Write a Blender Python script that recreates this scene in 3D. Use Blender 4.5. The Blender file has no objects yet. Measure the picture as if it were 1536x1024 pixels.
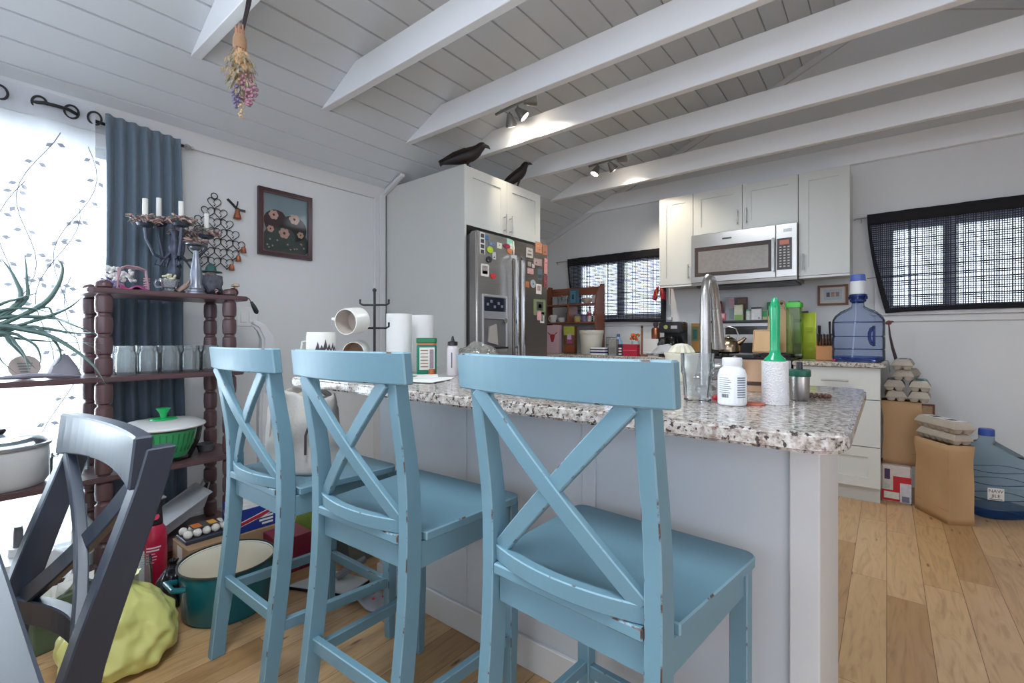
import bpy, bmesh, math, random
from mathutils import Vector, Matrix, noise
R = random.Random(7)
SC = bpy.context.scene
COL = SC.collection
PI = math.pi
rad = math.radians

# ------------------------------------------------------------------ helpers
class MB:
    """collects shapes and links them as ONE mesh object"""
    def __init__(s):
        s.bm = bmesh.new(); s.mi = 0; s.M = Matrix.Identity(4)
    def v(s, p):
        return s.bm.verts.new(s.M @ Vector(p))
    def f(s, vs):
        try:
            fc = s.bm.faces.new(vs); fc.material_index = s.mi; return fc
        except ValueError:
            return None
    def box(s, x0, x1, y0, y1, z0, z1):
        a = [s.v((x, y, z)) for z in (z0, z1) for y in (y0, y1) for x in (x0, x1)]
        for q in ((0,2,3,1),(4,5,7,6),(0,1,5,4),(2,6,7,3),(0,4,6,2),(1,3,7,5)):
            s.f([a[i] for i in q])
        return s
    def rings(s, rings, caps=True, closed=False):
        rv = [[s.v(p) for p in r] for r in rings]
        n = len(rv[0]); m = len(rv)
        for i in range(m if closed else m-1):
            a, b = rv[i], rv[(i+1) % m]
            for j in range(n):
                s.f([a[j], a[(j+1) % n], b[(j+1) % n], b[j]])
        if caps and not closed:
            s.f(rv[0][::-1]); s.f(rv[-1])
        return s
    def lathe(s, prof, n=20, c=(0,0,0), sx=1, sy=1, caps=True):
        rr = []
        for r, z in prof:
            r = max(r, 1e-4)
            rr.append([(c[0]+r*sx*math.cos(2*PI*j/n), c[1]+r*sy*math.sin(2*PI*j/n), c[2]+z) for j in range(n)])
        return s.rings(rr, caps)
    def tube(s, pts, r, n=8, closed=False, flat=1.0):
        P = [Vector(p) for p in pts]; m = len(P)
        rr = r if isinstance(r, (list, tuple)) else [r]*m
        up = None; rings = []
        for i in range(m):
            if closed: d = P[(i+1) % m]-P[i-1]
            else: d = P[min(i+1, m-1)]-P[max(i-1, 0)]
            if d.length < 1e-9: d = Vector((0,0,1))
            d.normalize()
            if up is None:
                up = Vector((0,0,1)) if abs(d.z) < .9 else Vector((1,0,0))
            a = d.cross(up)
            if a.length < 1e-5: a = d.orthogonal()
            a.normalize(); b = a.cross(d).normalized(); up = b
            q = max(rr[i], 2e-4)
            rings.append([P[i]+a*(q*math.cos(2*PI*j/n))+b*(q*flat*math.sin(2*PI*j/n)) for j in range(n)])
        return s.rings(rings, True, closed)
    def cyl(s, a, b, r0, r1=None, n=14):
        return s.tube([a, b], [r0, r0 if r1 is None else r1], n)
    def bar(s, a, b, w, h, up=(0,0,1)):
        """square bar a->b, w across, h along up"""
        a = Vector(a); b = Vector(b); d = (b-a).normalized(); u = Vector(up)
        x = d.cross(u).normalized(); u = x.cross(d).normalized()
        rs = [[p+x*sx*w/2+u*su*h/2 for sx, su in ((-1,-1),(1,-1),(1,1),(-1,1))] for p in (a, b)]
        return s.rings(rs)
    def sweep(s, pts, w, h, up=(0,0,1)):
        """square section along a path; w, h numbers or lists"""
        P = [Vector(p) for p in pts]; m = len(P); rs = []
        for i, p in enumerate(P):
            d = (P[min(i+1, m-1)]-P[max(i-1, 0)]).normalized(); u = Vector(up)
            x = d.cross(u).normalized(); u = x.cross(d).normalized()
            ww = w[i] if isinstance(w, list) else w; hh = h[i] if isinstance(h, list) else h
            rs.append([p+x*sx*ww/2+u*su*hh/2 for sx, su in ((-1,-1),(1,-1),(1,1),(-1,1))])
        return s.rings(rs)
    def prism(s, poly, z0, z1):
        a = [s.v((x, y, z0)) for x, y in poly]; b = [s.v((x, y, z1)) for x, y in poly]; n = len(a)
        for j in range(n): s.f([a[j], a[(j+1) % n], b[(j+1) % n], b[j]])
        s.f(a[::-1]); s.f(b); return s
    def ball(s, c, r, n=14, m=9):
        rx, ry, rz = r if isinstance(r, (tuple, list)) else (r, r, r)
        rs = []
        for i in range(m+1):
            t = PI*i/m; q = max(math.sin(t), 1e-3)
            rs.append([(c[0]+rx*q*math.cos(2*PI*j/n), c[1]+ry*q*math.sin(2*PI*j/n), c[2]-rz*math.cos(t)) for j in range(n)])
        return s.rings(rs)
    def sheet(s, fn, nu, nv, closed_u=False):
        g = [[s.v(fn(i/nu, j/nv)) for i in range(nu+(0 if closed_u else 1))] for j in range(nv+1)]
        w = len(g[0])
        for j in range(nv):
            for i in range(w if closed_u else w-1):
                s.f([g[j][i], g[j][(i+1) % w], g[j+1][(i+1) % w], g[j+1][i]])
        return s
    def wall(s, axis, p, t, u0, u1, z0, z1, holes):
        """wall panel with rectangular holes; axis 'x' = plane x=p (u is y), thickness t"""
        us = sorted({u0, u1, *[h[0] for h in holes], *[h[1] for h in holes]})
        zs = sorted({z0, z1, *[h[2] for h in holes], *[h[3] for h in holes]})
        for i in range(len(us)-1):
            for j in range(len(zs)-1):
                a, b, c, d = us[i], us[i+1], zs[j], zs[j+1]
                if any(h[0] <= a and b <= h[1] and h[2] <= c and d <= h[3] for h in holes): continue
                lo, hi = min(p, p+t), max(p, p+t)
                if axis == 'x': s.box(lo, hi, a, b, c, d)
                else: s.box(a, b, lo, hi, c, d)
        return s
    def build(s, name, mat, parent=None, smooth=True, bevel=0, seg=1, wear=False, solid=0, sub=0, at=None, rz=0, fix=True, ang=38):
        bm = s.bm
        if fix: bmesh.ops.recalc_face_normals(bm, faces=bm.faces)
        mats = list(mat) if isinstance(mat, (list, tuple)) else [mat]
        if bevel:
            eds = [e for e in bm.edges if len(e.link_faces) == 2 and e.calc_face_angle(0) > .6]
            if eds:
                bmesh.ops.bevel(bm, geom=eds, offset=bevel, segments=seg, affect='EDGES', clamp_overlap=True,
                                material=(1 if wear else -1))
        lim = rad(ang)
        for fc in bm.faces: fc.smooth = smooth
        if smooth:
            for e in bm.edges:
                if len(e.link_faces) == 2 and e.calc_face_angle(0) > lim: e.smooth = False
        me = bpy.data.meshes.new(name); bm.to_mesh(me); bm.free()
        for m in mats: me.materials.append(m)
        o = bpy.data.objects.new(name, me); COL.objects.link(o)
        if parent is not None: o.parent = parent
        if at is not None: o.location = at
        if rz: o.rotation_euler = (0, 0, rz)
        if solid:
            md = o.modifiers.new('Solidify', 'SOLIDIFY'); md.thickness = solid; md.offset = 0
        if sub:
            md = o.modifiers.new('Subsurf', 'SUBSURF'); md.levels = sub; md.render_levels = sub
        return o

def tag(o, label, cat, group=None):
    o['label'] = label; o['category'] = cat
    if group: o['group'] = group
    return o
def struct(o):
    o['kind'] = 'structure'; return o
def thing(name, label, cat, loc=(0,0,0), rz=0, group=None, rot=None):
    o = bpy.data.objects.new(name, None); COL.objects.link(o)
    o.empty_display_size = .05; o.location = loc
    o.rotation_euler = rot if rot else (0, 0, rz)
    return tag(o, label, cat, group)
def dup(root, loc, rz=None, label=None, group=None, rot=None):
    r = root.copy(); COL.objects.link(r); r.location = loc
    if rz is not None: r.rotation_euler = (0, 0, rz)
    if rot is not None: r.rotation_euler = rot
    if label: r['label'] = label
    if group: r['group'] = group
    def kids(a, b):
        for ch in list(a.children):
            c = ch.copy(); COL.objects.link(c); c.parent = b; kids(ch, c)
    kids(root, r); return r
def text(name, body, size, mat, parent, loc, rot, ext=.0004, align='CENTER', sx=1):
    cu = bpy.data.curves.new(name, 'FONT'); cu.body = body; cu.size = size; cu.extrude = ext
    cu.align_x = align; cu.align_y = 'CENTER'
    cu.materials.append(mat)
    tmp = bpy.data.objects.new(name, cu); me = bpy.data.meshes.new_from_object(tmp); bpy.data.objects.remove(tmp); bpy.data.curves.remove(cu)
    o = bpy.data.objects.new(name, me); COL.objects.link(o); o.parent = parent
    o.location = loc; o.rotation_euler = rot; o.scale = (sx, 1, 1); return o

# ------------------------------------------------------------------ materials
def lin(c):
    return tuple((x/255/12.92 if x/255 <= .04045 else ((x/255+.055)/1.055)**2.4) for x in c[:3])
def nodes(name):
    m = bpy.data.materials.new(name); m.use_nodes = True
    nt = m.node_tree; b = nt.nodes['Principled BSDF']
    return m, nt, b
def N(nt, typ, **kw):
    n = nt.nodes.new(typ)
    for k, v in kw.items():
        if k.startswith('_'): setattr(n, k[1:], v)
        else: n.inputs[k.replace('__', ' ')].default_value = v
    return n
def coords(nt, sc=(1,1,1), rot=(0,0,0)):
    t = nt.nodes.new('ShaderNodeTexCoord'); mp = nt.nodes.new('ShaderNodeMapping')
    mp.inputs['Scale'].default_value = sc; mp.inputs['Rotation'].default_value = rot
    nt.links.new(t.outputs['Object'], mp.inputs['Vector']); return mp.outputs['Vector']
def ramp(nt, fac, stops, interp='LINEAR'):
    r = nt.nodes.new('ShaderNodeValToRGB'); r.color_ramp.interpolation = interp
    e = r.color_ramp.elements
    while len(e) < len(stops): e.new(.5)
    for i, (p, c) in enumerate(stops):
        e[i].position = p; e[i].color = (*lin(c), 1)
    nt.links.new(fac, r.inputs['Fac']); return r.outputs['Color']
def mixc(nt, fac, a, b, mode='MIX'):
    m = nt.nodes.new('ShaderNodeMix'); m.data_type = 'RGBA'; m.blend_type = mode
    for sock, val in ((m.inputs[0], fac), (m.inputs[6], a), (m.inputs[7], b)):
        if hasattr(val, 'links') or isinstance(val, bpy.types.NodeSocket): nt.links.new(val, sock)
        elif isinstance(val, (int, float)): sock.default_value = val
        else: sock.default_value = (*val, 1)
    return m.outputs[2]
_cache = {}
def M(name, col, rough=.5, metal=0., var=.06, scale=14., bump=0., sc=(1,1,1), emit=0, spec=.5, trans=0, alpha=1, sheen=0, bscale=None):
    if name in _cache: return _cache[name]
    m, nt, b = nodes(name)
    v = coords(nt, sc)
    n = N(nt, 'ShaderNodeTexNoise', Scale=scale, Detail=4.)
    nt.links.new(v, n.inputs['Vector'])
    c = lin(col); k0 = tuple(max(0, x*(1-var)) for x in c); k1 = tuple(min(1, x*(1+var)) for x in c)
    nt.links.new(mixc(nt, n.outputs['Fac'], k0, k1), b.inputs['Base Color'])
    b.inputs['Roughness'].default_value = rough; b.inputs['Metallic'].default_value = metal
    b.inputs['Specular IOR Level'].default_value = spec
    if trans: b.inputs['Transmission Weight'].default_value = trans
    if alpha < 1: b.inputs['Alpha'].default_value = alpha
    if sheen: b.inputs['Sheen Weight'].default_value = sheen
    if emit:
        b.inputs['Emission Color'].default_value = (*c, 1); b.inputs['Emission Strength'].default_value = emit
    if bump:
        bn = N(nt, 'ShaderNodeTexNoise', Scale=bscale or scale*3, Detail=3.)
        nt.links.new(v, bn.inputs['Vector'])
        bp = N(nt, 'ShaderNodeBump', Strength=bump, Distance=.01)
        nt.links.new(bn.outputs['Fac'], bp.inputs['Height']); nt.links.new(bp.outputs['Normal'], b.inputs['Normal'])
    _cache[name] = m; return m
def glass(name, tint=(255,255,255), refl=.9, haze=.0, hz=(230,235,240), edge=.25):
    """thin clear glass or plastic: tinted see-through plus a mirror-like skin"""
    if name in _cache: return _cache[name]
    m = bpy.data.materials.new(name); m.use_nodes = True; nt = m.node_tree
    nt.nodes.remove(nt.nodes['Principled BSDF']); out = nt.nodes['Material Output']
    t = nt.nodes.new('ShaderNodeBsdfTransparent'); g = nt.nodes.new('ShaderNodeBsdfGlossy'); g.inputs['Roughness'].default_value = .06
    lw = nt.nodes.new('ShaderNodeLayerWeight'); lw.inputs['Blend'].default_value = edge
    nz = N(nt, 'ShaderNodeTexNoise', Scale=9.); nt.links.new(coords(nt), nz.inputs['Vector'])
    c = lin(tint)
    nt.links.new(mixc(nt, nz.outputs['Fac'], tuple(x*.97 for x in c), c), t.inputs['Color'])
    g.inputs['Color'].default_value = (refl, refl, refl, 1)
    last = t.outputs[0]
    if haze:
        d0 = nt.nodes.new('ShaderNodeBsdfDiffuse'); d0.inputs['Color'].default_value = (*lin(hz), 1)
        d1 = nt.nodes.new('ShaderNodeBsdfTranslucent'); d1.inputs['Color'].default_value = (*lin(hz), 1)
        d = nt.nodes.new('ShaderNodeMixShader'); d.inputs[0].default_value = .5; nt.links.new(d0.outputs[0], d.inputs[1]); nt.links.new(d1.outputs[0], d.inputs[2])
        x = nt.nodes.new('ShaderNodeMixShader'); x.inputs[0].default_value = haze
        nt.links.new(last, x.inputs[1]); nt.links.new(d.outputs[0], x.inputs[2]); last = x.outputs[0]
    x = nt.nodes.new('ShaderNodeMixShader'); nt.links.new(lw.outputs['Fresnel'], x.inputs[0])
    nt.links.new(last, x.inputs[1]); nt.links.new(g.outputs[0], x.inputs[2])
    nt.links.new(x.outputs[0], out.inputs['Surface'])
    _cache[name] = m; return m
def lightmat(name, col, s):
    m, nt, b = nodes(name); b.inputs['Base Color'].default_value = (1,1,1,1)
    b.inputs['Emission Color'].default_value = (*lin(col), 1); b.inputs['Emission Strength'].default_value = s
    return m

def floor_mat():
    m, nt, b = nodes('maple_planks')
    t = nt.nodes.new('ShaderNodeTexCoord'); sp = nt.nodes.new('ShaderNodeSeparateXYZ'); cb = nt.nodes.new('ShaderNodeCombineXYZ')
    nt.links.new(t.outputs['Object'], sp.inputs[0])
    d_ = nt.nodes.new('ShaderNodeMath'); d_.operation = 'DIVIDE'; d_.inputs[1].default_value = .124; nt.links.new(sp.outputs['X'], d_.inputs[0])
    fl_ = nt.nodes.new('ShaderNodeMath'); fl_.operation = 'FLOOR'; nt.links.new(d_.outputs[0], fl_.inputs[0])
    wn = nt.nodes.new('ShaderNodeTexWhiteNoise'); wn.noise_dimensions = '1D'; nt.links.new(fl_.outputs[0], wn.inputs['W'])
    ma = nt.nodes.new('ShaderNodeMath'); ma.operation = 'MULTIPLY_ADD'; ma.inputs[1].default_value = 4.3; nt.links.new(wn.outputs['Value'], ma.inputs[0]); nt.links.new(sp.outputs['Y'], ma.inputs[2])
    nt.links.new(ma.outputs[0], cb.inputs['X']); nt.links.new(sp.outputs['X'], cb.inputs['Y'])
    br = nt.nodes.new('ShaderNodeTexBrick'); br.offset = 0; br.offset_frequency = 1; br.squash = 1
    br.inputs['Scale'].default_value = 1; br.inputs['Brick Width'].default_value = .83; br.inputs['Row Height'].default_value = .124
    br.inputs['Mortar Size'].default_value = .0011; br.inputs['Mortar Smooth'].default_value = .3
    br.inputs['Color1'].default_value = (0,0,0,1); br.inputs['Color2'].default_value = (1,1,1,1); br.inputs['Mortar'].default_value = (.5,.5,.5,1)
    nt.links.new(cb.outputs[0], br.inputs['Vector'])
    base = ramp(nt, br.outputs['Color'], [(0,(176,136,92)), (.3,(196,158,112)), (.7,(208,172,128)), (1,(184,146,106))])
    mp = nt.nodes.new('ShaderNodeMapping'); mp.inputs['Scale'].default_value = (1.7, 13, 1)
    nt.links.new(cb.outputs[0], mp.inputs['Vector'])
    # each plank gets grain of its own
    add = nt.nodes.new('ShaderNodeVectorMath'); add.operation = 'ADD'
    mul = nt.nodes.new('ShaderNodeVectorMath'); mul.operation = 'SCALE'; mul.inputs['Scale'].default_value = 13.
    nt.links.new(br.outputs['Color'], mul.inputs[0]); nt.links.new(mp.outputs[0], add.inputs[0]); nt.links.new(mul.outputs[0], add.inputs[1])
    g = N(nt, 'ShaderNodeTexNoise', Scale=1.6, Detail=5., Distortion=2.6); nt.links.new(add.outputs[0], g.inputs['Vector'])
    gr = ramp(nt, g.outputs['Fac'], [(.28,(176,156,138)), (.5,(238,234,230)), (.72,(255,255,255))])
    c1 = mixc(nt, .55, base, gr, 'MULTIPLY')
    mp2 = nt.nodes.new('ShaderNodeMapping'); mp2.inputs['Scale'].default_value = (2.2, 9, 1)
    nt.links.new(cb.outputs[0], mp2.inputs['Vector'])
    vo = N(nt, 'ShaderNodeTexVoronoi', Scale=1.5); nt.links.new(mp2.outputs[0], vo.inputs['Vector'])
    kn = ramp(nt, vo.outputs['Distance'], [(.0,(255,255,255)), (.06,(210,210,210)), (.10,(0,0,0))])
    c2 = mixc(nt, kn, c1, lin((80,52,36)))
    c3 = mixc(nt, br.outputs['Fac'], c2, lin((92,66,46)))
    nt.links.new(c3, b.inputs['Base Color'])
    b.inputs['Roughness'].default_value = .36
    bp = N(nt, 'ShaderNodeBump', Strength=.25, Distance=.004); nt.links.new(br.outputs['Fac'], bp.inputs['Height']); bp.invert = True
    nt.links.new(bp.outputs['Normal'], b.inputs['Normal'])
    return m
def granite_mat(name, light=(196,190,184)):
    m, nt, b = nodes(name); v = coords(nt)
    n1 = N(nt, 'ShaderNodeTexNoise', Scale=70., Detail=6., Roughness=.7); nt.links.new(v, n1.inputs['Vector'])
    c = ramp(nt, n1.outputs['Fac'], [(.34,(112,100,92)), (.46,(168,158,150)), (.56,light), (.75,(222,219,214))])
    vo = N(nt, 'ShaderNodeTexVoronoi', Scale=150.); nt.links.new(v, vo.inputs['Vector'])
    n2 = N(nt, 'ShaderNodeTexNoise', Scale=105., Detail=3.); nt.links.new(v, n2.inputs['Vector'])
    k = ramp(nt, n2.outputs['Fac'], [(.57,(0,0,0)), (.62,(255,255,255))])
    c = mixc(nt, k, c, lin((70,60,58)))
    n3 = N(nt, 'ShaderNodeTexNoise', Scale=48., Detail=4.); nt.links.new(v, n3.inputs['Vector'])
    k3 = ramp(nt, n3.outputs['Fac'], [(.62,(0,0,0)), (.68,(200,200,200))])
    c = mixc(nt, k3, c, lin((128,92,84)))
    kv = ramp(nt, vo.outputs['Distance'], [(.12,(120,120,120)), (.3,(0,0,0))])
    c = mixc(nt, kv, c, lin((230,228,224)))
    nt.links.new(c, b.inputs['Base Color']); b.inputs['Roughness'].default_value = .12
    return m
def wear_mat(name, paint, bare, amount=.56):
    """worn edge of a painted thing: paint rubbed through in patches"""
    m, nt, b = nodes(name); v = coords(nt)
    n = N(nt, 'ShaderNodeTexNoise', Scale=16., Detail=6., Roughness=.7); nt.links.new(v, n.inputs['Vector'])
    k = ramp(nt, n.outputs['Fac'], [(amount-.03,(0,0,0)), (amount+.02,(255,255,255))])
    nt.links.new(mixc(nt, k, lin(paint), lin(bare)), b.inputs['Base Color']); b.inputs['Roughness'].default_value = .5
    return m
def brushed(name, col, rough=.3, axis=(2,2,120)):
    if name in _cache: return _cache[name]
    m, nt, b = nodes(name); v = coords(nt, axis)
    n = N(nt, 'ShaderNodeTexNoise', Scale=3., Detail=5.); nt.links.new(v, n.inputs['Vector'])
    c = lin(col)
    nt.links.new(mixc(nt, n.outputs['Fac'], tuple(x*.85 for x in c), tuple(min(1,x*1.12) for x in c)), b.inputs['Base Color'])
    b.inputs['Metallic'].default_value = 1; b.inputs['Roughness'].default_value = rough
    _cache[name] = m; return m
def weave_mat(name, col, open_=.5, sx=900, sz=900, axis=0):
    """open weave cloth: threads with gaps between them"""
    m = bpy.data.materials.new(name); m.use_nodes = True; nt = m.node_tree
    b = nt.nodes['Principled BSDF']; out = nt.nodes['Material Output']
    v = coords(nt); sp = nt.nodes.new('ShaderNodeSeparateXYZ'); nt.links.new(v, sp.inputs[0])
    def stripes(sock, k, seed):
        nz = N(nt, 'ShaderNodeTexNoise', Scale=k*.11, Detail=1.); nz.noise_dimensions = '1D'
        nt.links.new(sock, nz.inputs['W'])
        a1 = nt.nodes.new('ShaderNodeMath'); a1.operation = 'MULTIPLY'; a1.inputs[1].default_value = k; nt.links.new(sock, a1.inputs[0])
        a2 = nt.nodes.new('ShaderNodeMath'); a2.operation = 'SINE'; nt.links.new(a1.outputs[0], a2.inputs[0])
        a3 = nt.nodes.new('ShaderNodeMath'); a3.operation = 'MULTIPLY_ADD'; a3.inputs[1].default_value = .30; nt.links.new(a2.outputs[0], a3.inputs[0]); nt.links.new(nz.outputs['Fac'], a3.inputs[2])
        return a3.outputs[0]
    a = stripes(sp.outputs[axis], sx, 0); z = stripes(sp.outputs['Z'], sz, 1)
    mx = nt.nodes.new('ShaderNodeMath'); mx.operation = 'MAXIMUM'; nt.links.new(a, mx.inputs[0]); nt.links.new(z, mx.inputs[1])
    k = ramp(nt, mx.outputs[0], [(open_-.05,(0,0,0)), (open_+.06,(255,255,255))])
    b.inputs['Base Color'].default_value = (*lin(col), 1); b.inputs['Roughness'].default_value = .9
    t = nt.nodes.new('ShaderNodeBsdfTransparent'); x = nt.nodes.new('ShaderNodeMixShader')
    nt.links.new(k, x.inputs[0]); nt.links.new(t.outputs[0], x.inputs[1]); nt.links.new(b.outputs[0], x.inputs[2])
    nt.links.new(x.outputs[0], out.inputs['Surface'])
    return m
def cloth_mat(name, col, opacity, trans_col=None, transl=.5):
    """thin sheer cloth: part see-through, part glowing with light from behind"""
    m = bpy.data.materials.new(name); m.use_nodes = True; nt = m.node_tree
    nt.nodes.remove(nt.nodes['Principled BSDF']); out = nt.nodes['Material Output']
    d = nt.nodes.new('ShaderNodeBsdfDiffuse'); tl = nt.nodes.new('ShaderNodeBsdfTranslucent'); t = nt.nodes.new('ShaderNodeBsdfTransparent')
    nz = N(nt, 'ShaderNodeTexNoise', Scale=60.); nt.links.new(coords(nt, (1,1,.2)), nz.inputs['Vector'])
    c = lin(col); cc = mixc(nt, nz.outputs['Fac'], tuple(x*.9 for x in c), c)
    nt.links.new(cc, d.inputs['Color']); nt.links.new(cc, tl.inputs['Color'])
    x = nt.nodes.new('ShaderNodeMixShader'); x.inputs[0].default_value = transl
    nt.links.new(d.outputs[0], x.inputs[1]); nt.links.new(tl.outputs[0], x.inputs[2])
    y = nt.nodes.new('ShaderNodeMixShader'); y.inputs[0].default_value = opacity
    nt.links.new(t.outputs[0], y.inputs[1]); nt.links.new(x.outputs[0], y.inputs[2])
    nt.links.new(y.outputs[0], out.inputs['Surface']); return m

WALL = M('wall_paint', (216,217,217), .75, var=.02, scale=3)
WALLC = M('ceiling_paint', (212,217,221), .6, var=.02, scale=5)
BEAM = M('beam_paint', (232,234,236), .55, var=.02, scale=6, bump=.05)
TRIM = M('trim_paint', (212,212,212), .45, var=.02)
WHITE = M('white_lacquer', (200,201,196), .35, var=.015)
PANEL = M('island_paint', (198,202,206), .42, var=.02, scale=3)
BLUE = M('duck_egg_paint', (106,142,157), .42, var=.07, scale=9)
BLUEW = wear_mat('duck_egg_worn', (122,156,170), (84,62,48), .60)
BLACKP = M('blue_black_paint', (50,56,68), .30, var=.1, scale=9)
BLACKW = wear_mat('blue_black_worn', (60,66,78), (150,150,152), .7)
DARKW = M('dark_walnut', (92,68,70), .32, var=.25, scale=8, sc=(1,1,.2))
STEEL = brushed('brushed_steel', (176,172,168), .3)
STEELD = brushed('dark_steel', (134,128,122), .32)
CHROME = M('chrome', (200,200,200), .12, 1, var=.03)
NICKEL = M('satin_nickel', (176,174,170), .28, 1, var=.04)
IRON = M('wrought_iron', (40,38,40), .5, .4, var=.15)
BLACKPL = M('black_plastic', (28,28,30), .35, var=.1)
GLASS = glass('clear_glass', (248,251,250))
GLASSW = glass('window_glass', (250,252,252), .8)
PAPER = M('white_paper', (226,224,220), .8, var=.04)
CARD = M('brown_kraft', (166,134,102), .8, var=.08, scale=6, bump=.05)
WOODL = M('pale_bamboo', (206,170,124), .5, var=.12, scale=6, sc=(6,6,.6))
WOODM = M('red_brown_wood', (132,78,56), .45, var=.2, scale=6, sc=(1,1,6))
GRAN = granite_mat('speckled_granite')
# ------------------------------------------------------------------ the setting
XL, YB, XR = -2.99, 4.38, 2.6
RX, SL, ZE = .06, .434, 2.15
def zc(x): return ZE+SL*((x-XL) if x <= RX else (2*RX-x-XL))
b = MB(); b.box(XL-.1, 3.2, -2.6, YB+.1, -.06, 0)
struct(b.build('floor', floor_mat(), smooth=False))
b = MB(); b.wall('x', XL, -.1, -2.6, YB+.1, 0, 2.3, [(-1.25, .60, .06, 1.98)])
struct(b.build('wall_left', WALL, smooth=False))
W2 = (-2.62, -1.66, 1.25, 1.86); W3 = (-.0, 1.35, 1.25, 1.88)
b = MB(); b.wall('y', YB, .1, XL-.1, 3.2, 0, 3.6, [W2, W3])
struct(b.build('wall_back', WALL, smooth=False))
b = MB(); b.wall('x', XR, .1, -.4, YB, 0, 2.4, [])  # unseen wall, its length set to cut light on the island end
struct(b.build('wall_right', WALL, smooth=False))
b = MB(); b.wall('y', -2.6, -.1, XL-.1, 3.2, 0, 3.6, [(-2.3, 2.2, 1.2, 2.25)])  # unseen wall added to cut light from the front, opening shaped for it
struct(b.build('wall_front', WALL, smooth=False))
# ceiling of painted boards with open joints
b = MB()
u = Vector((1, 0, SL)).normalized(); nrm = Vector((-SL, 0, 1)).normalized()
pitch = .1232*math.sqrt(1+SL*SL); L = (RX-XL)*math.sqrt(1+SL*SL)
def slope(side):
    k = 0
    prof = []
    while k*pitch < L+.01:
        a, e = k*pitch, min((k+1)*pitch, L)
        prof += [(a, .012), (a+.0022, .012), (a+.005, 0), (e-.005, 0), (e-.0022, .012)]
        k += 1
        if e >= L: break
    prof.append((L, .009)); prof += [(L, .06), (0, .06)]
    rr = []
    for y in (-2.6, YB+.1):
        ring = []
        for s_, h in prof:
            p = Vector((XL, 0, ZE))+u*s_+nrm*h
            x = p.x if side < 0 else 2*RX-p.x
            ring.append((x, y, p.z))
        rr.append(ring)
    b.rings(rr)
slope(-1)
struct(b.build('ceiling', WALLC, smooth=False))
b = MB(); slope(1)
struct(b.build('ceiling.001', WALLC, smooth=False))
# short butt joints between boards
# collar beams: each its own length of timber
ZB = 2.358
def beam(y, th=.045, z=ZB, h=.15):
    d = (z-ZE)/SL; x0 = XL+d; x1 = XL+(z+h-ZE)/SL
    xr0, xr1 = 2*RX-x0, 2*RX-x1
    m = MB(); m.M = Matrix(((1,0,0,0),(0,0,1,0),(0,1,0,0),(0,0,0,1)))
    m.prism([(x0, z), (xr0, z), (xr1, z+h), (x1, z+h)], y, y+th)
    return struct(m.build('trim_%d' % beam.k, BEAM, smooth=False, bevel=.003))
beam.k = 0
for y in (.759, 1.40, 1.996, 2.475, 3.07, 3.71):
    beam.k += 1; beam(y)
beam.k = 7; beam(YB-.045, .044)
# crown along the eaves, rake boards on the gable, casing
b = MB()
b.M = Matrix(((1,0,0,0),(0,0,1,0),(0,1,0,0),(0,0,0,1)))
b.prism([(XL+.001, ZE-.055), (XL+.018, ZE-.055), (XL+.024, ZE-.03), (XL+.05, ZE+.012), (XL+.06, ZE+.024), (XL+.001, ZE-.001)], -1.3, 2.17)
struct(b.build('trim_8', TRIM, bevel=.002))
b = MB()
b.M = Matrix(((1,0,0,0),(0,0,1,0),(0,1,0,0),(0,0,0,1)))
b.prism([(XL, ZE-.05), (RX, zc(RX)-.05), (2*RX-XL, ZE-.05), (2*RX-XL, ZE), (RX, zc(RX)), (XL, ZE)], YB-.022, YB-.001)
struct(b.build('trim_9', TRIM, smooth=False))
b = MB(); b.box(XL, XL+.035, 2.125, 2.168, 0, ZE-.01); b.box(XL, XL+.02, 2.08, 2.125, 0, ZE-.02)
struct(b.build('trim_10', TRIM, bevel=.003))
b = MB()
b.M = Matrix(((1,0,0,0),(0,0,1,0),(0,1,0,0),(0,0,0,1)))
b.prism([(XL+.01, ZE-.03), (XL+.25, ZE+.078), (XL+.25, ZE+.1), (XL+.01, ZE+.0)], 2.14, 2.176)
struct(b.build('trim_11', TRIM, bevel=.002))
# baseboards
b = MB(); b.box(XL, XL+.014, -2.6, 4.3, 0, .09); struct(b.build('baseboard_left', TRIM, smooth=False))
b = MB(); b.box(.02, XR, YB-.014, YB, 0, .09); struct(b.build('baseboard_back', TRIM, smooth=False))

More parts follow.
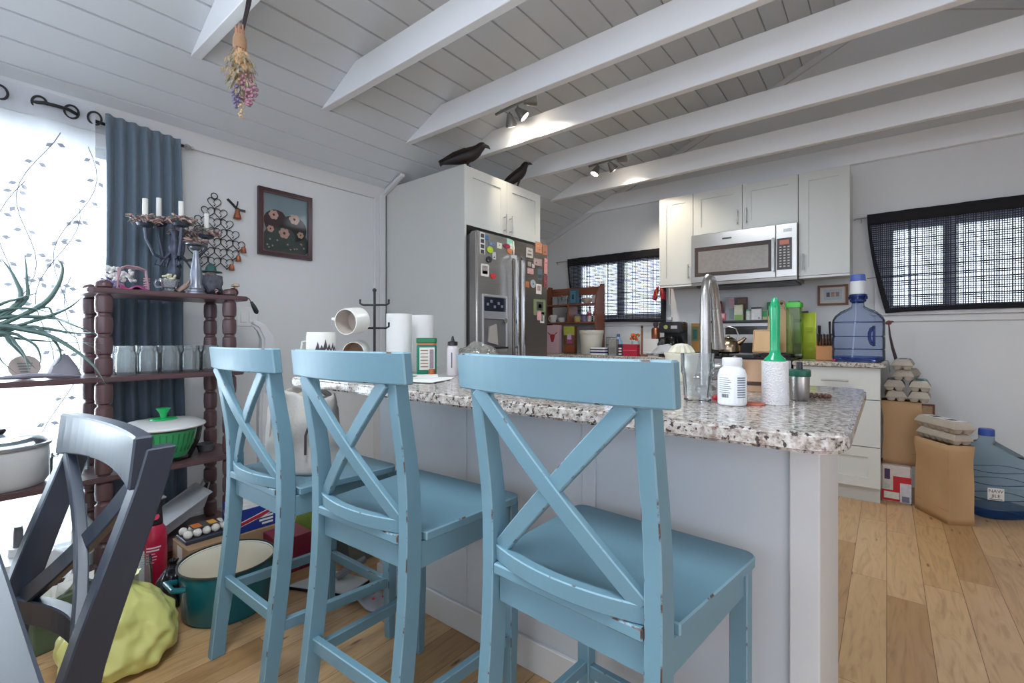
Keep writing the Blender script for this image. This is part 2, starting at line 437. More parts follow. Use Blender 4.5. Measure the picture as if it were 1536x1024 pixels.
# windows
def window(name, axis, p, u0, u1, z0, z1, mull, casing=.07, depth=.05, sill=True):
    """frame, panes and casing of one window; axis as in MB.wall"""
    def bx(m, a0, a1, q0, q1, c0, c1):
        if axis == 'x': m.box(min(q0,q1), max(q0,q1), a0, a1, c0, c1)
        else: m.box(a0, a1, min(q0,q1), max(q0,q1), c0, c1)
    sg = -1 if axis == 'x' else 1       # outward
    ins = -sg
    root = bpy.data.objects.new(name, None); COL.objects.link(root); struct(root)
    m = MB(); f = .04
    o0, o1 = p+sg*.03, p+sg*.08
    bx(m, u0, u0+f, o0, o1, z0, z1); bx(m, u1-f, u1, o0, o1, z0, z1); bx(m, u0+f, u1-f, o0, o1, z0, z0+f); bx(m, u0+f, u1-f, o0, o1, z1-f, z1)
    for q in mull: bx(m, q-.035, q+.035, o0, o1, z0+f, z1-f)
    m.build('window_frame', TRIM, root, smooth=False)
    m = MB(); bx(m, u0+f, u1-f, p+sg*.052, p+sg*.056, z0+f, z1-f)
    m.build('glass_pane', GLASSW, root, smooth=False)
    m = MB(); c = casing; i0, i1 = p+ins*.001, p+ins*.018
    bx(m, u0-c, u0, i0, i1, z0-.0, z1+c); bx(m, u1, u1+c, i0, i1, z0, z1+c); bx(m, u0, u1, i0, i1, z1, z1+c)
    m.build('casing', TRIM, root, smooth=False, bevel=.002)
    if sill:
        m = MB(); bx(m, u0-c-.02, u1+c+.02, i0, p+ins*.035, z0-.03, z0); bx(m, u0-c, u1+c, i0, p+ins*.016, z0-.075, z0-.03)
        m.build('window_sill', TRIM, root, smooth=False, bevel=.003)
    return root
window('window_1', 'x', XL, -1.25, .60, .06, 1.98, [-.33], sill=False)
window('window_2', 'y', YB, *W2, [-2.12])
window('window_3', 'y', YB, *W3, [.34, .78])
# white clapboard of the house next door, outside the glazed door
SID = M('white_clapboard', (232,236,240), .7, var=.05, scale=2, sc=(1,1,8))
b = MB()
for k in range(13): b.box(-6.02-.0, -6.0+(.02 if k % 2 else .0), -4, 4, .2*k-.1, .2*k+.1)
struct(b.build('exterior_wall', SID, smooth=False))
b = MB(); b.box(-9, XL-.12, -6, 8, -.12, -.05)
struct(b.build('ground_outside', M('pale_gravel', (214,216,218), .9, var=.1, scale=30), smooth=False))

# ------------------------------------------------------------------ camera, sky, sun, fill lights
cam = bpy.data.cameras.new('camera'); co = bpy.data.objects.new('camera', cam); COL.objects.link(co)
co.location = (0, 0, 1.065); co.rotation_euler = (rad(90), 0, rad(38.66))
cam.sensor_width = 36; cam.lens = 702.5/1536*36; cam.shift_y = -7/1536; cam.clip_start = .02
SC.camera = co
w = bpy.data.worlds.new('sky'); SC.world = w; w.use_nodes = True
bg = w.node_tree.nodes['Background']
bg.inputs['Color'].default_value = (.85, .97, 1.18, 1); bg.inputs['Strength'].default_value = 1.0
sun = bpy.data.lights.new('sun', 'SUN'); so = bpy.data.objects.new('sun', sun); COL.objects.link(so)
sun.energy = 4.5; sun.angle = rad(6); sun.color = (.93, .97, 1); so.rotation_euler = (rad(8), rad(33), 0); so.location = (4, 0, 8)
for nm, p, e, sz in (('fill_light_dining', (-.8, .05, 2.33), 8, .7), ('fill_light_kitchen', (-1.0, 2.75, 2.32), 4, .7), ('fill_light_hall', (1.2, 2.2, 2.33), 2, .7)):  # unseen area fills added under the ceiling to brighten floor, seats and walls
    l = bpy.data.lights.new(nm, 'AREA'); o = bpy.data.objects.new(nm, l); COL.objects.link(o)
    l.shape = 'DISK'; l.size = sz; l.energy = e; l.color = (.88, .97, 1.04); o.location = p
l = bpy.data.lights.new('daylight_door_fill', 'AREA'); o = bpy.data.objects.new('daylight_door_fill', l); COL.objects.link(o)  # area light added outside the glass to strengthen the door's daylight
l.shape = 'RECTANGLE'; l.size = 2.0; l.size_y = 1.7; l.energy = 55; l.color = (.80, .91, 1.0); o.location = (-3.9, -.35, 1.5); o.rotation_euler = (0, rad(-90), 0)
SC.view_settings.view_transform = 'Standard'; SC.view_settings.look = 'None'
SC.view_settings.exposure = 1.92; SC.view_settings.gamma = 1; SC.view_settings.use_curve_mapping = False
SC.cycles.use_denoising = True
SC.cycles.max_bounces = 10; SC.cycles.transparent_max_bounces = 24; SC.cycles.diffuse_bounces = 6
SC.cycles.caustics_reflective = False; SC.cycles.caustics_refractive = False
SC.cycles.sample_clamp_indirect = 6
# ------------------------------------------------------------------ stools and the black chair
def cross_back_chair(name, label, cat, loc, rz, paint, worn, d, group=None, front_rail=True, flip_rail=False):
    t = thing(name, label, cat, loc, rz, group)
    zs, zt, zr = d['zs'], d['zt'], d['zr']
    pw, pd = d.get('pw', .030), d.get('pd', .046)
    mats = [paint, worn]
    def part(m, nm, bv=.0022): return m.build(nm, mats, t, bevel=bv, wear=True, smooth=False)
    hr = d['hr']; xo = hr-pw/2
    path = d['path']                    # (z, y) of a back post
    def py(z):
        for (z0, y0), (z1, y1) in zip(path, path[1:]):
            if z <= z1: return y0+(y1-y0)*(z-z0)/(z1-z0)
        return path[-1][1]
    for sx in (-1, 1):
        m = MB(); pts = []
        # smooth curve through the path
        zsamp = [path[0][0]+(path[-1][0]-path[0][0])*i/18 for i in range(19)]
        def ys(z):
            a = .06; return (py(max(path[0][0], z-a))+2*py(z)+py(min(path[-1][0], z+a)))/4
        rings = []
        for z in zsamp:
            y = ys(z); dp = pd*(1.0 if z < zs+.05 else 1-.22*(z-zs)/(zt-zs))
            if z < .25*zs: dp = pd*.92
            rings.append([(sx*xo-pw/2, y-dp/2, z), (sx*xo+pw/2, y-dp/2, z), (sx*xo+pw/2, y+dp/2, z), (sx*xo-pw/2, y+dp/2, z)])
        m.rings(rings); part(m, 'back_post')
    # top rail, bowed away from the sitter
    yt = d['yt']; RL = d['RL']; sag = d['sag']; th = .021
    def bow(x, L, y, s): return y-s*(1-(x/L)**2)
    m = MB(); k = 14; rings = []
    for i in range(k+1):
        x = -RL+2*RL*i/k; y = bow(x, RL, yt, sag); dip = d.get('dip', .0)*(1-(x/RL)**2)
        rings.append([(x, y-th/2-.004, zt-zr+dip), (x, y+th/2, zt-zr+dip), (x, y+th/2-.008, zt), (x, y-th/2-.012, zt)])
    m.rings(rings); part(m, 'top_rail', .003)
    # lower back rail
    zl0, zl1 = d['lower']; yl = py((zl0+zl1)/2)
    m = MB(); rings = []; L2 = hr-pw+.004
    for i in range(k+1):
        x = -L2+2*L2*i/k; y = bow(x, L2, yl, d['sag2'])
        rings.append([(x, y-.011, zl0), (x, y+.011, zl0), (x, y+.009, zl1), (x, y-.013, zl1)])
    m.rings(rings); part(m, 'lower_rail')
    # crossed slats, gently bent to follow the two rails
    for sx in (-1, 1):
        m = MB(); pts = []
        xa, xb = sx*(L2-.006), -sx*(L2-.012)
        for i in range(9):
            q = i/8; x = xa+(xb-xa)*q; z = (zt-zr+.004)+(zl1-.004-(zt-zr+.004))*q
            y = (bow(xa, RL, yt, sag)-.004)*(1-q)+(bow(xb, L2, yl, d['sag2'])-.002)*q-(.012*math.sin(PI*q))+sx*.003
            pts.append((x, y, z))
        m.sweep(pts, .017, d.get('slat', .032), up=(0, -1, 0)) if False else m.sweep(pts, d.get('slat', .032), .016, up=(0, -1, 0))
        part(m, 'cross_slat')
    # seat with rounded front corners and notched back
    sf, yf2 = d['sf'], d['ysf']; yb = py(zs)+.005
    poly = []
    rc = .028
    for cx, a0 in ((sf-rc, 0), (-sf+rc, 90)):
        for i in range(5):
            a = rad(a0+90*i/4); poly.append((cx+rc*math.cos(a), yf2-rc+rc*math.sin(a)))
    xi = hr-pw-.002
    poly += [(-hr-.006, yb+pd/2+.002), (-xi, yb+pd/2+.002), (-xi, yb-.030), (xi, yb-.030), (xi, yb+pd/2+.002), (hr+.006, yb+pd/2+.002)]
    m = MB(); m.prism(poly, zs-.022, zs); part(m, 'seat', .003)
    # front legs and aprons
    yl2, hf, lw = d['yl'], d['hf'], .036
    for sx in (-1, 1):
        m = MB(); x0 = sx*(hf-lw/2); y0 = yl2-lw/2
        m.rings([[(x0+a*lw/2*q, y0+c*lw/2*q, z) for a, c in ((-1,-1),(1,-1),(1,1),(-1,1))] for z, q in ((0, .72), (zs*.35, .98), (zs-.0225, 1.0))])
        part(m, 'front_leg')
    az0, az1 = zs-.022-d.get('ap', .062), zs-.0225
    m = MB(); m.box(-xi, xi, yb-.012, yb+.008, az0, az1); part(m, 'apron')
    m = MB(); m.box(-hf+lw-.002, hf-lw+.002, yl2-.028, yl2-.008, az0, az1); part(m, 'apron')
    for sx in (-1, 1):
        m = MB(); m.bar((sx*(xo+.002), yb+.01, (az0+az1)/2), (sx*(hf-.016), yl2-lw+.002, (az0+az1)/2), .02, az1-az0); part(m, 'apron')
    # stretchers
    if d.get('st'):
        zr_, zsd, zf = d['st']
        m = MB(); m.bar((-xo+.002, py(zr_), zr_), (xo-.002, py(zr_), zr_), .02, .036); part(m, 'stretcher')
        for sx in (-1, 1):
            m = MB(); m.bar((sx*xo, py(zsd)+.012, zsd+.012), (sx*(hf-lw/2), yl2-lw/2, zsd-.008), .02, .032); part(m, 'stretcher')
        if front_rail:
            m = MB(); m.bar((-hf+lw/2, yl2-lw/2, zf), (hf-lw/2, yl2-lw/2, zf), .02, .034); part(m, 'stretcher')
    return t
stool = dict(zs=.612, zt=1.032, zr=.071, RL=.227, yt=-.233, sag=.03, hr=.193, hf=.21, yl=.19, sf=.223, ysf=.187,
             lower=(.6125, .645), sag2=.03, st=(.245, .205, .185),
             path=[(0, -.252), (.2, -.226), (.42, -.199), (.60, -.190), (.74, -.194), (.963, -.232)])
SG = 'blue counter stools at the island'
cross_back_chair('bar_stool', 'pale blue cross-back stool with a chipped top rail, under the clear tumbler', 'stool', (-.443, .915, 0), -.06, BLUE, BLUEW, stool, SG)
cross_back_chair('bar_stool', 'pale blue cross-back stool in the middle of the row, without a front stretcher', 'stool', (-1.038, .877, 0), .039, BLUE, BLUEW, stool, SG, front_rail=False)
cross_back_chair('bar_stool', 'pale blue cross-back stool carrying the canvas tote bag on its seat', 'stool', (-1.572, .856, 0), .01, BLUE, BLUEW, stool, SG)
chair = dict(zs=.45, zt=.915, zr=.078, RL=.196, yt=-.226, sag=.016, hr=.20, hf=.2, yl=.2, sf=.215, ysf=.215, dip=.012,
             lower=(.55, .592), sag2=.045, pw=.028, pd=.05, slat=.03, ap=.06, st=(.2, .18, .18),
             path=[(0, -.23), (.2, -.165), (.45, -.138), (.60, -.165), (.86, -.252), (.895, -.263)])
cross_back_chair('dining_chair', 'blue-black cross-back wooden chair pushed in at the dark dining table', 'chair', (-1.052, -.045, 0), PI+.075, BLACKP, BLACKW, chair)
# dark dining table
TOPM = wear_mat('worn_black_top', (52,54,62), (84,86,92), .64)
t = thing('dining_table', 'blue-black wooden dining table with a scuffed top, cut by the picture corner', 'table', (-1.5, -.42, 0))
m = MB(); m.box(-1.0, .95, -.5, .49, .705, .74); m.build('tabletop', [TOPM, BLACKW], t, bevel=.004, wear=True, smooth=False)
m = MB(); m.box(-.9, .85, .40, .42, .62, .705); m.box(-.9, .85, -.42, -.40, .62, .705); m.box(-.9, -.88, -.4, .4, .62, .705); m.box(.83, .85, -.4, .4, .62, .705)
m.build('apron', BLACKP, t, smooth=False)
for x in (-.86, .81):
    for y in (-.38, .38):
        m = MB(); m.box(x-.035, x+.035, y-.035, y+.035, 0, .704); m.build('leg', [BLACKP, BLACKW], t, bevel=.003, wear=True, smooth=False)

# ------------------------------------------------------------------ island
t = thing('kitchen_island', 'white painted island base under the granite worktop', 'island', (-.9, 1.45, 0))
def loc(m): m.M = Matrix.Translation((.9, -1.45, 0)); return m
m = loc(MB()); m.box(-1.70, -.125, 1.215, 1.70, .0, .880); m.build('body', PANEL, t, smooth=False)
m = loc(MB()); m.box(-1.70, -.117, 1.200, 1.2145, 0, .10); m.build('plinth', TRIM, t, smooth=False, bevel=.003)
m = loc(MB()); m.box(-.170, -.113, 1.204, 1.2145, .1, .880); m.box(-.1245, -.113, 1.2145, 1.70, 0, .880); m.build('end_panel', TRIM, t, smooth=False, bevel=.002)
for x in (-.68, -1.20):
    m = loc(MB()); m.box(x-.022, x+.022, 1.208, 1.2145, .1, .880); m.build('batten', PANEL, t, smooth=False, bevel=.001)
def rounded(x0, x1, y0, y1, r, corners=(1,1,1,1), n=7):
    p = []
    for (cx, cy, a0), on in zip(((x1-r, y0+r, -90), (x1-r, y1-r, 0), (x0+r, y1-r, 90), (x0+r, y0+r, 180)), corners):
        if on:
            for i in range(n): a = rad(a0+90*i/(n-1)); p.append((cx+r*math.cos(a), cy+r*math.sin(a)))
        else: p.append((cx+(r if abs(math.cos(rad(a0+45))) > 0 and math.cos(rad(a0+45)) > 0 else -r), cy+(r if math.sin(rad(a0+45)) > 0 else -r)))
    return p
m = MB(); m.prism(rounded(-1.80, -.045, .858, 1.72, .06), .882, .914)
tag(m.build('island_worktop', GRAN, bevel=.006, seg=3), 'speckled grey granite worktop with rounded corners on the island', 'worktop')

# ------------------------------------------------------------------ kitchen cabinets
def shaker_door(w, h, name, parent, x, y, z, ax='y', handle=None, hpar=None, mat=WHITE, hz=None, hh=.11, horiz=False):
    """frame-and-panel front; ax 'y': facing -y, ax 'x': facing +x. x,y,z = lower corner, w along the face"""
    root = MB()
    if ax == 'y': root.M = Matrix.Translation((x, y, z))
    else: root.M = Matrix(((0,-1,0,x),(1,0,0,y),(0,0,1,z),(0,0,0,1)))
    th, s = .019, min(.062, w*.26, h*.3)
    root.box(0, s, -th, 0, 0, h); root.box(w-s, w, -th, 0, 0, h); root.box(s, w-s, -th, 0, 0, s); root.box(s, w-s, -th, 0, h-s, h)
    root.box(s, w-s, -th+.008, -.002, s, h-s)
    d = root.build(name, mat, parent, smooth=False)
    if handle is not None:
        m = MB()
        if ax == 'y': m.M = Matrix.Translation((x, y, z))
        else: m.M = Matrix(((0,-1,0,x),(1,0,0,y),(0,0,1,z),(0,0,0,1)))
        hx, hz0 = handle; yy = -th-.028
        if horiz:
            m.tube([(hx-hh/2, yy, hz0), (hx+hh/2, yy, hz0)], .005, 10)
            for q in (-.38, .38): m.cyl((hx+q*hh, -th, hz0), (hx+q*hh, yy, hz0), .004, n=8)
        else:
            m.tube([(hx, yy, hz0-hh/2), (hx, yy, hz0+hh/2)], .005, 10)
            for q in (-.36, .36): m.cyl((hx, -th, hz0+q*hh), (hx, yy, hz0+q*hh), .004, n=8)
        m.build('handle', NICKEL, d)
    return d
def panel_front(x0, x1, y, z0, z1, name, parent, handle=True, mat=WHITE):
    m = MB(); m.box(x0, x1, y-.019, y, z0, z1); d = m.build(name, mat, parent, smooth=False, bevel=.0015)
    if handle:
        m = MB(); c = (x0+x1)/2; z = z1-.085; yy = y-.047
        m.tube([(c-.075, yy, z), (c+.075, yy, z)], .005, 10)
        for q in (-.055, .055): m.cyl((c+q, y-.019, z), (c+q, yy, z), .004, n=8)
        m.build('handle', NICKEL, d)
    return d
# tall enclosure and bridge cabinet over the refrigerator
t = thing('refrigerator_cabinet', 'tall white enclosure with two-door cabinet above the steel refrigerator', 'cabinet', (0, 0, 0))
FX, FY0, FY1 = -2.14, 2.18, 3.035
m = MB(); m.rings([[(x, y, z) for x, z in ((XL+.03,0),(FX,0),(FX,2.186),(XL+.115,2.186),(XL+.03,2.145))] for y in (FY0, FY0+.018)]); m.build('side_panel', WHITE, t, smooth=False)
m = MB(); m.box(XL+.12, FX-.02, FY1-.018, FY1, 0, 2.185); m.build('side_panel', WHITE, t, smooth=False)
m = MB(); m.box(XL+.12, FX-.021, FY0+.0185, FY1-.0185, 1.80, 2.185); m.build('carcass', WHITE, t, smooth=False)
hw = (FY1-FY0-.018)/2
shaker_door(hw-.003, .385, 'door', t, FX-.02, FY0+.019, 1.798, 'x', (hw-.035, .075), hh=.13)
shaker_door(hw-.003, .385, 'door', t, FX-.02, FY0+.019+hw, 1.798, 'x', (.03, .075), hh=.13)
# wall cabinets over the range
UF = 4.052
def wall_cab(label, x0, x1, z0, z1, doors):
    t = thing('wall_cabinet', label, 'cabinet', (0, 0, 0), group='white wall cabinets')
    m = MB(); m.box(x0+.001, x1-.001, UF, YB-.0455 if z1 > 2.35 else YB-.001, z0, z1); m.build('carcass', WHITE, t, smooth=False)
    n = len(doors); w = (x1-x0)/n
    for i, h in enumerate(doors):
        hd = {'l': (.03, .10), 'r': (w-.035, .10)}[h]
        shaker_door(w-.004, z1-z0-.004, 'door', t, x0+i*w+.002, UF-.001, z0+.002, 'y', hd, hh=.12)
    m = MB(); m.box(x0+.002, x1-.002, UF-.016, UF+.02, z0-.016, z0-.0005); m.build('light_rail', TRIM, t, smooth=False)
    return t
wall_cab('single-door white wall cabinet between the sink window and the microwave', -1.565, -1.2735, 1.512, 2.272, ['r'])
wall_cab('low double-door white wall cabinet directly above the microwave', -1.2725, -.5115, 1.912, 2.272, ['r', 'l'])
wall_cab('single-door white wall cabinet above the water jug and small framed print', -.5105, -.2, 1.512, 2.272, ['l'])
# base cabinets with worktops
BF = 3.765
t = thing('base_cabinet', 'white base cabinet of stacked drawers under the blue water jug', 'cabinet', (0, 0, 0))
m = MB(); m.box(-.505, -.03, BF, YB-.002, .10, .868); m.build('carcass', WHITE, t, smooth=False)
m = MB(); m.box(-.505, -.032, BF+.045, YB-.002, 0, .0995); m.build('plinth', WHITE, t, smooth=False)
panel_front(-.503, -.031, BF-.0005, .665, .866, 'drawer', t)
panel_front(-.503, -.031, BF-.0005, .365, .66, 'drawer', t, handle=False)
shaker_door(.472, .255, 'drawer', t, -.503, BF-.0005, .105, 'y')
GRAN2 = granite_mat('counter_granite', (190,184,172))
m = MB(); m.prism(rounded(-.508, -.0, BF-.045, YB-.002, .03, (1,0,0,0)), .869, .900)
tag(m.build('counter_worktop', GRAN2, bevel=.005, seg=2), 'short granite worktop under the blue water jug and knife block', 'worktop')
t = thing('base_cabinet', 'white base cabinet run under the sink window, hidden behind the island', 'cabinet', (0, 0, 0))
m = MB(); m.prism([(XL+.002, YB-.002), (XL+.002, FY1+.01), (-2.38, FY1+.01), (-2.38, BF), (-1.285, BF), (-1.285, YB-.002)][::-1], .10, .868); m.build('carcass', WHITE, t, smooth=False)
m = MB(); m.prism([(XL+.002, YB-.002), (XL+.002, FY1+.01), (-2.43, FY1+.01), (-2.43, BF+.05), (-1.285, BF+.05), (-1.285, YB-.002)][::-1], 0, .0995); m.build('plinth', WHITE, t, smooth=False)
panel_front(-2.37, -1.84, BF-.0005, .12, .86, 'door', t); panel_front(-1.83, -1.29, BF-.0005, .12, .86, 'door', t)
m = MB(); m.prism([(XL+.002, YB-.002), (XL+.002, FY1+.01), (-2.35, FY1+.01), (-2.35, BF-.04), (-1.283, BF-.04), (-1.283, YB-.002)][::-1], .869, .900)
tag(m.build('counter_worktop', GRAN2, bevel=.004), 'L-shaped granite worktop running under the sink window to the refrigerator', 'worktop')

# ------------------------------------------------------------------ refrigerator
t = thing('refrigerator', 'stainless side-by-side refrigerator with ice dispenser, covered in magnets', 'refrigerator', (-2.45, 2.605, 0))
def fl(m): m.M = Matrix.Translation((2.45, -2.605, 0)); return m
DX = -2.05
m = fl(MB()); m.box(-2.9, -2.125, 2.215, 3.005, .02, 1.735); m.build('cabinet', M('fridge_side', (92,90,88), .5, .3), t, smooth=False, bevel=.004)
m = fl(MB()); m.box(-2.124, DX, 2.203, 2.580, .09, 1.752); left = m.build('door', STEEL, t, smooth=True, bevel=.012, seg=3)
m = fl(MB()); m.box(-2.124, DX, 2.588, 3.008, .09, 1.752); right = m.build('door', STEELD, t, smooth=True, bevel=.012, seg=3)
m = fl(MB()); m.box(-2.124, -2.09, 2.215, 3.0, .02, .085); m.build('kick_grille', BLACKPL, t, smooth=False)
for dr, y in ((left, 2.553), (right, 2.622)):
    m = fl(MB()); m.sweep([(DX+.002, y, 1.63), (DX+.05, y, 1.615), (DX+.055, y, 1.58), (DX+.055, y, .80), (DX+.05, y, .765), (DX+.002, y, .75)], .026, .02, up=(0,1,0))
    m.build('handle', CHROME, dr, bevel=.005, seg=2)
m = fl(MB())
m.box(DX, DX+.012, 2.245, 2.262, .965, 1.345); m.box(DX, DX+.012, 2.486, 2.503, .965, 1.345); m.box(DX, DX+.012, 2.262, 2.486, 1.328, 1.345); m.box(DX, DX+.012, 2.262, 2.486, .965, .985)
disp = m.build('dispenser', M('dispenser_silver', (196,196,196), .35, .6), left, smooth=False, bevel=.004, seg=2)
m = fl(MB()); m.box(DX, DX+.006, 2.2625, 2.4855, 1.235, 1.3275); m.build('control_panel', M('navy_gloss', (24,28,44), .15), disp, smooth=False)
m = fl(MB()); m.box(DX, DX+.009, 2.2625, 2.4855, 1.185, 1.2345); m.build('grey_band', M('grey_band', (150,152,156), .4, .3), disp, smooth=False)
m = fl(MB()); m.box(DX, DX+.003, 2.2625, 2.4855, .9855, 1.1845); m.build('recess', M('recess_grey', (98,96,98), .4), disp, smooth=False)
m = fl(MB()); m.box(DX+.0035, DX+.03, 2.2625, 2.4855, .9855, .998); m.build('drip_tray', BLACKPL, disp, smooth=False)
m = fl(MB()); m.rings([[(DX+.004, 2.30, 1.03), (DX+.004, 2.40, 1.01), (DX+.012, 2.40, 1.01), (DX+.012, 2.30, 1.03)], [(DX+.004, 2.31, 1.13), (DX+.004, 2.375, 1.15), (DX+.02, 2.375, 1.15), (DX+.02, 2.31, 1.13)]]); m.build('paddle', M('smoke_plastic', (170,164,158), .3), disp, smooth=False)
m = fl(MB()); m.cyl((DX+.009, 2.47, 1.175), (DX+.022, 2.47, 1.175), .016, n=14); m.build('dispenser_knob', CHROME, disp)
for i, (y, z) in enumerate([(2.30, 1.28), (2.335, 1.30), (2.37, 1.265), (2.41, 1.29), (2.445, 1.27)]):
    m = fl(MB()); m.box(DX+.0062, DX+.008, y-.011, y+.011, z-.009, z+.009); m.build('button', M('button_ring', (110,114,130), .3), disp, smooth=False)

# ------------------------------------------------------------------ microwave
t = thing('microwave_oven', 'stainless over-the-range microwave with a dark window, under the wall cabinets', 'microwave', (0, 0, 0))
MY = 3.985
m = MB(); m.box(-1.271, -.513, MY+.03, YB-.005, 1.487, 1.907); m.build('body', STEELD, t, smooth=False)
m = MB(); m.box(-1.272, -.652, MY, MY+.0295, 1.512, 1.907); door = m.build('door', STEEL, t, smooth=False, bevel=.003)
m = MB(); m.box(-1.245, -.680, MY-.003, MY-.0005, 1.56, 1.80); dw = m.build('door_window', M('oven_window', (70,60,56), .12, 0, var=.1), door, smooth=False, bevel=.001)
m = MB(); m.box(-1.215, -.70, MY-.0042, MY-.0032, 1.59, 1.765); m.build('mesh_screen', M('screen_mesh', (150,144,138), .16, .4, var=.2, scale=40), dw, smooth=False)
m = MB(); m.sweep([(-.664, MY-.03, 1.555), (-.664, MY-.03, 1.805)], .018, .018, up=(0,1,0)); m.box(-.670, -.658, MY-.025, MY-.0005, 1.565, 1.585); m.box(-.670, -.658, MY-.025, MY-.0005, 1.775, 1.795)
m.build('handle', CHROME, door, bevel=.004, seg=2)
m = MB(); m.box(-.650, -.512, MY, MY+.0295, 1.512, 1.907); ctl = m.build('control_side', STEEL, t, smooth=False, bevel=.003)
m = MB(); m.box(-.643, -.545, MY-.003, MY-.0005, 1.565, 1.80); kp = m.build('control_panel', M('panel_brown', (44,32,30), .25), ctl, smooth=False)
m = MB(); m.box(-.625, -.563, MY-.0045, MY-.0032, 1.752, 1.785); m.build('display', M('amber_display', (120,62,44), .3, emit=.3), kp, smooth=False)
KEY = M('key_print', (196,188,180), .5)
for r in range(8):
    for c_ in range(3):
        m = MB(); x = -.626+c_*.0262; z = 1.733-r*.0205
        m.box(x, x+.014, MY-.0042, MY-.0032, z-.0045, z+.0045); m.build('key', KEY, kp, smooth=False)
m = MB(); m.box(-1.271, -.513, MY+.002, MY+.0295, 1.487, 1.5115); m.build('vent_strip', STEELD, t, smooth=False)
m = MB(); m.box(-1.25, -.53, MY+.06, YB-.03, 1.474, 1.4865); m.build('underside', BLACKPL, t, smooth=False)
m = MB(); m.box(-1.03, -.96, MY-.0012, MY-.0005, 1.845, 1.858); m.build('badge', M('badge_dark', (60,60,64), .4, .5), door, smooth=False)
m = MB(); m.box(-.60, -.545, MY-.0012, MY-.0005, 1.845, 1.868); m.build('sticker', M('foil_sticker', (150,150,150), .3, .6, var=.4, scale=90), ctl, smooth=False)

# ------------------------------------------------------------------ range
t = thing('kitchen_range', 'stainless range with a black backguard display, behind the island under the microwave', 'range', (0, 0, 0))
m = MB(); m.box(-1.278, -.516, BF-.03, YB-.06, .02, .900); m.build('body', STEEL, t, smooth=False)
m = MB(); m.box(-1.280, -.514, BF-.045, YB-.06, .9005, .916); m.build('cooktop', M('black_enamel', (24,24,26), .2), t, smooth=False, bevel=.003)
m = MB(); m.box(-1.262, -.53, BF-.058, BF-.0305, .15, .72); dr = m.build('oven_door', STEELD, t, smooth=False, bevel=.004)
m = MB(); m.tube([(-1.22, BF-.10, .755), (-.57, BF-.10, .755)], .011, 12); m.box(-1.20, -1.18, BF-.10, BF-.059, .70, .765); m.box(-.61, -.59, BF-.10, BF-.059, .70, .765); m.build('handle', CHROME, dr)
m = MB(); m.box(-1.262, -.53, BF-.05, BF-.0305, .79, .895); cp = m.build('knob_panel', STEEL, t, smooth=False)
for i in range(5):
    m = MB(); x = -1.17+i*.137; m.cyl((x, BF-.05, .842), (x, BF-.085, .842), .02, .016); m.build('knob', BLACKPL, cp)
m = MB(); m.box(-1.278, -.516, YB-.0595, YB-.003, .02, 1.185); bgd = m.build('backguard', STEEL, t, smooth=False, bevel=.003)
m = MB(); m.box(-1.09, -.70, YB-.063, YB-.060, 1.085, 1.155); m.build('display', M('glass_black', (34,26,24), .12), bgd, smooth=False)
m = MB(); m.box(-1.26, -.53, YB-.062, YB-.060, .93, 1.015); m.build('vent_band', BLACKPL, bgd, smooth=False)
for x in (-1.14, -.66):
    for y in (3.86, 4.16):
        m = MB(); 
        for q in (-.09, 0, .09): m.box(x-.1, x+.1, y+q-.005, y+q+.005, .930, .938); m.box(x+q-.005, x+q+.005, y-.1, y+.1, .922, .93)
        for a in (-.09, .09):
            for c_ in (-.09, .09): m.box(x+a-.006, x+a+.006, y+c_-.006, y+c_+.006, .9165, .931)
        m.build('grate', IRON, t, smooth=False)
m = MB(); m.box(-1.27, -.52, YB-.13, YB-.004, 1.1860, 1.194); m.box(-1.27, -.52, YB-.13, YB-.127, 1.194, 1.203)
tag(m.build('spice_shelf', BLACKPL, smooth=False), 'thin black shelf on the range backguard holding spice jars', 'shelf')
# ------------------------------------------------------------------ where a point of the photo lies on a known wall, shelf or floor
_s, _c, _F, _H = math.sin(rad(38.66)), math.cos(rad(38.66)), 702.5, 1.065
def _ray(px, py):
    t = (px-768)/_F; return (-_s+_c*t, _c+_s*t, (505-py)/_F)
def on_x(px, py, x): r = _ray(px, py); d = x/r[0]; return Vector((x, r[1]*d, _H+r[2]*d))
def on_y(px, py, y): r = _ray(px, py); d = y/r[1]; return Vector((r[0]*d, y, _H+r[2]*d))
def on_z(px, py, z): r = _ray(px, py); d = (z-_H)/r[2]; return Vector((r[0]*d, r[1]*d, z))
def lathe(name, mat, prof, parent=None, n=20, at=None, c=(0,0,0), sx=1, sy=1, caps=False, **k):
    m = MB(); m.lathe(prof, n, c, sx, sy, caps); return m.build(name, mat, parent, at=at, **k)
def jitter(fn, amp, k):
    """crumple a surface function"""
    def g(u, v):
        p = Vector(fn(u, v)); q = noise.noise_vector(p*k); return p+q*amp
    return g

# ------------------------------------------------------------------ left wall: curtains
NAVY = M('slate_blue_linen', (92,107,120), .9, var=.1, scale=40, sheen=.2)
m = MB()
def cur(u, v):
    top = 1-v
    y = .53+.30*u+.03*(1-top)*u+.004*math.sin(9*v)
    fold = (.020-.008*min(1,v))*math.sin(u*2*PI*6.2+.8*math.sin(v*2.2)+v*.8)*(.55+.45*min(1, v*2.5))
    z = 2.125-2.10*v-(.025*u if v < .02 else 0)
    return (-2.895+fold, y, z)
m.sheet(cur, 96, 26)
tag(m.build('linen_curtain', NAVY, solid=.003), 'dark slate blue curtain panel hanging beside the bright glazed door', 'curtain')
SHEER = cloth_mat('white_voile', (236,239,243), .50, transl=.45)
SHEERB = cloth_mat('white_band', (206,210,216), .88, transl=.2)
VINE = cloth_mat('embroidery_grey', (136,140,150), .95, transl=.1)
t = thing('sheer_curtain', 'white sheer voile curtain embroidered with leafy vines, on the glazed door', 'curtain', (-2.90, 0, 0))
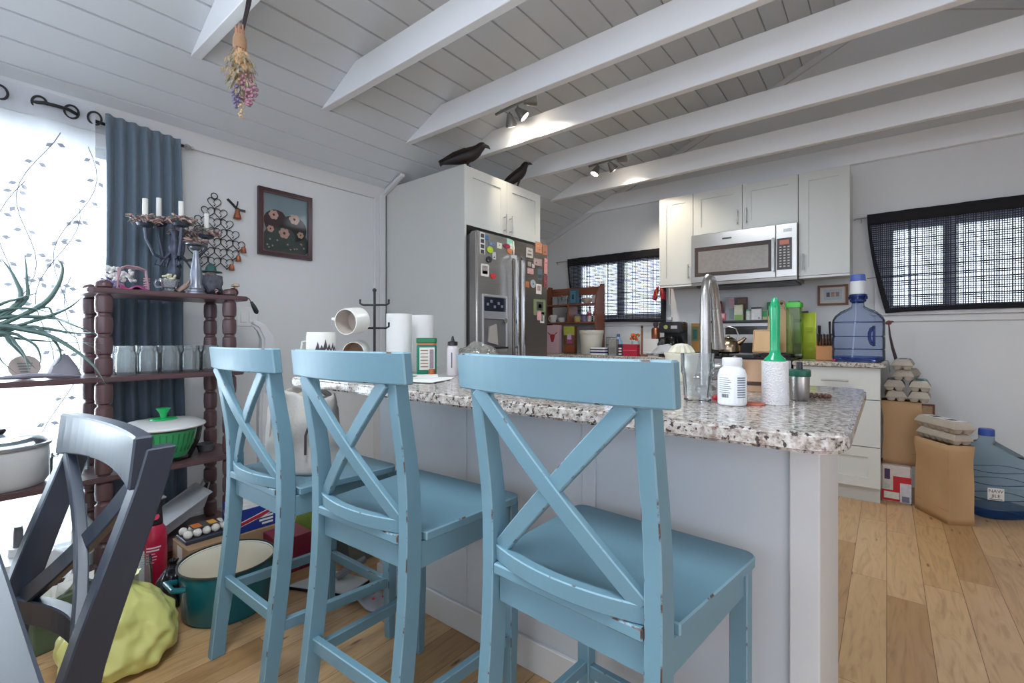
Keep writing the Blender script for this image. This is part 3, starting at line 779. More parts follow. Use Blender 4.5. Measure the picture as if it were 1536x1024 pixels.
def shy(u, v): return .02*math.sin(u*2*PI*7+1.2*v)*(.6+.4*v)
m = MB(); m.sheet(lambda u, v: (shy(u, v), -1.0+1.495*u, 2.03-1.98*v), 90, 12); m.build('voile', SHEER, t)
m = MB(); m.sheet(lambda u, v: (shy(u, 0)*.6, -1.0+1.495*u, 2.145-.115*v), 90, 2); m.build('header_band', SHEERB, t)
m = MB()
for k, (y0, z0) in enumerate([(.47, 1.95), (.40, 1.66), (.33, 1.98), (.26, 1.74), (.45, 1.34)]):
    pts = []
    for i in range(16):
        q = i/15; y = y0+.05*math.sin(q*7+k)-.10*q; z = z0-.75*q
        u = (y+1.0)/1.495; pts.append((shy(u, (2.03-z)/1.98)+.004, y, z))
    m.tube(pts, .0018, 4)
    for i in range(1, 15, 2):
        p = Vector(pts[i])
        for sg in (-1, 1):
            a = R.uniform(.2, 1.1)*sg; L = .032
            d = Vector((0, math.sin(a), -math.cos(a)*.6+.2)).normalized(); n_ = Vector((0, -d.z, d.y))
            b0 = p+d*.008
            vs = [m.v(b0), m.v(b0+d*L*.5+n_*.010+Vector((.002,0,0))), m.v(b0+d*L), m.v(b0+d*L*.5-n_*.010+Vector((.002,0,0)))]
            m.f(vs)
m.build('vine_embroidery', VINE, t)
for i, y in enumerate((-.1, .06, .19, .309, .412, .492)):
    m = MB(); m.tube([(.004+.010*math.sin(a), y+.024*math.cos(a), 2.088+.026*math.sin(a)) for a in [2*PI*j/20 for j in range(20)]], .0045, 6, True)
    m.build('eyelet', IRON, t)
t2 = thing('curtain_rod', 'dark iron curtain rod with a small scrolled finial above the glazed door', 'curtain rod', (-2.885, -.2, 2.088))
m = MB(); m.tube([(-.055, -.9, 0), (-.055, .35, 0), (-.04, .47, 0), (.008, .52, 0), (.012, .56, 0), (.008, .60, 0), (-.04, .65, 0), (-.055, .74, 0), (-.058, 1.06, 0)], .0075, 10); m.build('pole', IRON, t2)
m = MB(); m.lathe([(0,0), (.008,.002), (.016,.014), (.012,.026), (.006,.034), (.010,.042), (0,.05)], 12); o = m.build('finial', NICKEL, t2); o.rotation_euler = (-PI/2, 0, 0); o.location = (-.058, 1.0605, 0)
m = MB(); m.tube([(-.10, 1.045, .0), (-.07, 1.045, -.008), (-.058, 1.045, -.0085)], .006, 8); m.build('bracket', NICKEL, t2)

# ------------------------------------------------------------------ stepped spindle shelf
t = thing('spindle_shelf', 'dark wooden shelf unit with turned spindle posts, crowded with jars and candles', 'shelf', (-2.68, .3, 0))
def sl(m): m.M = Matrix.Translation((2.68, -.3, 0)); return m
LV = [.12, .487, .898, 1.268]
for z, y0, y1 in ((.12, -1.0, 1.0), (.487, -1.0, 1.0), (.898, -1.0, 1.0), (1.268, .405, 1.02)):
    m = sl(MB()); m.prism(rounded(-2.85, -2.515, y0, y1, .02), z-.022, z); m.build('shelf_board', DARKW, t, bevel=.004, seg=2)
def spindle(z0, z1, x, y, r=.031):
    pr = []; n = max(1, round((z1-z0)/.0875)); h = (z1-z0)/n
    for k in range(n):
        a = z0+k*h
        pr += [(r*.72, a+.001), (r*.72, a+.004), (r*.93, a+.010), (r, a+h*.45), (r*.95, a+h-.012), (r*.72, a+h-.004), (r*.72, a+h-.001)]
    m = MB(); m.M = Matrix.Translation((2.68+x, y-.3, 0)); m.lathe(pr, 16); m.build('spindle_post', DARKW, t)
for x in (-2.55, -2.80):
    for y in (.462, .940):
        spindle(0, LV[0]-.0225, x, y); spindle(LV[0]+.0005, LV[1]-.0225, x, y); spindle(LV[1]+.0005, LV[2]-.0225, x, y); spindle(LV[2]+.0005, LV[3]-.0225, x, y)
        lathe('post_cap', DARKW, [(.024, 0), (.03, .006), (.03, .02), (.022, .03), (.008, .034), (0, .035)], t, 14, c=(x+2.68, y-.3, LV[3]+.0005))
    for a, b_ in zip([0]+LV[:2], LV[:3]): spindle(a+(.0005 if a else 0), b_-.0225, x, -.95)
# glass jars on the middle board
JARG = glass('jar_glass', (250,252,252), haze=.10, hz=(250,252,255), edge=.16)
def jar_parts(t, r, h, neck=.82, lid=None):
    m = MB(); m.lathe([(r*.9, .0), (r, .006), (r, h*.72), (r*neck, h*.84), (r*neck, h), (r*neck-.003, h), (r*neck-.003, h*.85), (r-.004, h*.71), (r-.004, .012), (0, .009)], 20, caps=False); m.build('glass_body', JARG, t)
    m = MB()
    for k in range(3):
        z = h*.865+k*h*.045; q = r*neck+.0012
        m.tube([(q*math.cos(a), q*math.sin(a), z) for a in [2*PI*j/18 for j in range(18)]], .0016, 5, True)
    m.build('screw_thread', JARG, t)
    if lid: lathe('lid', lid, [(0, h+.001), (r*neck+.004, h+.001), (r*neck+.004, h+.016), (0, h+.018)], t)
j0 = thing('glass_jar', 'empty clear glass canning jar in the row on the middle shelf board', 'jar', (-2.605, .545, .899), 0, 'empty canning jars on the middle shelf')
jar_parts(j0, .040, .125)
for i in range(1, 5): dup(j0, (-2.605, .545+.0825*i, .899), .4*i)
for i in range(5): dup(j0, (-2.71, .55+.0825*i, .899), .7*i)
# salad spinner
GREENP = M('green_plastic', (52,190,112), .3, var=.06)
t = thing('salad_spinner', 'bright green salad spinner with white lid on the shelf behind the black chair', 'salad spinner', (-2.672, .70, .488)); t.scale = (1.13, 1.13, 1.27)
m = MB(); pr = [(.085, .0), (.10, .004), (.128, .06), (.138, .118), (.135, .118), (.124, .06), (.096, .008), (0, .006)]; m.lathe(pr, 30, caps=False); m.build('clear_bowl', glass('clear_plastic', (248,252,250), haze=.04, edge=.12), t)
m = MB(); m.lathe([(0,.012), (.085, .012), (.112, .06), (.126, .112), (.123, .112), (.108, .06), (.082, .016), (0, .015)], 30, caps=False); bk = m.build('basket', GREENP, t)
m = MB()
for j in range(36):
    a = 2*PI*j/36
    m.bar((.1005*math.cos(a), .1005*math.sin(a), .035), (.1255*math.cos(a), .1255*math.sin(a), .102), .005, .003, up=(math.cos(a), math.sin(a), 0))
m.build('basket_slot', M('green_deep', (34,150,86), .4), bk, smooth=False)
lathe('lid', M('lid_white', (226,226,224), .35), [(0, .120), (.146, .120), (.150, .124), (.148, .130), (.12, .142), (.07, .147), (0, .148)], t, 30)
lathe('lid_window', GREENP, [(0, .1482), (.05, .1482), (.046, .152), (0, .153)], t, 24)
lathe('knob', GREENP, [(0, .1532), (.010, .1532), (.013, .17), (.026, .188), (.024, .190), (0, .186)], t, 16)
lathe('grey_dish', M('grey_pewter', (88,86,92), .4), [(0,.001), (.05,.001), (.062,.03), (.064,.036), (.058,.036), (.048,.008), (0,.006)], at=(-2.70, .885, .488), sx=.8, sy=.62)
tag(bpy.data.objects['grey_dish'], 'small dark grey dish beside the green salad spinner', 'dish')
# slow cooker and storage jars on the lower board
t = thing('slow_cooker', 'white slow cooker with glass lid at the edge of the picture on the shelf', 'slow cooker', (-2.672, .175, .488))
lathe('base', M('cooker_white', (216,216,218), .3), [(0,.0), (.125,.0), (.138,.02), (.142,.12), (.138,.15), (0,.15)], t, 30)
lathe('rim', M('cooker_rim', (160,164,170), .25, .4), [(.132,.151), (.147,.151), (.148,.162), (.130,.163)], t, 30)
lathe('lid', glass('lid_glass', (240,244,246), haze=.2), [(0,.1635), (.136,.1635), (.12,.182), (.06,.196), (0,.2)], t, 30)
lathe('lid_knob', BLACKPL, [(0,.2), (.012,.2), (.02,.214), (.016,.222), (0,.223)], t, 14)
def clip_jar(label, at, r, h):
    t = thing('storage_jar', label, 'jar', at)
    lathe('glass_body', JARG, [(r*.92,0), (r,.008), (r,h*.8), (r*.9,h*.88), (r*.9,h*.92), (r*.87,h*.92), (r*.96,h*.8), (r*.96,.012), (0,.01)], t, 22, caps=False)
    lathe('lid', JARG, [(0,h*.925), (r*.94,h*.925), (r*.94,h*.965), (r*.5,h), (0,h)], t, 22)
    m = MB(); m.tube([(r*.93*math.cos(a), r*.93*math.sin(a), h*.90) for a in [2*PI*j/22 for j in range(22)]], .002, 6, True)
    m.tube([(r*.93, .02, h*.9), (r*1.12, .02, h*.7), (r*1.12, -.02, h*.7), (r*.93, -.02, h*.9)], .002, 6); m.build('wire_clip', NICKEL, t)
clip_jar('clear clip-top glass jar in front of the slow cooker', (-2.552, .345, .488), .044, .125)
clip_jar('clear clip-top glass jar farther along, behind the black chair back', (-2.70, .395, .488), .046, .155)
# things on the lowest board and the floor in front
t = thing('countertop_appliance', 'white domed appliance with an upright grey post on the lowest shelf board', 'appliance', (-2.66, .225, .121))
lathe('base', M('appliance_white', (214,214,214), .35), [(0,0), (.12,0), (.13,.02), (.125,.06), (.10,.085), (0,.09)], t, 26)
lathe('post', M('grey_rubber', (96,98,104), .5), [(0,.0905), (.016,.0905), (.014,.18), (.012,.2), (0,.2)], t, 14)
lathe('post_collar', M('appliance_white', (0,0,0)), [(.0165,.0905), (.03,.0905), (.028,.12), (.0165,.122)], t, 16)
m = MB(); m.tube([(.13*math.cos(a)*1.0, .13*math.sin(a), .045+.012*math.sin(3*a)) for a in [PI*1.2+PI*.9*j/16 for j in range(17)]], .005, 7); m.build('cord', M('cord_white', (220,220,220), .5), t)
t = thing('wine_bottle', 'white labelled bottle standing on the lowest shelf behind the black chair', 'bottle', (-2.60, .405, .121))
lathe('glass_body', M('bottle_clear', (170,176,172), .1), [(0,0), (.034,0), (.036,.01), (.036,.15), (.03,.175), (.013,.205), (.013,.25), (0,.25)], t)
lathe('paper_label', PAPER, [(.0364,.05), (.0368,.05), (.0368,.145), (.0364,.145)], t, caps=False)
text('lettering', 'DO', .026, BLACKPL, t, (.0372, -.004, .115), (PI/2, 0, PI/2-.15), .0003)
t = thing('fire_extinguisher', 'red fire extinguisher with a black top, standing before the shelf', 'fire extinguisher', (-2.425, .600, 0))
lathe('cylinder', M('extinguisher_red', (176,30,62), .28), [(0,0), (.045,0), (.048,.008), (.048,.215), (.044,.25), (.032,.272), (0,.274)], t, 24)
m = MB(); m.rings([[(-.03,-.028,.2745), (.03,-.028,.2745), (.03,.028,.2745), (-.03,.028,.2745)], [(-.026,-.025,.34), (.026,-.025,.34), (.026,.025,.34), (-.026,.025,.34)], [(-.024,-.03,.375), (.024,-.03,.375), (.024,.03,.375), (-.024,.03,.375)]]); m.build('head', BLACKPL, t, smooth=False, bevel=.004)
m = MB(); m.box(-.02, .02, -.035, .042, .3755, .383); m.build('lever', M('lever_grey', (150,152,154), .4, .3), t, smooth=False, bevel=.002)
m = MB(); m.sheet(lambda u, v: (.0486*math.cos(-1.9+1.0*u), .0486*math.sin(-1.9+1.0*u), .02+.16*v), 8, 2); m.build('white_label', PAPER, t)
m = MB(); m.cyl((.0275, .0, .31), (.0300, .0, .311), .014, n=14); m.build('red_badge', M('badge_red', (196,60,84), .4), t)
for i, (w_, s_) in enumerate(((.05, .006), (.044, .006), (.03, .003), (.036, .003), (.034, .003), (.026, .003))):
    z = .185-i*.012; m = MB(); m.sheet(lambda u, v: (.0487*math.cos(-.75+1.05*u*w_/.05), .0487*math.sin(-.75+1.05*u*w_/.05), z+s_*v), 6, 1); m.build('print_line', M('print_white', (226,206,212), .6), t)
t = thing('glass_jar', 'clear ribbed glass jar on the floor in front of the fire extinguisher', 'jar', (-2.345, .535, 0)); jar_parts(t, .042, .178, .9)
GP = M('grey_roaster', (186,188,192), .5, 0)
t = thing('roasting_pan', 'grey metal roasting pan leaning on its edge on the lowest shelf', 'pan', (-2.68, .66, .126), rot=(rad(30), 0, 0)); t.scale = (.8, .8, .8)
m = MB(); m.rings([[(x*.8, y*.85, 0) for x, y in ((-.12,0),(.12,0),(.12,.32),(-.12,.32))]]+[[(x, y, .07) for x, y in ((-.13,-.012),(.13,-.012),(.13,.332),(-.13,.332))], [(x, y, .07) for x, y in ((-.145,-.03),(.145,-.03),(.145,.345),(-.145,.345))], [(x, y, .066) for x, y in ((-.145,-.03),(.145,-.03),(.145,.345),(-.145,.345))]]); m.build('pan_body', GP, t, bevel=.006, seg=2)
m = MB(); m.tube([(-.06, .345, .068), (-.05, .372, .09), (.05, .372, .09), (.06, .345, .068)], .005, 8); m.build('handle', NICKEL, t)
t = thing('cardboard_box', 'plain brown cardboard box on the floor under the blue carton and egg tray', 'box', (-2.405, .885, 0))
m = MB(); m.box(-.10, .10, -.195, .20, 0, .16); m.build('carton', CARD, t, smooth=False, bevel=.002)
m = MB(); m.box(-.03, .03, -.1965, -.1955, .0, .15); m.box(.1005, .1012, -.16, -.09, .02, .14); m.build('paper_tape', M('tape_pale', (206,200,190), .6), t, smooth=False)
t = thing('soda_carton', 'blue carton of cans with red and white lettering, on the brown box', 'box', (-2.405, .975, .161))
m = MB(); m.box(-.095, .09, -.085, .09, 0, .105); m.build('carton', M('carton_blue', (38,60,138), .35), t, smooth=False, bevel=.002)
m = MB(); m.box(-.094, .089, -.07, .075, .1055, .1062)
m.build('top_print', M('carton_white', (206,206,204), .5, var=.5, scale=30), t, smooth=False)
RED = M('print_red', (186,42,58), .45); WHT = M('print_white2', (232,230,226), .5)
for sgn in (0, 1):
    if sgn == 0:
        m = MB(); m.rings([[(-.075, -.0855, .075), (-.02, -.0855, .052), (.01, -.0855, .03), (-.03, -.0855, .03), (-.07, -.0855, .05)], [(-.075, -.0865, .075), (-.02, -.0865, .052), (.01, -.0865, .03), (-.03, -.0865, .03), (-.07, -.0865, .05)]]); m.build('white_swoosh', WHT, t, smooth=False)
        m = MB(); m.rings([[(x, -.0867, z) for x, z in ((-.07,.078),(-.02,.058),(-.015,.045),(-.066,.064))], [(x, -.0873, z) for x, z in ((-.07,.078),(-.02,.058),(-.015,.045),(-.066,.064))]]); m.build('red_script', RED, t, smooth=False)
        for k in range(5):
            m = MB(); x = .012+k*.014; m.box(x, x+.008, -.0865, -.0855, .02+.004*(k % 2), .06-.006*k); m.build('white_splash', WHT, t, smooth=False)
    else:
        m = MB(); m.rings([[(.0905, y, z) for y, z in ((-.08,.05),(.06,.085),(.06,.062),(-.08,.028))], [(.0915, y, z) for y, z in ((-.08,.05),(.06,.085),(.06,.062),(-.08,.028))]]); m.build('white_band', WHT, t, smooth=False)
        m = MB(); m.rings([[(.0917, y, z) for y, z in ((-.078,.047),(.058,.081),(.058,.066),(-.078,.032))], [(.0925, y, z) for y, z in ((-.078,.047),(.058,.081),(.058,.066),(-.078,.032))]]); m.build('red_band', RED, t, smooth=False)
        for k in range(3):
            m = MB(); m.box(.0905, .0915, -.005+.012*k, .07, .047-.016*k, .056-.016*k); m.build('small_print', WHT, t, smooth=False)
EGGP = M('egg_pulp', (176,166,152), .9, var=.08, scale=30, bump=.15); EGGL = M('egg_label', (214,214,210), .7, var=.3, scale=26)
def egg_carton(label, at, rz=0, nx=2, ny=6, p=.048, h=.032, top=EGGL, group=None, rot=None, extra=None):
    t = thing('egg_carton', label, 'egg carton', at, rz, group, rot)
    W, L = nx*p, ny*p
    m = MB()
    def und(u, v):
        x, y = -W/2+W*u, -L/2+L*v
        z = h*.5-h*.5*min(1, 1.9*max(0, math.sin(PI*((u*nx) % 1))))*min(1, 1.9*max(0, math.sin(PI*((v*ny) % 1))))
        return (x, y, z)
    m.sheet(und, nx*8, ny*8); m.build('cup_tray', EGGP, t)
    m = MB(); e = .006
    m.rings([[(x*(W/2+e), y*(L/2+e), h*.5+.001) for x, y in ((-1,-1),(1,-1),(1,1),(-1,1))], [(x*(W/2+e), y*(L/2+e), h*.5+.006) for x, y in ((-1,-1),(1,-1),(1,1),(-1,1))], [(x*(W/2-.012), y*(L/2-.012), h+.02) for x, y in ((-1,-1),(1,-1),(1,1),(-1,1))]])
    lid = m.build('lid', EGGP, t, bevel=.004, seg=2)
    m = MB(); m.box(-W/2+.018, W/2-.018, -L/2+.02, L/2-.02, h+.0203, h+.021); lb = m.build('paper_label', top, lid, smooth=False)
    for yy in (-L*.2, L*.2):
        m = MB(); m.box(-W*.2, W*.2, yy-L*.07, yy+L*.07, h+.0211, h+.0216); m.build('label_window', extra or M('egg_window', (60,54,52), .8, var=.3), lb, smooth=False)
    return t
t = thing('egg_tray', 'flat tray of white eggs with an orange label, beside the blue carton', 'egg tray', (-2.425, .787, .161))
m = MB(); m.box(-.062, .062, -.088, .095, 0, .018); m.build('base_tray', M('tray_dark', (54,58,70), .5), t, smooth=False, bevel=.003)
for i in range(2):
    for j in range(5):
        m = MB(); m.ball((-.03+.06*i, -.07+.036*j, .033), (.022, .017, .018), 12, 8); tag(m.build('hen_egg', M('egg_white', (222,218,210), .5), at=(-2.425, .787, .1615)), 'white hen egg sitting in the tray beside the blue carton', 'egg', 'eggs in the tray on the cardboard box')
m = MB(); m.box(-.045, .03, -.05, .06, .0515, .0525); lb = m.build('label_card', M('label_dark', (70,72,72), .5), t, smooth=False)
for y0, y1, c_ in ((-.045, -.01, (214,120,60)), (.02, .05, (222,160,70))):
    m = MB(); m.box(-.035, .02, y0, y1, .0526, .0530); m.build('label_spot', M('spot%d' % c_[1], c_, .5), lb, smooth=False)
TEAL = M('teal_enamel', (20,104,116), .2, var=.05)
t = thing('stock_pot', 'large round teal enamel pot with cream inside, on the floor beside the stool', 'pot', (-2.035, .745, 0))
lathe('pot_body', TEAL, [(0,.0), (.142,0), (.152,.012), (.163,.185), (.168,.19), (.1625,.1905), (.158,.186), (.150,.1), (.146,.02), (0,.02)], t, 40)
lathe('lining', M('cream_enamel', (222,214,196), .3), [(.1615,.1906), (.1575,.185), (.1495,.1), (.1455,.021), (0,.0206)], t, 40, caps=False)
lathe('rim', M('rim_black', (64,60,56), .4), [(.164,.1905), (.1695,.189), (.1695,.1935), (.164,.1945)], t, 40)
for sg in (-1, 1):
    m = MB(); m.tube([(-.045, sg*.160, .145), (-.04, sg*.195, .155), (.04, sg*.195, .155), (.045, sg*.160, .145)], .010, 10); m.build('handle', TEAL, t)
t = thing('maroon_box', 'dark red cardboard box on the floor behind the teal pot', 'box', (-2.17, 1.05, 0))
m = MB(); m.box(-.09, .075, -.075, .075, 0, .16); m.build('carton', M('maroon', (122,30,54), .45, var=.15), t, smooth=False, bevel=.002)
m = MB(); m.box(-.07, .05, -.0758, -.0752, .09, .13); m.box(-.07, .0, -.0758, -.0752, .04, .06); m.build('pale_print', M('print_rose', (190,120,130), .6), t, smooth=False)
t = thing('shopping_bag', 'green and yellow patterned shopping bag on the floor behind the stools', 'bag', (-2.27, 1.26, 0), .3)
m = MB(); m.rings([[(-.10,-.06,0),(.10,-.06,0),(.10,.06,0),(-.10,.06,0)], [(-.11,-.065,.12),(.11,-.065,.12),(.11,.065,.12),(-.11,.065,.12)], [(-.105,-.03,.215),(.105,-.03,.215),(.105,.035,.21),(-.105,.035,.22)]]); m.build('body', M('bag_green', (120,140,62), .6, var=.5, scale=9), t, bevel=.008, seg=2)
m = MB(); m.tube([(-.05, -.03, .21), (-.04, -.035, .26), (.04, -.035, .26), (.05, -.03, .21)], .006, 7); m.build('handle', M('strap_green', (84,120,50), .7), t)
t = thing('storage_bin', 'clear plastic bin on the floor beside the patterned shopping bag', 'bin', (-2.02, 1.30, 0))
m = MB(); m.rings([[(-.08,-.08,.003),(.08,-.08,.003),(.08,.08,.003),(-.08,.08,.003)], [(-.095,-.095,.17),(.095,-.095,.17),(.095,.095,.17),(-.095,.095,.17)], [(-.102,-.102,.172),(.102,-.102,.172),(.102,.102,.172),(-.102,.102,.172)]], caps=False); m.build('body', glass('bin_plastic', (214,220,210), haze=.25), t, smooth=False, solid=.003)
m = MB(); m.box(-.104, .104, -.104, .104, .1745, .180); m.build('lid', glass('bin_plastic', ()), t, smooth=False)
t = thing('dustpan', 'white dustpan with a black rim lying on the floor behind the stools', 'dustpan', (-1.86, 1.075, 0), .45)
m = MB(); m.prism([(-.15,-.06), (.13,-.06), (.15,.06), (-.06,.10)], .004, .02); m.build('pan', M('pan_white', (206,208,208), .4), t, smooth=False, bevel=.004)
m = MB(); m.tube([(-.15,-.06,.006), (.13,-.06,.006), (.15,.06,.006), (-.06,.10,.006)], .006, 6, True); m.build('rubber_rim', BLACKPL, t)
m = MB(); m.bar((.02,.02,.03), (.12,.09,.09), .035, .02); m.build('handle', M('grip_grey', (120,122,126), .5), t, smooth=False, bevel=.004)
t = thing('cleaning_cloth', 'grey folded cloth with red dots on the floor before the island', 'cloth', (-1.60, 1.10, 0), .2)
m = MB(); m.sheet(lambda u, v: (-.09+.18*u, -.045+.09*v, .03+.018*math.sin(u*7)*math.cos(v*5)-.026*(2*abs(u-.5))**3), 16, 8); m.build('fabric', M('cloth_grey', (150,150,156), .9, var=.1), t, solid=.008)
m = MB()
for i in range(6): m.ball((-.06+.024*i, -.02+.03*(i % 2), .046), (.007, .007, .003), 8, 5)
m.build('red_dot', M('dot_red', (196,40,64), .6), t)
# bags
YEL = cloth_mat('yellow_film', (226,226,96), .9, transl=.25); _y = M('yellow_plastic', (214,212,128), .32, var=.08, scale=6)
CREASE = []
for _k in range(70):
    _d = Vector((R.uniform(-1,1), R.uniform(-1,1), R.uniform(-1,1))).normalized(); _e = Vector((R.uniform(-1,1), R.uniform(-1,1), R.uniform(-.6,.6))).normalized()
    CREASE.append((_d, R.uniform(-.14,.14), _e, R.uniform(-.12,.12), R.uniform(.03,.08), R.uniform(.022,.045), R.uniform(-.007,.008)))
def creased(p, n):
    k = 0
    for d, o, e, oe, le, w_, amp in CREASE:
        a = abs(p.dot(d)-o)/w_; b_ = abs(p.dot(e)-oe)/le
        if a < 1 and b_ < 1: k += amp*(1-a)*(1-b_*b_)
    return p+n*k
def sack(name, label, at, r, h, mat, seed, cat='bag', knot=True):
    t = thing(name, label, cat, at)
    def f(u, v):
        a = 2*PI*u; prof = math.sin(PI*min(1, v*1.12+.0))**.55 if v < .8 else 0
        k = [(0,.6), (.07,.92), (.22,1.0), (.42,.97), (.6,.84), (.74,.58), (.85,.22), (.91,.13), (1,.30)]
        for (v0, r0), (v1, r1) in zip(k, k[1:]):
            if v <= v1: rr = r0+(r1-r0)*(v-v0)/(v1-v0); break
        z = h*v
        q = Vector((math.cos(a)*1.5+seed, math.sin(a)*1.5, v*3))
        wr = 1+.22*noise.noise(q*1.1)+.10*noise.noise(q*2.7+Vector((5,0,0)))+.05*math.sin(7*a+9*v+3*noise.noise(q*2))*v*(1-v)*1.0
        p = Vector((r[0]*rr*wr*math.cos(a), r[1]*rr*wr*math.sin(a), max(.002, z+.03*h*noise.noise(q*2)*(v > .05))))
        return creased(p+noise.noise_vector(p*5)*.014*(v > .03), Vector((math.cos(a), math.sin(a), .3))*min(1, v*5))
    m = MB(); m.sheet(f, 120, 48, closed_u=True); m.build('bag_film', mat, t, ang=80)
    if knot:
        m = MB(); m.tube([(r[0]*.14*math.cos(a), r[1]*.14*math.sin(a), h*.885) for a in [2*PI*j/14 for j in range(14)]], .006, 7, True); m.build('tied_neck', mat, t)
    return t
sack('plastic_bag', 'knotted yellow plastic bag on the floor behind the black chair', (-1.965, .400, 0), (.155, .150), .285, _y, 3.1)
sack('plastic_bag', 'small crumpled black plastic bag squeezed between the yellow bag and teal pot', (-2.228, .615, 0), (.062, .056), .17, M('black_film', (24,24,28), .22), 9.3, knot=True)
t = thing('gift_bag', 'green floral gift bag with white tissue on the floor behind the black chair', 'bag', (-2.27, .30, 0), .2)
m = MB(); m.box(-.05, .05, -.09, .09, 0, .17); m.build('paper_body', M('bag_leafgreen', (78,92,70), .6, var=.6, scale=16), t, smooth=False, bevel=.004)
m = MB(); m.sheet(jitter(lambda u, v: (-.04+.08*u, -.08+.16*v, .185+.02*math.sin(9*u+7*v)), .02, 30), 10, 14); m.build('tissue', PAPER, t)
m = MB(); m.tube([(.051, -.04, .15), (.055, -.03, .22), (.055, .03, .22), (.051, .04, .15)], .003, 6); m.build('cord_handle', PAPER, t)
# tall white upright by the wall
t = thing('upright_steamer', 'tall white upright appliance with a curved handle standing against the white wall', 'appliance', (-2.78, 1.20, 0))
lathe('base', M('appliance_white', ()), [(0,0), (.11,0), (.12,.03), (.10,.12), (.05,.16), (0,.16)], t, 22)
m = MB(); m.sweep([(0,0,.155), (.0,.0,.6), (.0,.02,.9), (.0,.02,1.06), (0,-.02,1.13), (0,-.07,1.15)], [.05,.06,.075,.07,.05,.03], [.05,.06,.07,.06,.04,.025], up=(1,0,0)); m.build('body', M('appliance_white', ()), t, bevel=.012, seg=3)
m = MB(); m.box(.036, .04, .0, .04, .75, .92); m.build('grey_inset', M('inset_grey', (150,152,156), .4), t, smooth=False)
# tote bag on the stool
CANV = M('tote_canvas', (182,177,170), .9, var=.08, scale=30, bump=.2)
t = thing('tote_bag', 'grey canvas tote bag stuffed with cloth, resting on the blue stool seat', 'bag', (-1.625, .835, .6135), .02)
def tote(u, v):
    a = 2*PI*u; q = 1-.10*v
    ca, sa = math.cos(a), math.sin(a)
    x = .165*math.copysign(abs(ca)**.45, ca)*q; y = .088*math.copysign(abs(sa)**.5, sa)*(1-.35*v)
    z = .248*v+.012*math.sin(3*a)*v
    p = Vector((x, y, max(z, .001))); w_ = noise.noise_vector(p*11)*.022*min(1, v*3)
    w_.z *= .3
    return p+w_
m = MB(); m.sheet(tote, 60, 18, closed_u=True); m.build('body', CANV, t, solid=.004, ang=60)
m = MB(); m.sheet(lambda u, v: (.13*(2*u-1), .045*(2*v-1), .243+.012*math.sin(u*8)*math.cos(v*5)-.03*(2*u-1)**2), 16, 8); o = m.build('folded_cloth', M('tan_cloth', (176,160,132), .9, var=.15), solid=.01, at=t.location); tag(o, 'tan cloth stuffed in the top of the canvas tote bag', 'cloth')
for sg in (-1, 1):
    pts = [(-.07, sg*.085, .08), (-.065, sg*.082, .20), (-.05, sg*.072, .247), (-.02, sg*.085, .255), (.02, sg*.095, .235), (.055, sg*.1, .19), (.075, sg*.096, .10)]
    m = MB(); m.sweep(pts, .026, .005, up=(0, sg, .25)); m.build('strap', CANV, t)
m = MB(); m.tube([(.150, -.05, .24), (.162, -.055, .19), (.150, -.07, .13), (.158, -.075, .07)], .004, 7); m.build('key_cord', M('cord_dark', (66,50,52), .6), t)
# ------------------------------------------------------------------ top of the spindle shelf
ZT = 1.2685
SILV = M('aged_silver', (128,132,142), .35, .8, var=.2); PEWT = M('dark_pewter', (74,78,92), .45, .6, var=.2)
CANDLE = M('candle_wax', (232,230,224), .5, var=.02)
t = thing('candelabra', 'ornate pewter candelabra with white candles and twig wreaths on the top shelf', 'candelabra', (-2.70, .752, ZT))
lathe('base', PEWT, [(0,0), (.055,0), (.055,.01), (.04,.022), (.022,.035), (.014,.06), (.024,.085), (.030,.11), (.020,.14), (.013,.17), (.022,.2), (.028,.225), (.018,.25), (.012,.29), (.02,.31), (0,.315)], t, 18)
FLW = [M('twig_%d' % i, c, .85, var=.2) for i, c in enumerate([(168,136,128), (140,122,132), (194,170,160), (104,120,112)])]
CLAB = ['white candle on the candelabra arm toward the bright door', 'white candle on the candelabra arm toward the blue curtain', 'white candle standing at the room side of the candelabra', 'shortest white candle at the back of the candelabra', 'white candle on the candelabra arm toward the framed picture']
arms = [(-.115, .0, .325, .115), (-.045, -.07, .352, .12), (.005, .078, .335, .105), (.06, -.075, .30, .06), (.128, .028, .305, .11)]
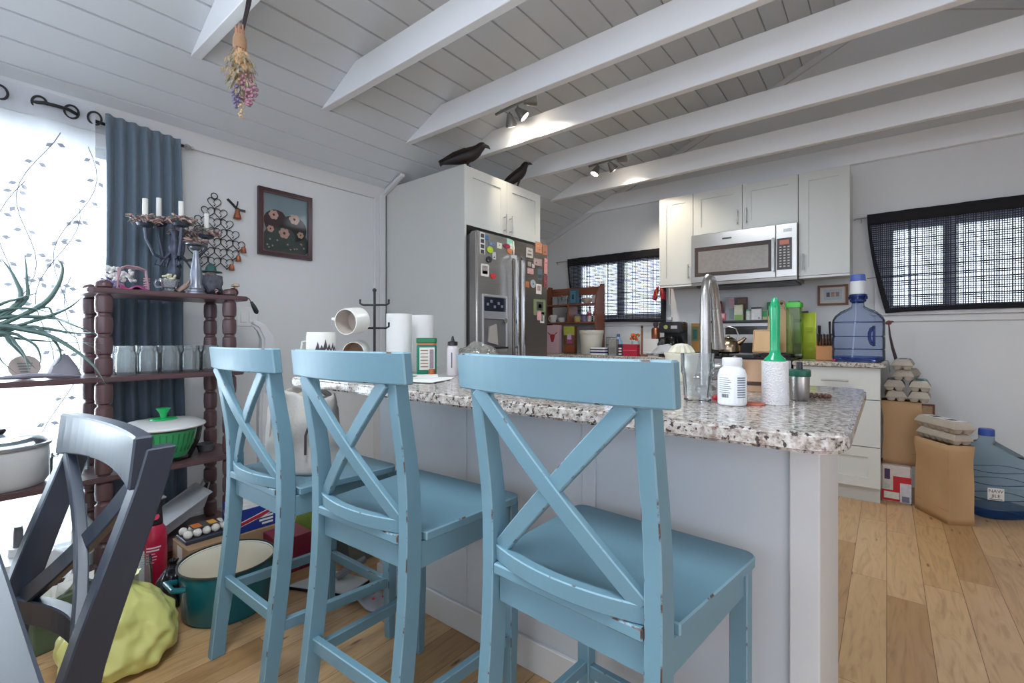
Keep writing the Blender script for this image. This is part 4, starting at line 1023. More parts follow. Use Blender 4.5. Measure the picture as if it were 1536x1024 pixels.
for i, (dy, dx, z, h) in enumerate(arms):
    d = Vector((dx, dy, 0))
    m = MB(); m.tube([Vector((0,0,.21))+d*.1, Vector((0,0,.17))+d*.35, Vector((0,0,.185))+d*.7, Vector((0,0,z-.07))+d*.97, Vector((0,0,z-.015))+d], [.009,.008,.007,.007,.009], 8)
    m.tube([Vector((0,0,.17))+d*.35, Vector((0,0,.135))+d*.5, Vector((0,0,.14))+d*.7, Vector((0,0,.16))+d*.62], [.005,.005,.004,.003], 6)
    a = m.build('arm', PEWT, t)
    lathe('drip_cup', PEWT, [(.008,z-.02), (.03,z-.012), (.036,z), (.03,z+.002), (.008,z-.006)], a, 16, c=(dx, dy, 0))
    m = MB(); m.lathe([(0,z-.004), (.0115,z-.004), (.011,z+h), (.004,z+h+.002), (0,z+h)], 12, (dx, dy, 0)); cd = tag(m.build('taper_candle', CANDLE, at=(-2.70, .752, ZT)), CLAB[i], 'candle', 'white candles on the candelabra')
    m = MB(); m.cyl((dx, dy, z+h), (dx+.001, dy, z+h+.008), .0012, n=5); m.build('wick', BLACKPL, cd)
    for c_ in range(4):
        m = MB()
        for j in range(30):
            a0 = 2*PI*j/30+R.uniform(-.2,.2); q = R.uniform(.022, .062); p = Vector((dx+q*math.cos(a0), dy+q*math.sin(a0), z+R.uniform(.0, .028)))
            v = Vector((R.uniform(-1,1), R.uniform(-1,1), R.uniform(-.3,.7))).normalized()*R.uniform(.02,.036)
            m.tube([p-v*.5, p+Vector((0,0,.004)), p+v*.5], [.0018,.0068,.001], 5, flat=.6)
        m.build('twig_wreath', FLW[(c_+i) % 4], t)
t = thing('candlestick', 'slender polished silver candlestick on the top shelf before the candelabra', 'candlestick', (-2.562, .80, ZT))
lathe('stem', SILV, [(0,0), (.042,0), (.042,.006), (.034,.01), (.034,.02), (.030,.024), (.030,.034), (.022,.05), (.026,.09), (.02,.14), (.012,.18), (.011,.205), (.022,.212), (.026,.222), (.02,.226), (0,.224)], t, 22)
m = MB(); m.lathe([(.02,.2265), (.042,.2295), (.045,.236), (.02,.232)], 16, caps=False); m.build('cup', SILV, t)
for c_ in range(2):
    m = MB()
    for j in range(26):
        a0 = 2*PI*j/26+R.uniform(-.1,.1); p = Vector((.018*math.cos(a0), .018*math.sin(a0), .245)); e = Vector((.052*math.cos(a0), .052*math.sin(a0), .245+R.uniform(-.004,.02)))
        m.tube([p, (p+e)/2+Vector((0,0,.006)), e], [.001,.005,.001], 5, flat=.5)
    m.build('dried_petals', FLW[0 if c_ else 2], t)
t = thing('cloth_witch', 'little cloth witch in a teal hat and black skirt sitting on the top shelf corner', 'ornament', (-2.69, .905, ZT+.001), -.4)
m = MB(); m.lathe([(0,0), (.05,0), (.056,.02), (.045,.05), (.028,.08), (.016,.095), (0,.096)], 18); m.build('skirt', M('witch_black', (36,36,44), .9, var=.2), t)
m = MB(); m.ball((0,0,.112), (.022,.022,.024)); m.build('head', M('witch_face', (190,150,130), .8), t)
m = MB(); m.lathe([(.052,.124), (.05,.128), (.026,.132), (.022,.15), (.010,.166), (0,.172)], 18); m.build('hat', M('witch_teal', (56,96,92), .8, var=.15), t)
m = MB()
for j in range(22):
    a0 = R.uniform(0, 2*PI); m.tube([(.02*math.cos(a0), .02*math.sin(a0), .12), (.034*math.cos(a0), .034*math.sin(a0), .09), (.04*math.cos(a0+.3), .04*math.sin(a0+.3), .06)], [.003,.0025,.001], 5)
m.build('hair', M('witch_hair', (150,150,156), .8), t)
for sg in (-1, 1):
    for k in range(4):
        m = MB(); p0 = Vector((.035, sg*.025, .03)); p1 = Vector((.085, sg*.04, -.004+.012)); a_ = p0.lerp(p1, k/4); b_ = p0.lerp(p1, (k+1)/4); m.cyl(a_, b_, .009, n=10)
        m.build('striped_leg', M('sock_red', (150,52,56), .9) if k % 2 else M('sock_white', (210,204,198), .9), t)
    m = MB(); m.ball((.094, sg*.042, .012), (.018, .01, .0115)); m.build('shoe', BLACKPL, t)
m = MB(); m.sheet(jitter(lambda u, v: (.01+.045*math.sin(PI*u)*1.1, -.05+.1*u, .02+.085*v), .012, 30), 12, 8); m.build('lace_apron', M('lace_grey', (92,94,104), .8, var=.5, scale=60), t, solid=.003)
t = thing('velvet_pouch', 'dark drawstring pouch with pale mushrooms tucked beside the cloth witch', 'pouch', (-2.62, .983, ZT))
m = MB(); m.ball((0,0,.024), (.035,.022,.0238), 16, 10); m.build('pouch_body', M('velvet_maroon', (80,44,50), .9, var=.2), t)
for dx, dy in ((.012,.010), (-.012,.012)):
    m = MB(); m.lathe([(0,.035), (.006,.035), (.005,.055), (.017,.056), (.014,.066), (0,.07)], 12, (dx, dy, 0)); m.build('mushroom', M('mushroom_cream', (196,172,148), .8), t)
t = thing('hanging_tassel', 'dark tassel on a cord hanging off the end of the top shelf', 'tassel', (-2.56, 1.0215, 1.262))
m = MB(); m.tube([(0,.0015,.003), (.004,.012,.0), (.006,.022,-.018)], .0022, 6); m.build('cord', IRON, t)
m = MB(); m.tube([(.006,.022,-.016), (.008,.034,-.04), (.010,.046,-.068), (.010,.05,-.078)], [.006,.011,.012,.005], 10); m.build('bob', BLACKPL, t)
t = thing('crystal_cup', 'cut crystal cup of tiny dried flowers on the top shelf', 'cup', (-2.585, .70, ZT))
CRY = glass('crystal', (250,251,253), haze=.2, hz=(236,238,242))
m = MB(); m.lathe([(.026,0), (.028,.006), (.018,.012), (.030,.022), (.038,.05), (.040,.062), (.037,.062), (.034,.05), (.026,.024), (0,.018)], 12, caps=False); m.build('bowl', CRY, t, smooth=False)
m = MB(); m.tube([(.012,-.036,.05), (.014,-.055,.052), (.014,-.06,.036), (.012,-.052,.02), (.01,-.034,.024)], .004, 8); m.build('handle', CRY, t)
m = MB()
for j in range(20): m.ball((R.uniform(-.022,.022), R.uniform(-.022,.022), .06+R.uniform(0,.022)), .0055, 7, 5)
m.build('dried_blossoms', M('blossom_cream', (212,206,176), .8, var=.2), t)
t = thing('driftwood_branch', 'pale driftwood branch leaning against the candelabra on the top shelf', 'branch', (-2.60, .775-.02, ZT))
m = MB(); m.tube([(.0,-.018,.011), (.0,.005,.030), (-.003,.03,.052), (-.004,.052,.066), (-.002,.075,.084)], [.010,.012,.011,.009,.006], 10); m.tube([(0,.01,.034), (.012,.022,.055), (.016,.028,.07)], [.006,.004,.002], 7); m.build('wood', M('driftwood', (176,150,138), .8, var=.2, scale=20), t)
t = thing('twig_arch', 'square arch of pinkish twigs over a magenta cloth on the top shelf', 'ornament', (-2.665, .58, ZT+.007))
TW = M('pink_twig', (172,140,146), .85, var=.2)
m = MB()
for q in range(3):
    o = .004*q; m.tube([(o,-.052,.002), (o-.003,-.05,.045), (o,-.048+o,.095), (o,-.02,.1+o), (o,.02,.098+o), (o,.05,.094), (o+.003,.053,.05), (o,.052+o,.002)], [.004,.0035,.004,.0035,.004,.004,.0045,.005], 7)
m.build('twig_frame', TW, t)
for k in range(5):
    m = MB(); m.tube([(.008*math.cos(a)+.0, .055+.010*math.sin(a), .012+.011*k) for a in [2*PI*j/12 for j in range(12)]], .004, 6, True); m.build('coil', TW, t)
m = MB(); m.sheet(jitter(lambda u, v: (.035*(2*v-1), -.05+.11*u, .014+.008*math.sin(9*u+3*v)-.009*(2*v-1)**2), .006, 50), 18, 8); m.build('magenta_cloth', M('magenta_cloth', (170,70,128), .8, var=.2), t, solid=.003)
t = thing('amethyst_cluster', 'spiky lilac crystal cluster at the end of the top shelf by the post', 'crystal', (-2.70, .50, ZT+.003))
m = MB()
for j in range(26):
    a0 = R.uniform(0, 2*PI); el = R.uniform(.15, 1.3); d = Vector((math.cos(a0)*math.cos(el), math.sin(a0)*math.cos(el), math.sin(el))); L = R.uniform(.035,.06)
    m.tube([d*.005+Vector((0,0,.004)), d*L*.75+Vector((0,0,.004)), d*L+Vector((0,0,.004))], [.008,.007,.001], 6)
m.build('crystal_points', M('lilac', (150,136,184), .3, var=.2), t, smooth=False)
t = thing('white_blossoms', 'bunch of white dried flowers behind the lilac crystal on the top shelf', 'flowers', (-2.765, .555, ZT))
lathe('vase', M('vase_cream', (190,186,176), .6), [(0,0), (.02,0), (.026,.02), (.018,.04), (.02,.045), (0,.045)], t, 14)
m = MB()
for j in range(46):
    p = Vector((R.uniform(-.04,.04), R.uniform(-.045,.06), .055+R.uniform(0,.06))); m.ball(p, R.uniform(.006,.011), 7, 5)
m.build('blossoms', M('white_petal', (222,218,214), .8, var=.15), t)

# ------------------------------------------------------------------ aloe and small things on the middle board
ALOE = M('aloe_green', (108,132,126), .45, var=.2, scale=8, sc=(1,1,1))
t = thing('aloe_plant', 'large aloe plant with long arching leaves on the shelf before the bright door', 'potted plant', (-2.62, .03, .8985))
lathe('pot', M('terracotta_grey', (150,120,104), .7), [(0,0), (.06,0), (.078,.10), (.084,.10), (.084,.118), (.072,.118), (.07,.1), (0,.1)], t, 22)
lathe('soil', M('soil', (70,58,50), .95, var=.3, scale=40), [(0,.102), (.0695,.102)], t, 20)
LV_ = [([(25,456),(22,418),(0,385)], 14, 0), ([(33,456),(40,418),(36,372)], 10, .03), ([(53,463),(84,433),(94,402),(84,386)], 14, .04), ([(-6,460),(30,447),(64,437)], 9, .07),
       ([(60,478),(84,470),(107,459),(127,442)], 10, -.02), ([(-10,470),(38,462),(84,470)], 9, .05), ([(-10,490),(63,492),(107,499),(145,499)], 12, -.04), ([(-5,478),(50,475),(84,478),(114,489),(147,503)], 11, .02),
       ([(-10,490),(40,495),(78,505),(112,525),(140,548),(159,577)], 13, .08), ([(60,462),(81,474),(107,502),(150,526)], 5, .05), ([(40,490),(66,498),(86,517),(91,537),(79,550)], 8, .06), ([(10,500),(35,507),(54,519),(61,537),(58,550)], 8, .03),
       ([(0,500),(15,512),(34,532),(53,553)], 15, .0), ([(5,503),(24,516),(38,535),(43,558)], 7, .07), ([(-12,512),(0,538),(12,550),(25,560)], 4, .05), ([(-20,500),(30,508),(80,512),(150,515)], 8, -.06)]
for pts, wpx, dx in LV_:
    n = len(pts); base = Vector((-2.62, .03, 1.02))
    P = [on_x(a, b, -2.62+dx*(i+.4)/n+(.13 if a > 112 else .05 if a > 95 else 0)) for i, (a, b) in enumerate(pts)]
    P = [P[0].lerp(base, .8)]+P
    Q = []
    for i in range(len(P)-1):
        p0, p1, p2, p3 = P[max(i-1,0)], P[i], P[i+1], P[min(i+2, len(P)-1)]
        for k in range(5):
            s_ = k/5; Q.append(.5*((2*p1)+(p2-p0)*s_+(2*p0-5*p1+4*p2-p3)*s_*s_+(3*p1-p0-3*p2+p3)*s_**3))
    Q.append(P[-1])
    N_ = len(Q); w0 = wpx/702.5*1.75*.78; rr_ = [max(.0012, w0*(1-(i/(N_-1))**1.8)*(1 if i > 4 else .8)) for i in range(N_)]
    for q, r_ in zip(Q, rr_):
        q.z = max(q.z, .902+r_ if q.x < -2.47-r_ else .80)
        if q.y > .40 and -2.62 < q.x < -2.485-r_: q.x = -2.485+r_
    Q = [q-t.location for q in Q]
    m = MB(); m.tube(Q, rr_, 10, flat=.45); m.build('leaf', ALOE, t)
t = thing('round_ornament', 'round pinkish medallion with raised lettering propped on the middle shelf', 'ornament', (-2.70, .245, .8985))
m = MB(); m.cyl((0,0,.046), (.014,0,.046), .046, n=28); m.build('disc', M('medallion', (196,178,170), .7), t)
m = MB()
for k in range(4): m.box(.0142, .0155, -.022+.003*k, .022-.003*k, .058-.011*k, .063-.011*k)
m.build('raised_print', M('medallion_print', (130,136,132), .7), t, smooth=False)
t = thing('folded_cloth', 'grey folded cloth standing like a pyramid on the middle shelf', 'cloth', (-2.66, .355, .8985))
m = MB(); m.rings([[(x*.055, y*.05, 0) for x, y in ((-1,-1),(1,-1),(1,1),(-1,1))], [(x*.045, y*.036, .045) for x, y in ((-1,-1),(1,-1),(1,1),(-1,1))], [(x*.02, y*.008, .098) for x, y in ((-1,-1),(1,-1),(1,1),(-1,1))]]); m.build('fabric', M('cloth_mauve', (150,146,154), .85, var=.15), t, bevel=.006, seg=2)
t = thing('driftwood_piece', 'flat weathered driftwood lying under the aloe leaves', 'driftwood', (-2.56, .26, .8985))
m = MB(); m.tube([(0,-.14,.010), (0,-.08,.014), (.01,-.02,.018), (0,.06,.014), (.005,.13,.008)], [.006,.012,.018,.014,.004], 9, flat=.6); m.build('wood', M('wood_grey', (140,136,146), .8, var=.2), t)

# ------------------------------------------------------------------ left wall: picture, hearts, bells, switch
t = thing('framed_picture', 'dark-framed picture with a pale teal ground hanging on the white wall', 'picture', (XL+.0015, 1.425, 1.775))
hw_, hh_ = .170, .207
m = MB()
for a in ((-hw_,-hw_+.026,-hh_,hh_), (hw_-.026,hw_,-hh_,hh_), (-hw_+.026,hw_-.026,-hh_,-hh_+.026), (-hw_+.026,hw_-.026,hh_-.026,hh_)): m.box(0, .022, *a)
fr = m.build('frame', M('frame_mahogany', (62,32,36), .3, var=.2), t, smooth=False)
m = MB(); q = .024
for a in ((-hw_+q,-hw_+q+.005,-hh_+q,hh_-q), (hw_-q-.005,hw_-q,-hh_+q,hh_-q), (-hw_+q,hw_-q,-hh_+q,-hh_+q+.005), (-hw_+q,hw_-q,hh_-q-.005,hh_-q)): m.box(.0222, .025, *a)
m.build('inner_bead', M('bead_red', (110,66,62), .35), fr, smooth=False)
m = MB(); m.box(.004, .007, -hw_+.026, hw_-.026, -hh_+.026, hh_-.026); art = m.build('print', M('art_teal', (132,152,158), .5, var=.2, scale=5), t, smooth=False)
def blob(nm, mat, cy, cz, ry, rz, dx, n=18, wob=.15, seed=0):
    m = MB(); pts = []
    for j in range(n):
        a = 2*PI*j/n; k = 1+wob*noise.noise(Vector((math.cos(a)*1.3+seed, math.sin(a)*1.3, seed)))
        y = max(-hw_+.0265, min(hw_-.0265, cy+ry*k*math.cos(a))); z = max(-hh_+.0265, min(hh_-.0265, cz+rz*k*math.sin(a))); pts.append((y, z))
    m.rings([[(.007+dx, y, z) for y, z in pts], [(.0073+dx, y, z) for y, z in pts]]); return m.build(nm, mat, art, smooth=False)
AD = M('art_dark', (40,34,36), .6, var=.3, scale=20); AG = M('art_green', (62,74,70), .6, var=.25, scale=18); AP = M('art_pale', (196,160,142), .6, var=.15); AM = M('art_maroon', (66,44,48), .6)
blob('dark_bush', AG, .0, -.12, .16, .11, .0004, seed=7); blob('dark_bush', AM, -.06, .0, .075, .085, .0009, seed=2); blob('dark_bush', AD, .05, -.02, .085, .085, .0014, seed=9); blob('dark_bush', AG, -.02, -.08, .09, .06, .0019, seed=4)
for k, (cy, cz, r_) in enumerate(((-.075,.05,.030), (.055,.045,.034), (-.01,-.055,.034), (.095,-.05,.022), (-.095,-.04,.022))):
    for j in range(6):
        a_ = 2*PI*j/6+k; blob('pale_petal', AP, cy+r_*.6*math.cos(a_), cz+r_*.6*math.sin(a_), r_*.45, r_*.38, .0022+.0004*(j % 2), seed=j+k, wob=.3, n=10)
    blob('flower_heart', AM, cy, cz, r_*.25, r_*.25, .0032, 10)
for j in range(12):
    blob('ochre_fleck', M('art_fleck', (168,150,140), .6), R.uniform(-.12,.12), R.uniform(-.16,-.1), .006, .006, .0026, 7, .3, j)
m = MB(); m.box(.0105, .012, -hw_+.0262, hw_-.0262, -hh_+.0262, hh_-.0262); m.build('glazing', glass('picture_glass', (252,252,252), edge=.12), t, smooth=False)
def heart(cy, cz, s):
    pts = []
    for j in range(26):
        a = 2*PI*j/26; pts.append((0, cy+s*.0625*16*math.sin(a)**3/1.0, cz+s*.0625*(13*math.cos(a)-5*math.cos(2*a)-2*math.cos(3*a)-math.cos(4*a))))
    return pts
t = thing('heart_wall_hanging', 'wrought wire wall hanging of small linked hearts with copper bells', 'wall hanging', (XL+.012, 1.02, 1.66))
HS = .034
cent = []
for r in range(7):
    z = .165-.056*r
    n0 = r+1 if r < 5 else 4-(r-5)*1
    for k in range(n0):
        y = -.032*min(r, 4)+(.064*k)+(.064*.5*(r-4) if r > 4 else 0)+.0*r
        cent.append((y, z, r))
for y, z, r in cent:
    m = MB(); m.tube(heart(y, z, HS), .0024, 5, True); h_ = m.build('heart', IRON, t)
    m = MB(); m.tube([(0, y, z+.012), (0, y-.006, z+.004), (0, y, z-.002), (0, y+.006, z-.008), (0, y, z-.014)], .0016, 5); m.ball((0, y, z-.015), .004, 7, 5); m.build('scroll', IRON, h_)
m = MB(); m.tube([(0, .016*math.cos(a), .204+.016*math.sin(a)) for a in [2*PI*j/18 for j in range(18)]], .0026, 6, True); m.build('hanging_ring', IRON, t)
COP = M('copper', (178,112,84), .35, .9, var=.15)
for y, z in ((.150, -.085), (.122, -.14), (.086, -.195), (-.02, -.24)):
    m = MB(); m.tube([(.004, y, z+.055), (.004, y, z+.022)], .0012, 5); m.lathe([(0,z+.022), (.010,z+.020), (.0135,z+.006), (.015,z-.012), (.0165,z-.014), (0,z-.012)], 14, (.010, y, 0)); m.build('bell', COP, t)
t = thing('ribbon_bell', 'small copper bell on a black ribbon bow, alone on the wall beside the picture', 'bell', (XL+.004, 1.135, 1.80))
m = MB(); m.sweep([(0,-.045,.065), (.004,-.02,.04), (.008,0,.018), (.005,.022,.012), (.002,.052,.012)], .014, .003, up=(1,0,0)); m.tube([(.006,0,.02), (.012,.005,.045), (.008,.008,.06)], .004, 6); m.build('ribbon', BLACKPL, t)
lathe('bell', COP, [(0,.012), (.010,.01), (.014,-.012), (.020,-.03), (.022,-.042), (.018,-.048), (0,-.044)], t, 16, c=(.021, 0, 0))
t = thing('light_switch', 'white two-gang light switch plate on the wall above the stools', 'switch', (XL+.0005, 1.20, 1.185))
m = MB(); m.box(0, .006, -.058, .058, -.058, .058); m.build('wall_plate', M('switch_white', (222,222,220), .4), t, smooth=False, bevel=.003)
for y in (-.024, .024):
    m = MB(); m.rings([[(.0062, y-.017, -.034), (.0062, y+.017, -.034), (.0062, y+.017, .034), (.0062, y-.017, .034)], [(.012, y-.016, -.032), (.012, y+.016, -.032), (.008, y+.016, .032), (.008, y-.016, .032)]]); m.build('rocker', M('switch_white', ()), t, smooth=False)

# ------------------------------------------------------------------ dried flowers hanging from the beam
t = thing('hanging_bouquet', 'bunch of dried flowers hung upside down from the ceiling beam by a dark ribbon', 'dried flowers', (-1.865, .722, 2.36))
m = MB(); m.tube([(-.012,.036,.0), (-.010,.028,-.06), (.0,.0,-.205)], .0045, 6, flat=.5); m.tube([(.022,.036,.0), (.016,.028,-.06), (.004,.0,-.205)], .0045, 6, flat=.5); m.tube([(-.014,.036,.004), (.004,.030,.012), (.024,.036,.004)], .004, 6); m.build('ribbon', M('ribbon_dark', (58,46,50), .7), t)
m = MB()
for j in range(12):
    a0 = 2*PI*j/12; m.tube([(.012*math.cos(a0), .012*math.sin(a0), -.14-R.uniform(0,.03)), (.014*math.cos(a0), .014*math.sin(a0), -.2), (.018*math.cos(a0), .018*math.sin(a0), -.25)], .0032, 5)
m.build('stems', M('stem_tan', (186,138,112), .85, var=.15), t)
lathe('twine_wrap', M('twine', (166,130,100), .9, var=.25, scale=80, sc=(1,1,6)), [(0,-.185), (.019,-.185), (.022,-.195), (.0225,-.225), (.021,-.235), (0,-.235)], t, 16)
def spray(nm, mat, n, z0, z1, w, rr, cy=0, cx=0, ball=True):
    m = MB()
    for j in range(n):
        q = R.random(); z = z0+(z1-z0)*q; k = math.sin(PI*min(1, .15+q*.8))*w; a0 = R.uniform(0, 2*PI); rd = k*math.sqrt(R.random())
        p = Vector((cx+rd*math.cos(a0), cy+rd*math.sin(a0), z))
        if ball: m.ball(p, R.uniform(.6,1.2)*rr, 6, 4)
        else:
            v = Vector((math.cos(a0)*.4, math.sin(a0)*.4, -1+R.uniform(-.3,.6))).normalized()*rr*R.uniform(2,4)
            m.tube([p-v*.5, p, p+v*.5], [.0006, rr*.45, .0006], 5, flat=.4)
    return m.build(nm, mat, t)
spray('tan_sprigs', M('dry_tan', (164,146,122), .9, var=.3), 190, -.24, -.41, .058, .0075, ball=False)
spray('olive_leaves', M('dry_olive', (136,130,106), .9, var=.3), 120, -.25, -.42, .062, .009, ball=False)
spray('ochre_buds', M('dry_ochre', (184,158,124), .9, var=.2), 60, -.25, -.36, .04, .007)
spray('rose_petals', M('dry_rose', (164,118,134), .9, var=.25), 90, -.33, -.44, .034, .006, cy=.022, cx=.02)
spray('lavender_heads', M('dry_lavender', (118,108,138), .9, var=.25), 70, -.37, -.455, .018, .005, cy=-.012, cx=.0)
spray('pale_tips', M('dry_cream', (190,164,130), .9, var=.2), 26, -.43, -.485, .016, .005, cy=.006)
for dy, dz in ((-.004, -.262), (.012, -.298), (-.010, -.285)):
    m = MB()
    for j in range(9):
        a0 = j*2.4; q = .004+.0016*j; m.ball((.022+.004*math.sin(j), dy+q*math.cos(a0), dz+q*math.sin(a0)), (.006,.008,.008), 7, 5)
    m.build('dried_rose', M('dry_peach', (206,164,120), .85, var=.15), t)
# ------------------------------------------------------------------ magnets and cards on the refrigerator
MG = {}
def mg(c, v=.2):
    k = 'magnet_%d_%d_%d' % c; return M(k, c, .6, var=v, scale=60)
def magnet(nm, label, x0, y0, x1, y1, col, cat='magnet', face=None, round_=False, dots=()):
    """flat thing held on a door: pixel box of the photo brought to the door plane"""
    a = on_x(x0, y0, DX); b_ = on_x(x1, y1, DX); c_ = (a+b_)/2; w, h = abs(b_.y-a.y)/2, abs(a.z-b_.z)/2*.92
    t = thing(nm, label, cat, (DX+.0006, c_.y, c_.z))
    m = MB()
    if round_: m.M = Matrix(((0,0,1,0),(1,0,0,0),(0,1,0,0),(0,0,0,1))); m.prism([(w*math.cos(2*PI*j/16), h*math.sin(2*PI*j/16)) for j in range(16)], 0, .004)
    else: m.box(0, .0015 if face else .004, -w, w, -h, h)
    o = m.build('card' if face else 'body', mg(col), t, smooth=False)
    if face:
        for (fy0, fz0, fy1, fz1, fc) in face:
            m = MB(); m.box(.0016, .0022, -w+2*w*fy0, -w+2*w*fy1, -h+2*h*fz0, -h+2*h*fz1); m.build('print', mg(fc, .5), t, smooth=False)
    for (fy, fz, r_, fc) in dots:
        m = MB(); m.ball((.005, -w+2*w*fy, -h+2*h*fz), (.003, r_, r_), 10, 6); m.build('motif', mg(fc), t)
    return t
K = (38,38,42); W_ = (216,212,206)
magnet('photo_strip', 'photo-booth strip of four small pictures at the top of the freezer door', 719.5, 346, 727, 383, W_, 'photo strip', [(.15,.02+.245*i,.85,.2+.245*i,(58,56,60)) for i in range(4)])
magnet('photo_print', 'small square snapshot with white border under the photo strip', 721, 394, 733, 416, W_, 'photo', [(.15,.18,.85,.85,(150,140,136)), (.2,.2,.8,.45,(70,50,50))])
magnet('fridge_magnet', 'bright lime green magnet below the photo strip', 730, 368, 739, 381, (176,200,40), round_=True, dots=((.5,.5,.006,(206,220,80)),))
magnet('fridge_magnet', 'small pale blue letters magnet beside the photo strip top', 733, 362, 742, 370, (110,130,160), dots=((.3,.5,.004,(200,206,214)), (.7,.5,.004,(60,80,120))))
magnet('fridge_magnet', 'small blue corner magnet touching the photo strip', 727, 352, 732, 360, (60,110,150))
magnet('fridge_magnet', 'cream rectangular magnet near the middle of the freezer door', 745, 363, 752, 374, (214,208,190), dots=((.5,.6,.004,(120,120,110)),))
magnet('fridge_magnet', 'dark spider-like magnet above the bordered snapshot', 729, 383, 737, 395, K, round_=True, dots=((.3,.3,.004,(150,150,150)),))
magnet('fridge_magnet', 'black and white triangular magnet right below the lime one', 738, 377, 743, 390, (190,190,190), dots=((.5,.3,.005,K),))
magnet('fridge_magnet', 'round red magnet alone above the ice dispenser', 735.5, 409, 743, 419, (206,44,40), round_=True, dots=((.5,.5,.004,(226,90,80)),))
magnet('fridge_magnet', 'red and navy flower magnet at the upper freezer corner', 755, 364, 765, 374, (150,40,60), round_=True, dots=((.3,.5,.004,(40,40,90)), (.7,.5,.004,(220,60,70))))
magnet('fridge_magnet', 'orange magnet hanging below the red flower magnet', 760, 371, 768, 382, (196,120,70), round_=True)
magnet('greeting_card', 'mint green card at the top corner of the freezer door', 760, 357, 769, 376, (150,196,176), 'card', [(.5,.1,.95,.6,(226,226,220))])
magnet('paper_note', 'torn white paper note by the top of the wider door', 789, 370, 799, 388, (190,182,172), 'note', [(.2,.2,.8,.4,(120,110,104)), (.3,.6,.8,.75,(130,120,112))])
magnet('fridge_magnet', 'orange striped magnet at the very top of the wider door', 803, 361, 812, 381, (196,132,100), dots=((.4,.6,.005,(240,180,130)), (.6,.3,.004,(90,60,60))))
magnet('fridge_magnet', 'pink and grey collage magnet under the orange striped one', 800, 386, 812, 400, (166,140,136), dots=((.3,.4,.005,(70,66,66)), (.7,.7,.005,(206,150,140))))
magnet('postcard', 'dark patterned postcard beside the torn note', 790, 389, 803, 404, (72,66,64), 'card', [(.1,.2,.5,.8,(150,140,130)), (.6,.1,.9,.6,(196,190,180))])
magnet('fridge_magnet', 'narrow pink strip magnet along the far edge of the wider door', 816, 386, 820.5, 412, (206,140,136), dots=((.5,.7,.004,(120,70,70)),))
magnet('fridge_magnet', 'tall orange and blue magnet at the far upper edge of the wider door', 813, 366, 820.5, 384, (170,110,86), dots=((.5,.3,.005,(70,90,120)),))
magnet('photo_print', 'pale pink snapshot left of the dark postcard group', 791, 400, 800, 412, (206,160,158), 'photo', [(.1,.1,.9,.9,(196,148,146))])
magnet('postcard', 'blue grey postcard in the middle of the wider door', 806, 402, 813, 420, (96,104,112), 'card', [(.1,.1,.9,.45,(60,66,74))])
magnet('fridge_magnet', 'long maroon speckled magnet near the far edge below the pink strip', 815, 412, 820.5, 432, (134,70,72), dots=((.5,.5,.004,(210,160,150)), (.5,.2,.004,(60,40,40))))
magnet('fridge_magnet', 'looped silver grey magnet below the pale pink snapshot', 795, 418, 803, 433, (160,164,166), round_=True, dots=((.5,.5,.006,(84,78,74)),))
magnet('fridge_magnet', 'small orange magnet beside the tall steel handle', 787.5, 421, 793, 432, (180,104,66))
magnet('photo_print', 'white framed snapshot at mid height on the wider door', 804, 425, 812, 442, (222,214,206), 'photo', [(.18,.35,.82,.85,(170,140,136))])
magnet('postcard', 'green leafy postcard with a wreath low on the wider door', 800, 447, 818, 474, (126,134,96), 'card', [(.25,.3,.8,.85,(64,66,56)), (.4,.45,.65,.7,(150,150,130))])
magnet('fridge_magnet', 'pink tag hanging below the leafy postcard', 805.5, 466, 811, 481, (214,160,160))
magnet('photo_print', 'tiny white bordered photo under the leafy postcard', 810, 467, 816, 485, (226,222,216), 'photo', [(.2,.15,.8,.8,(120,130,110))])

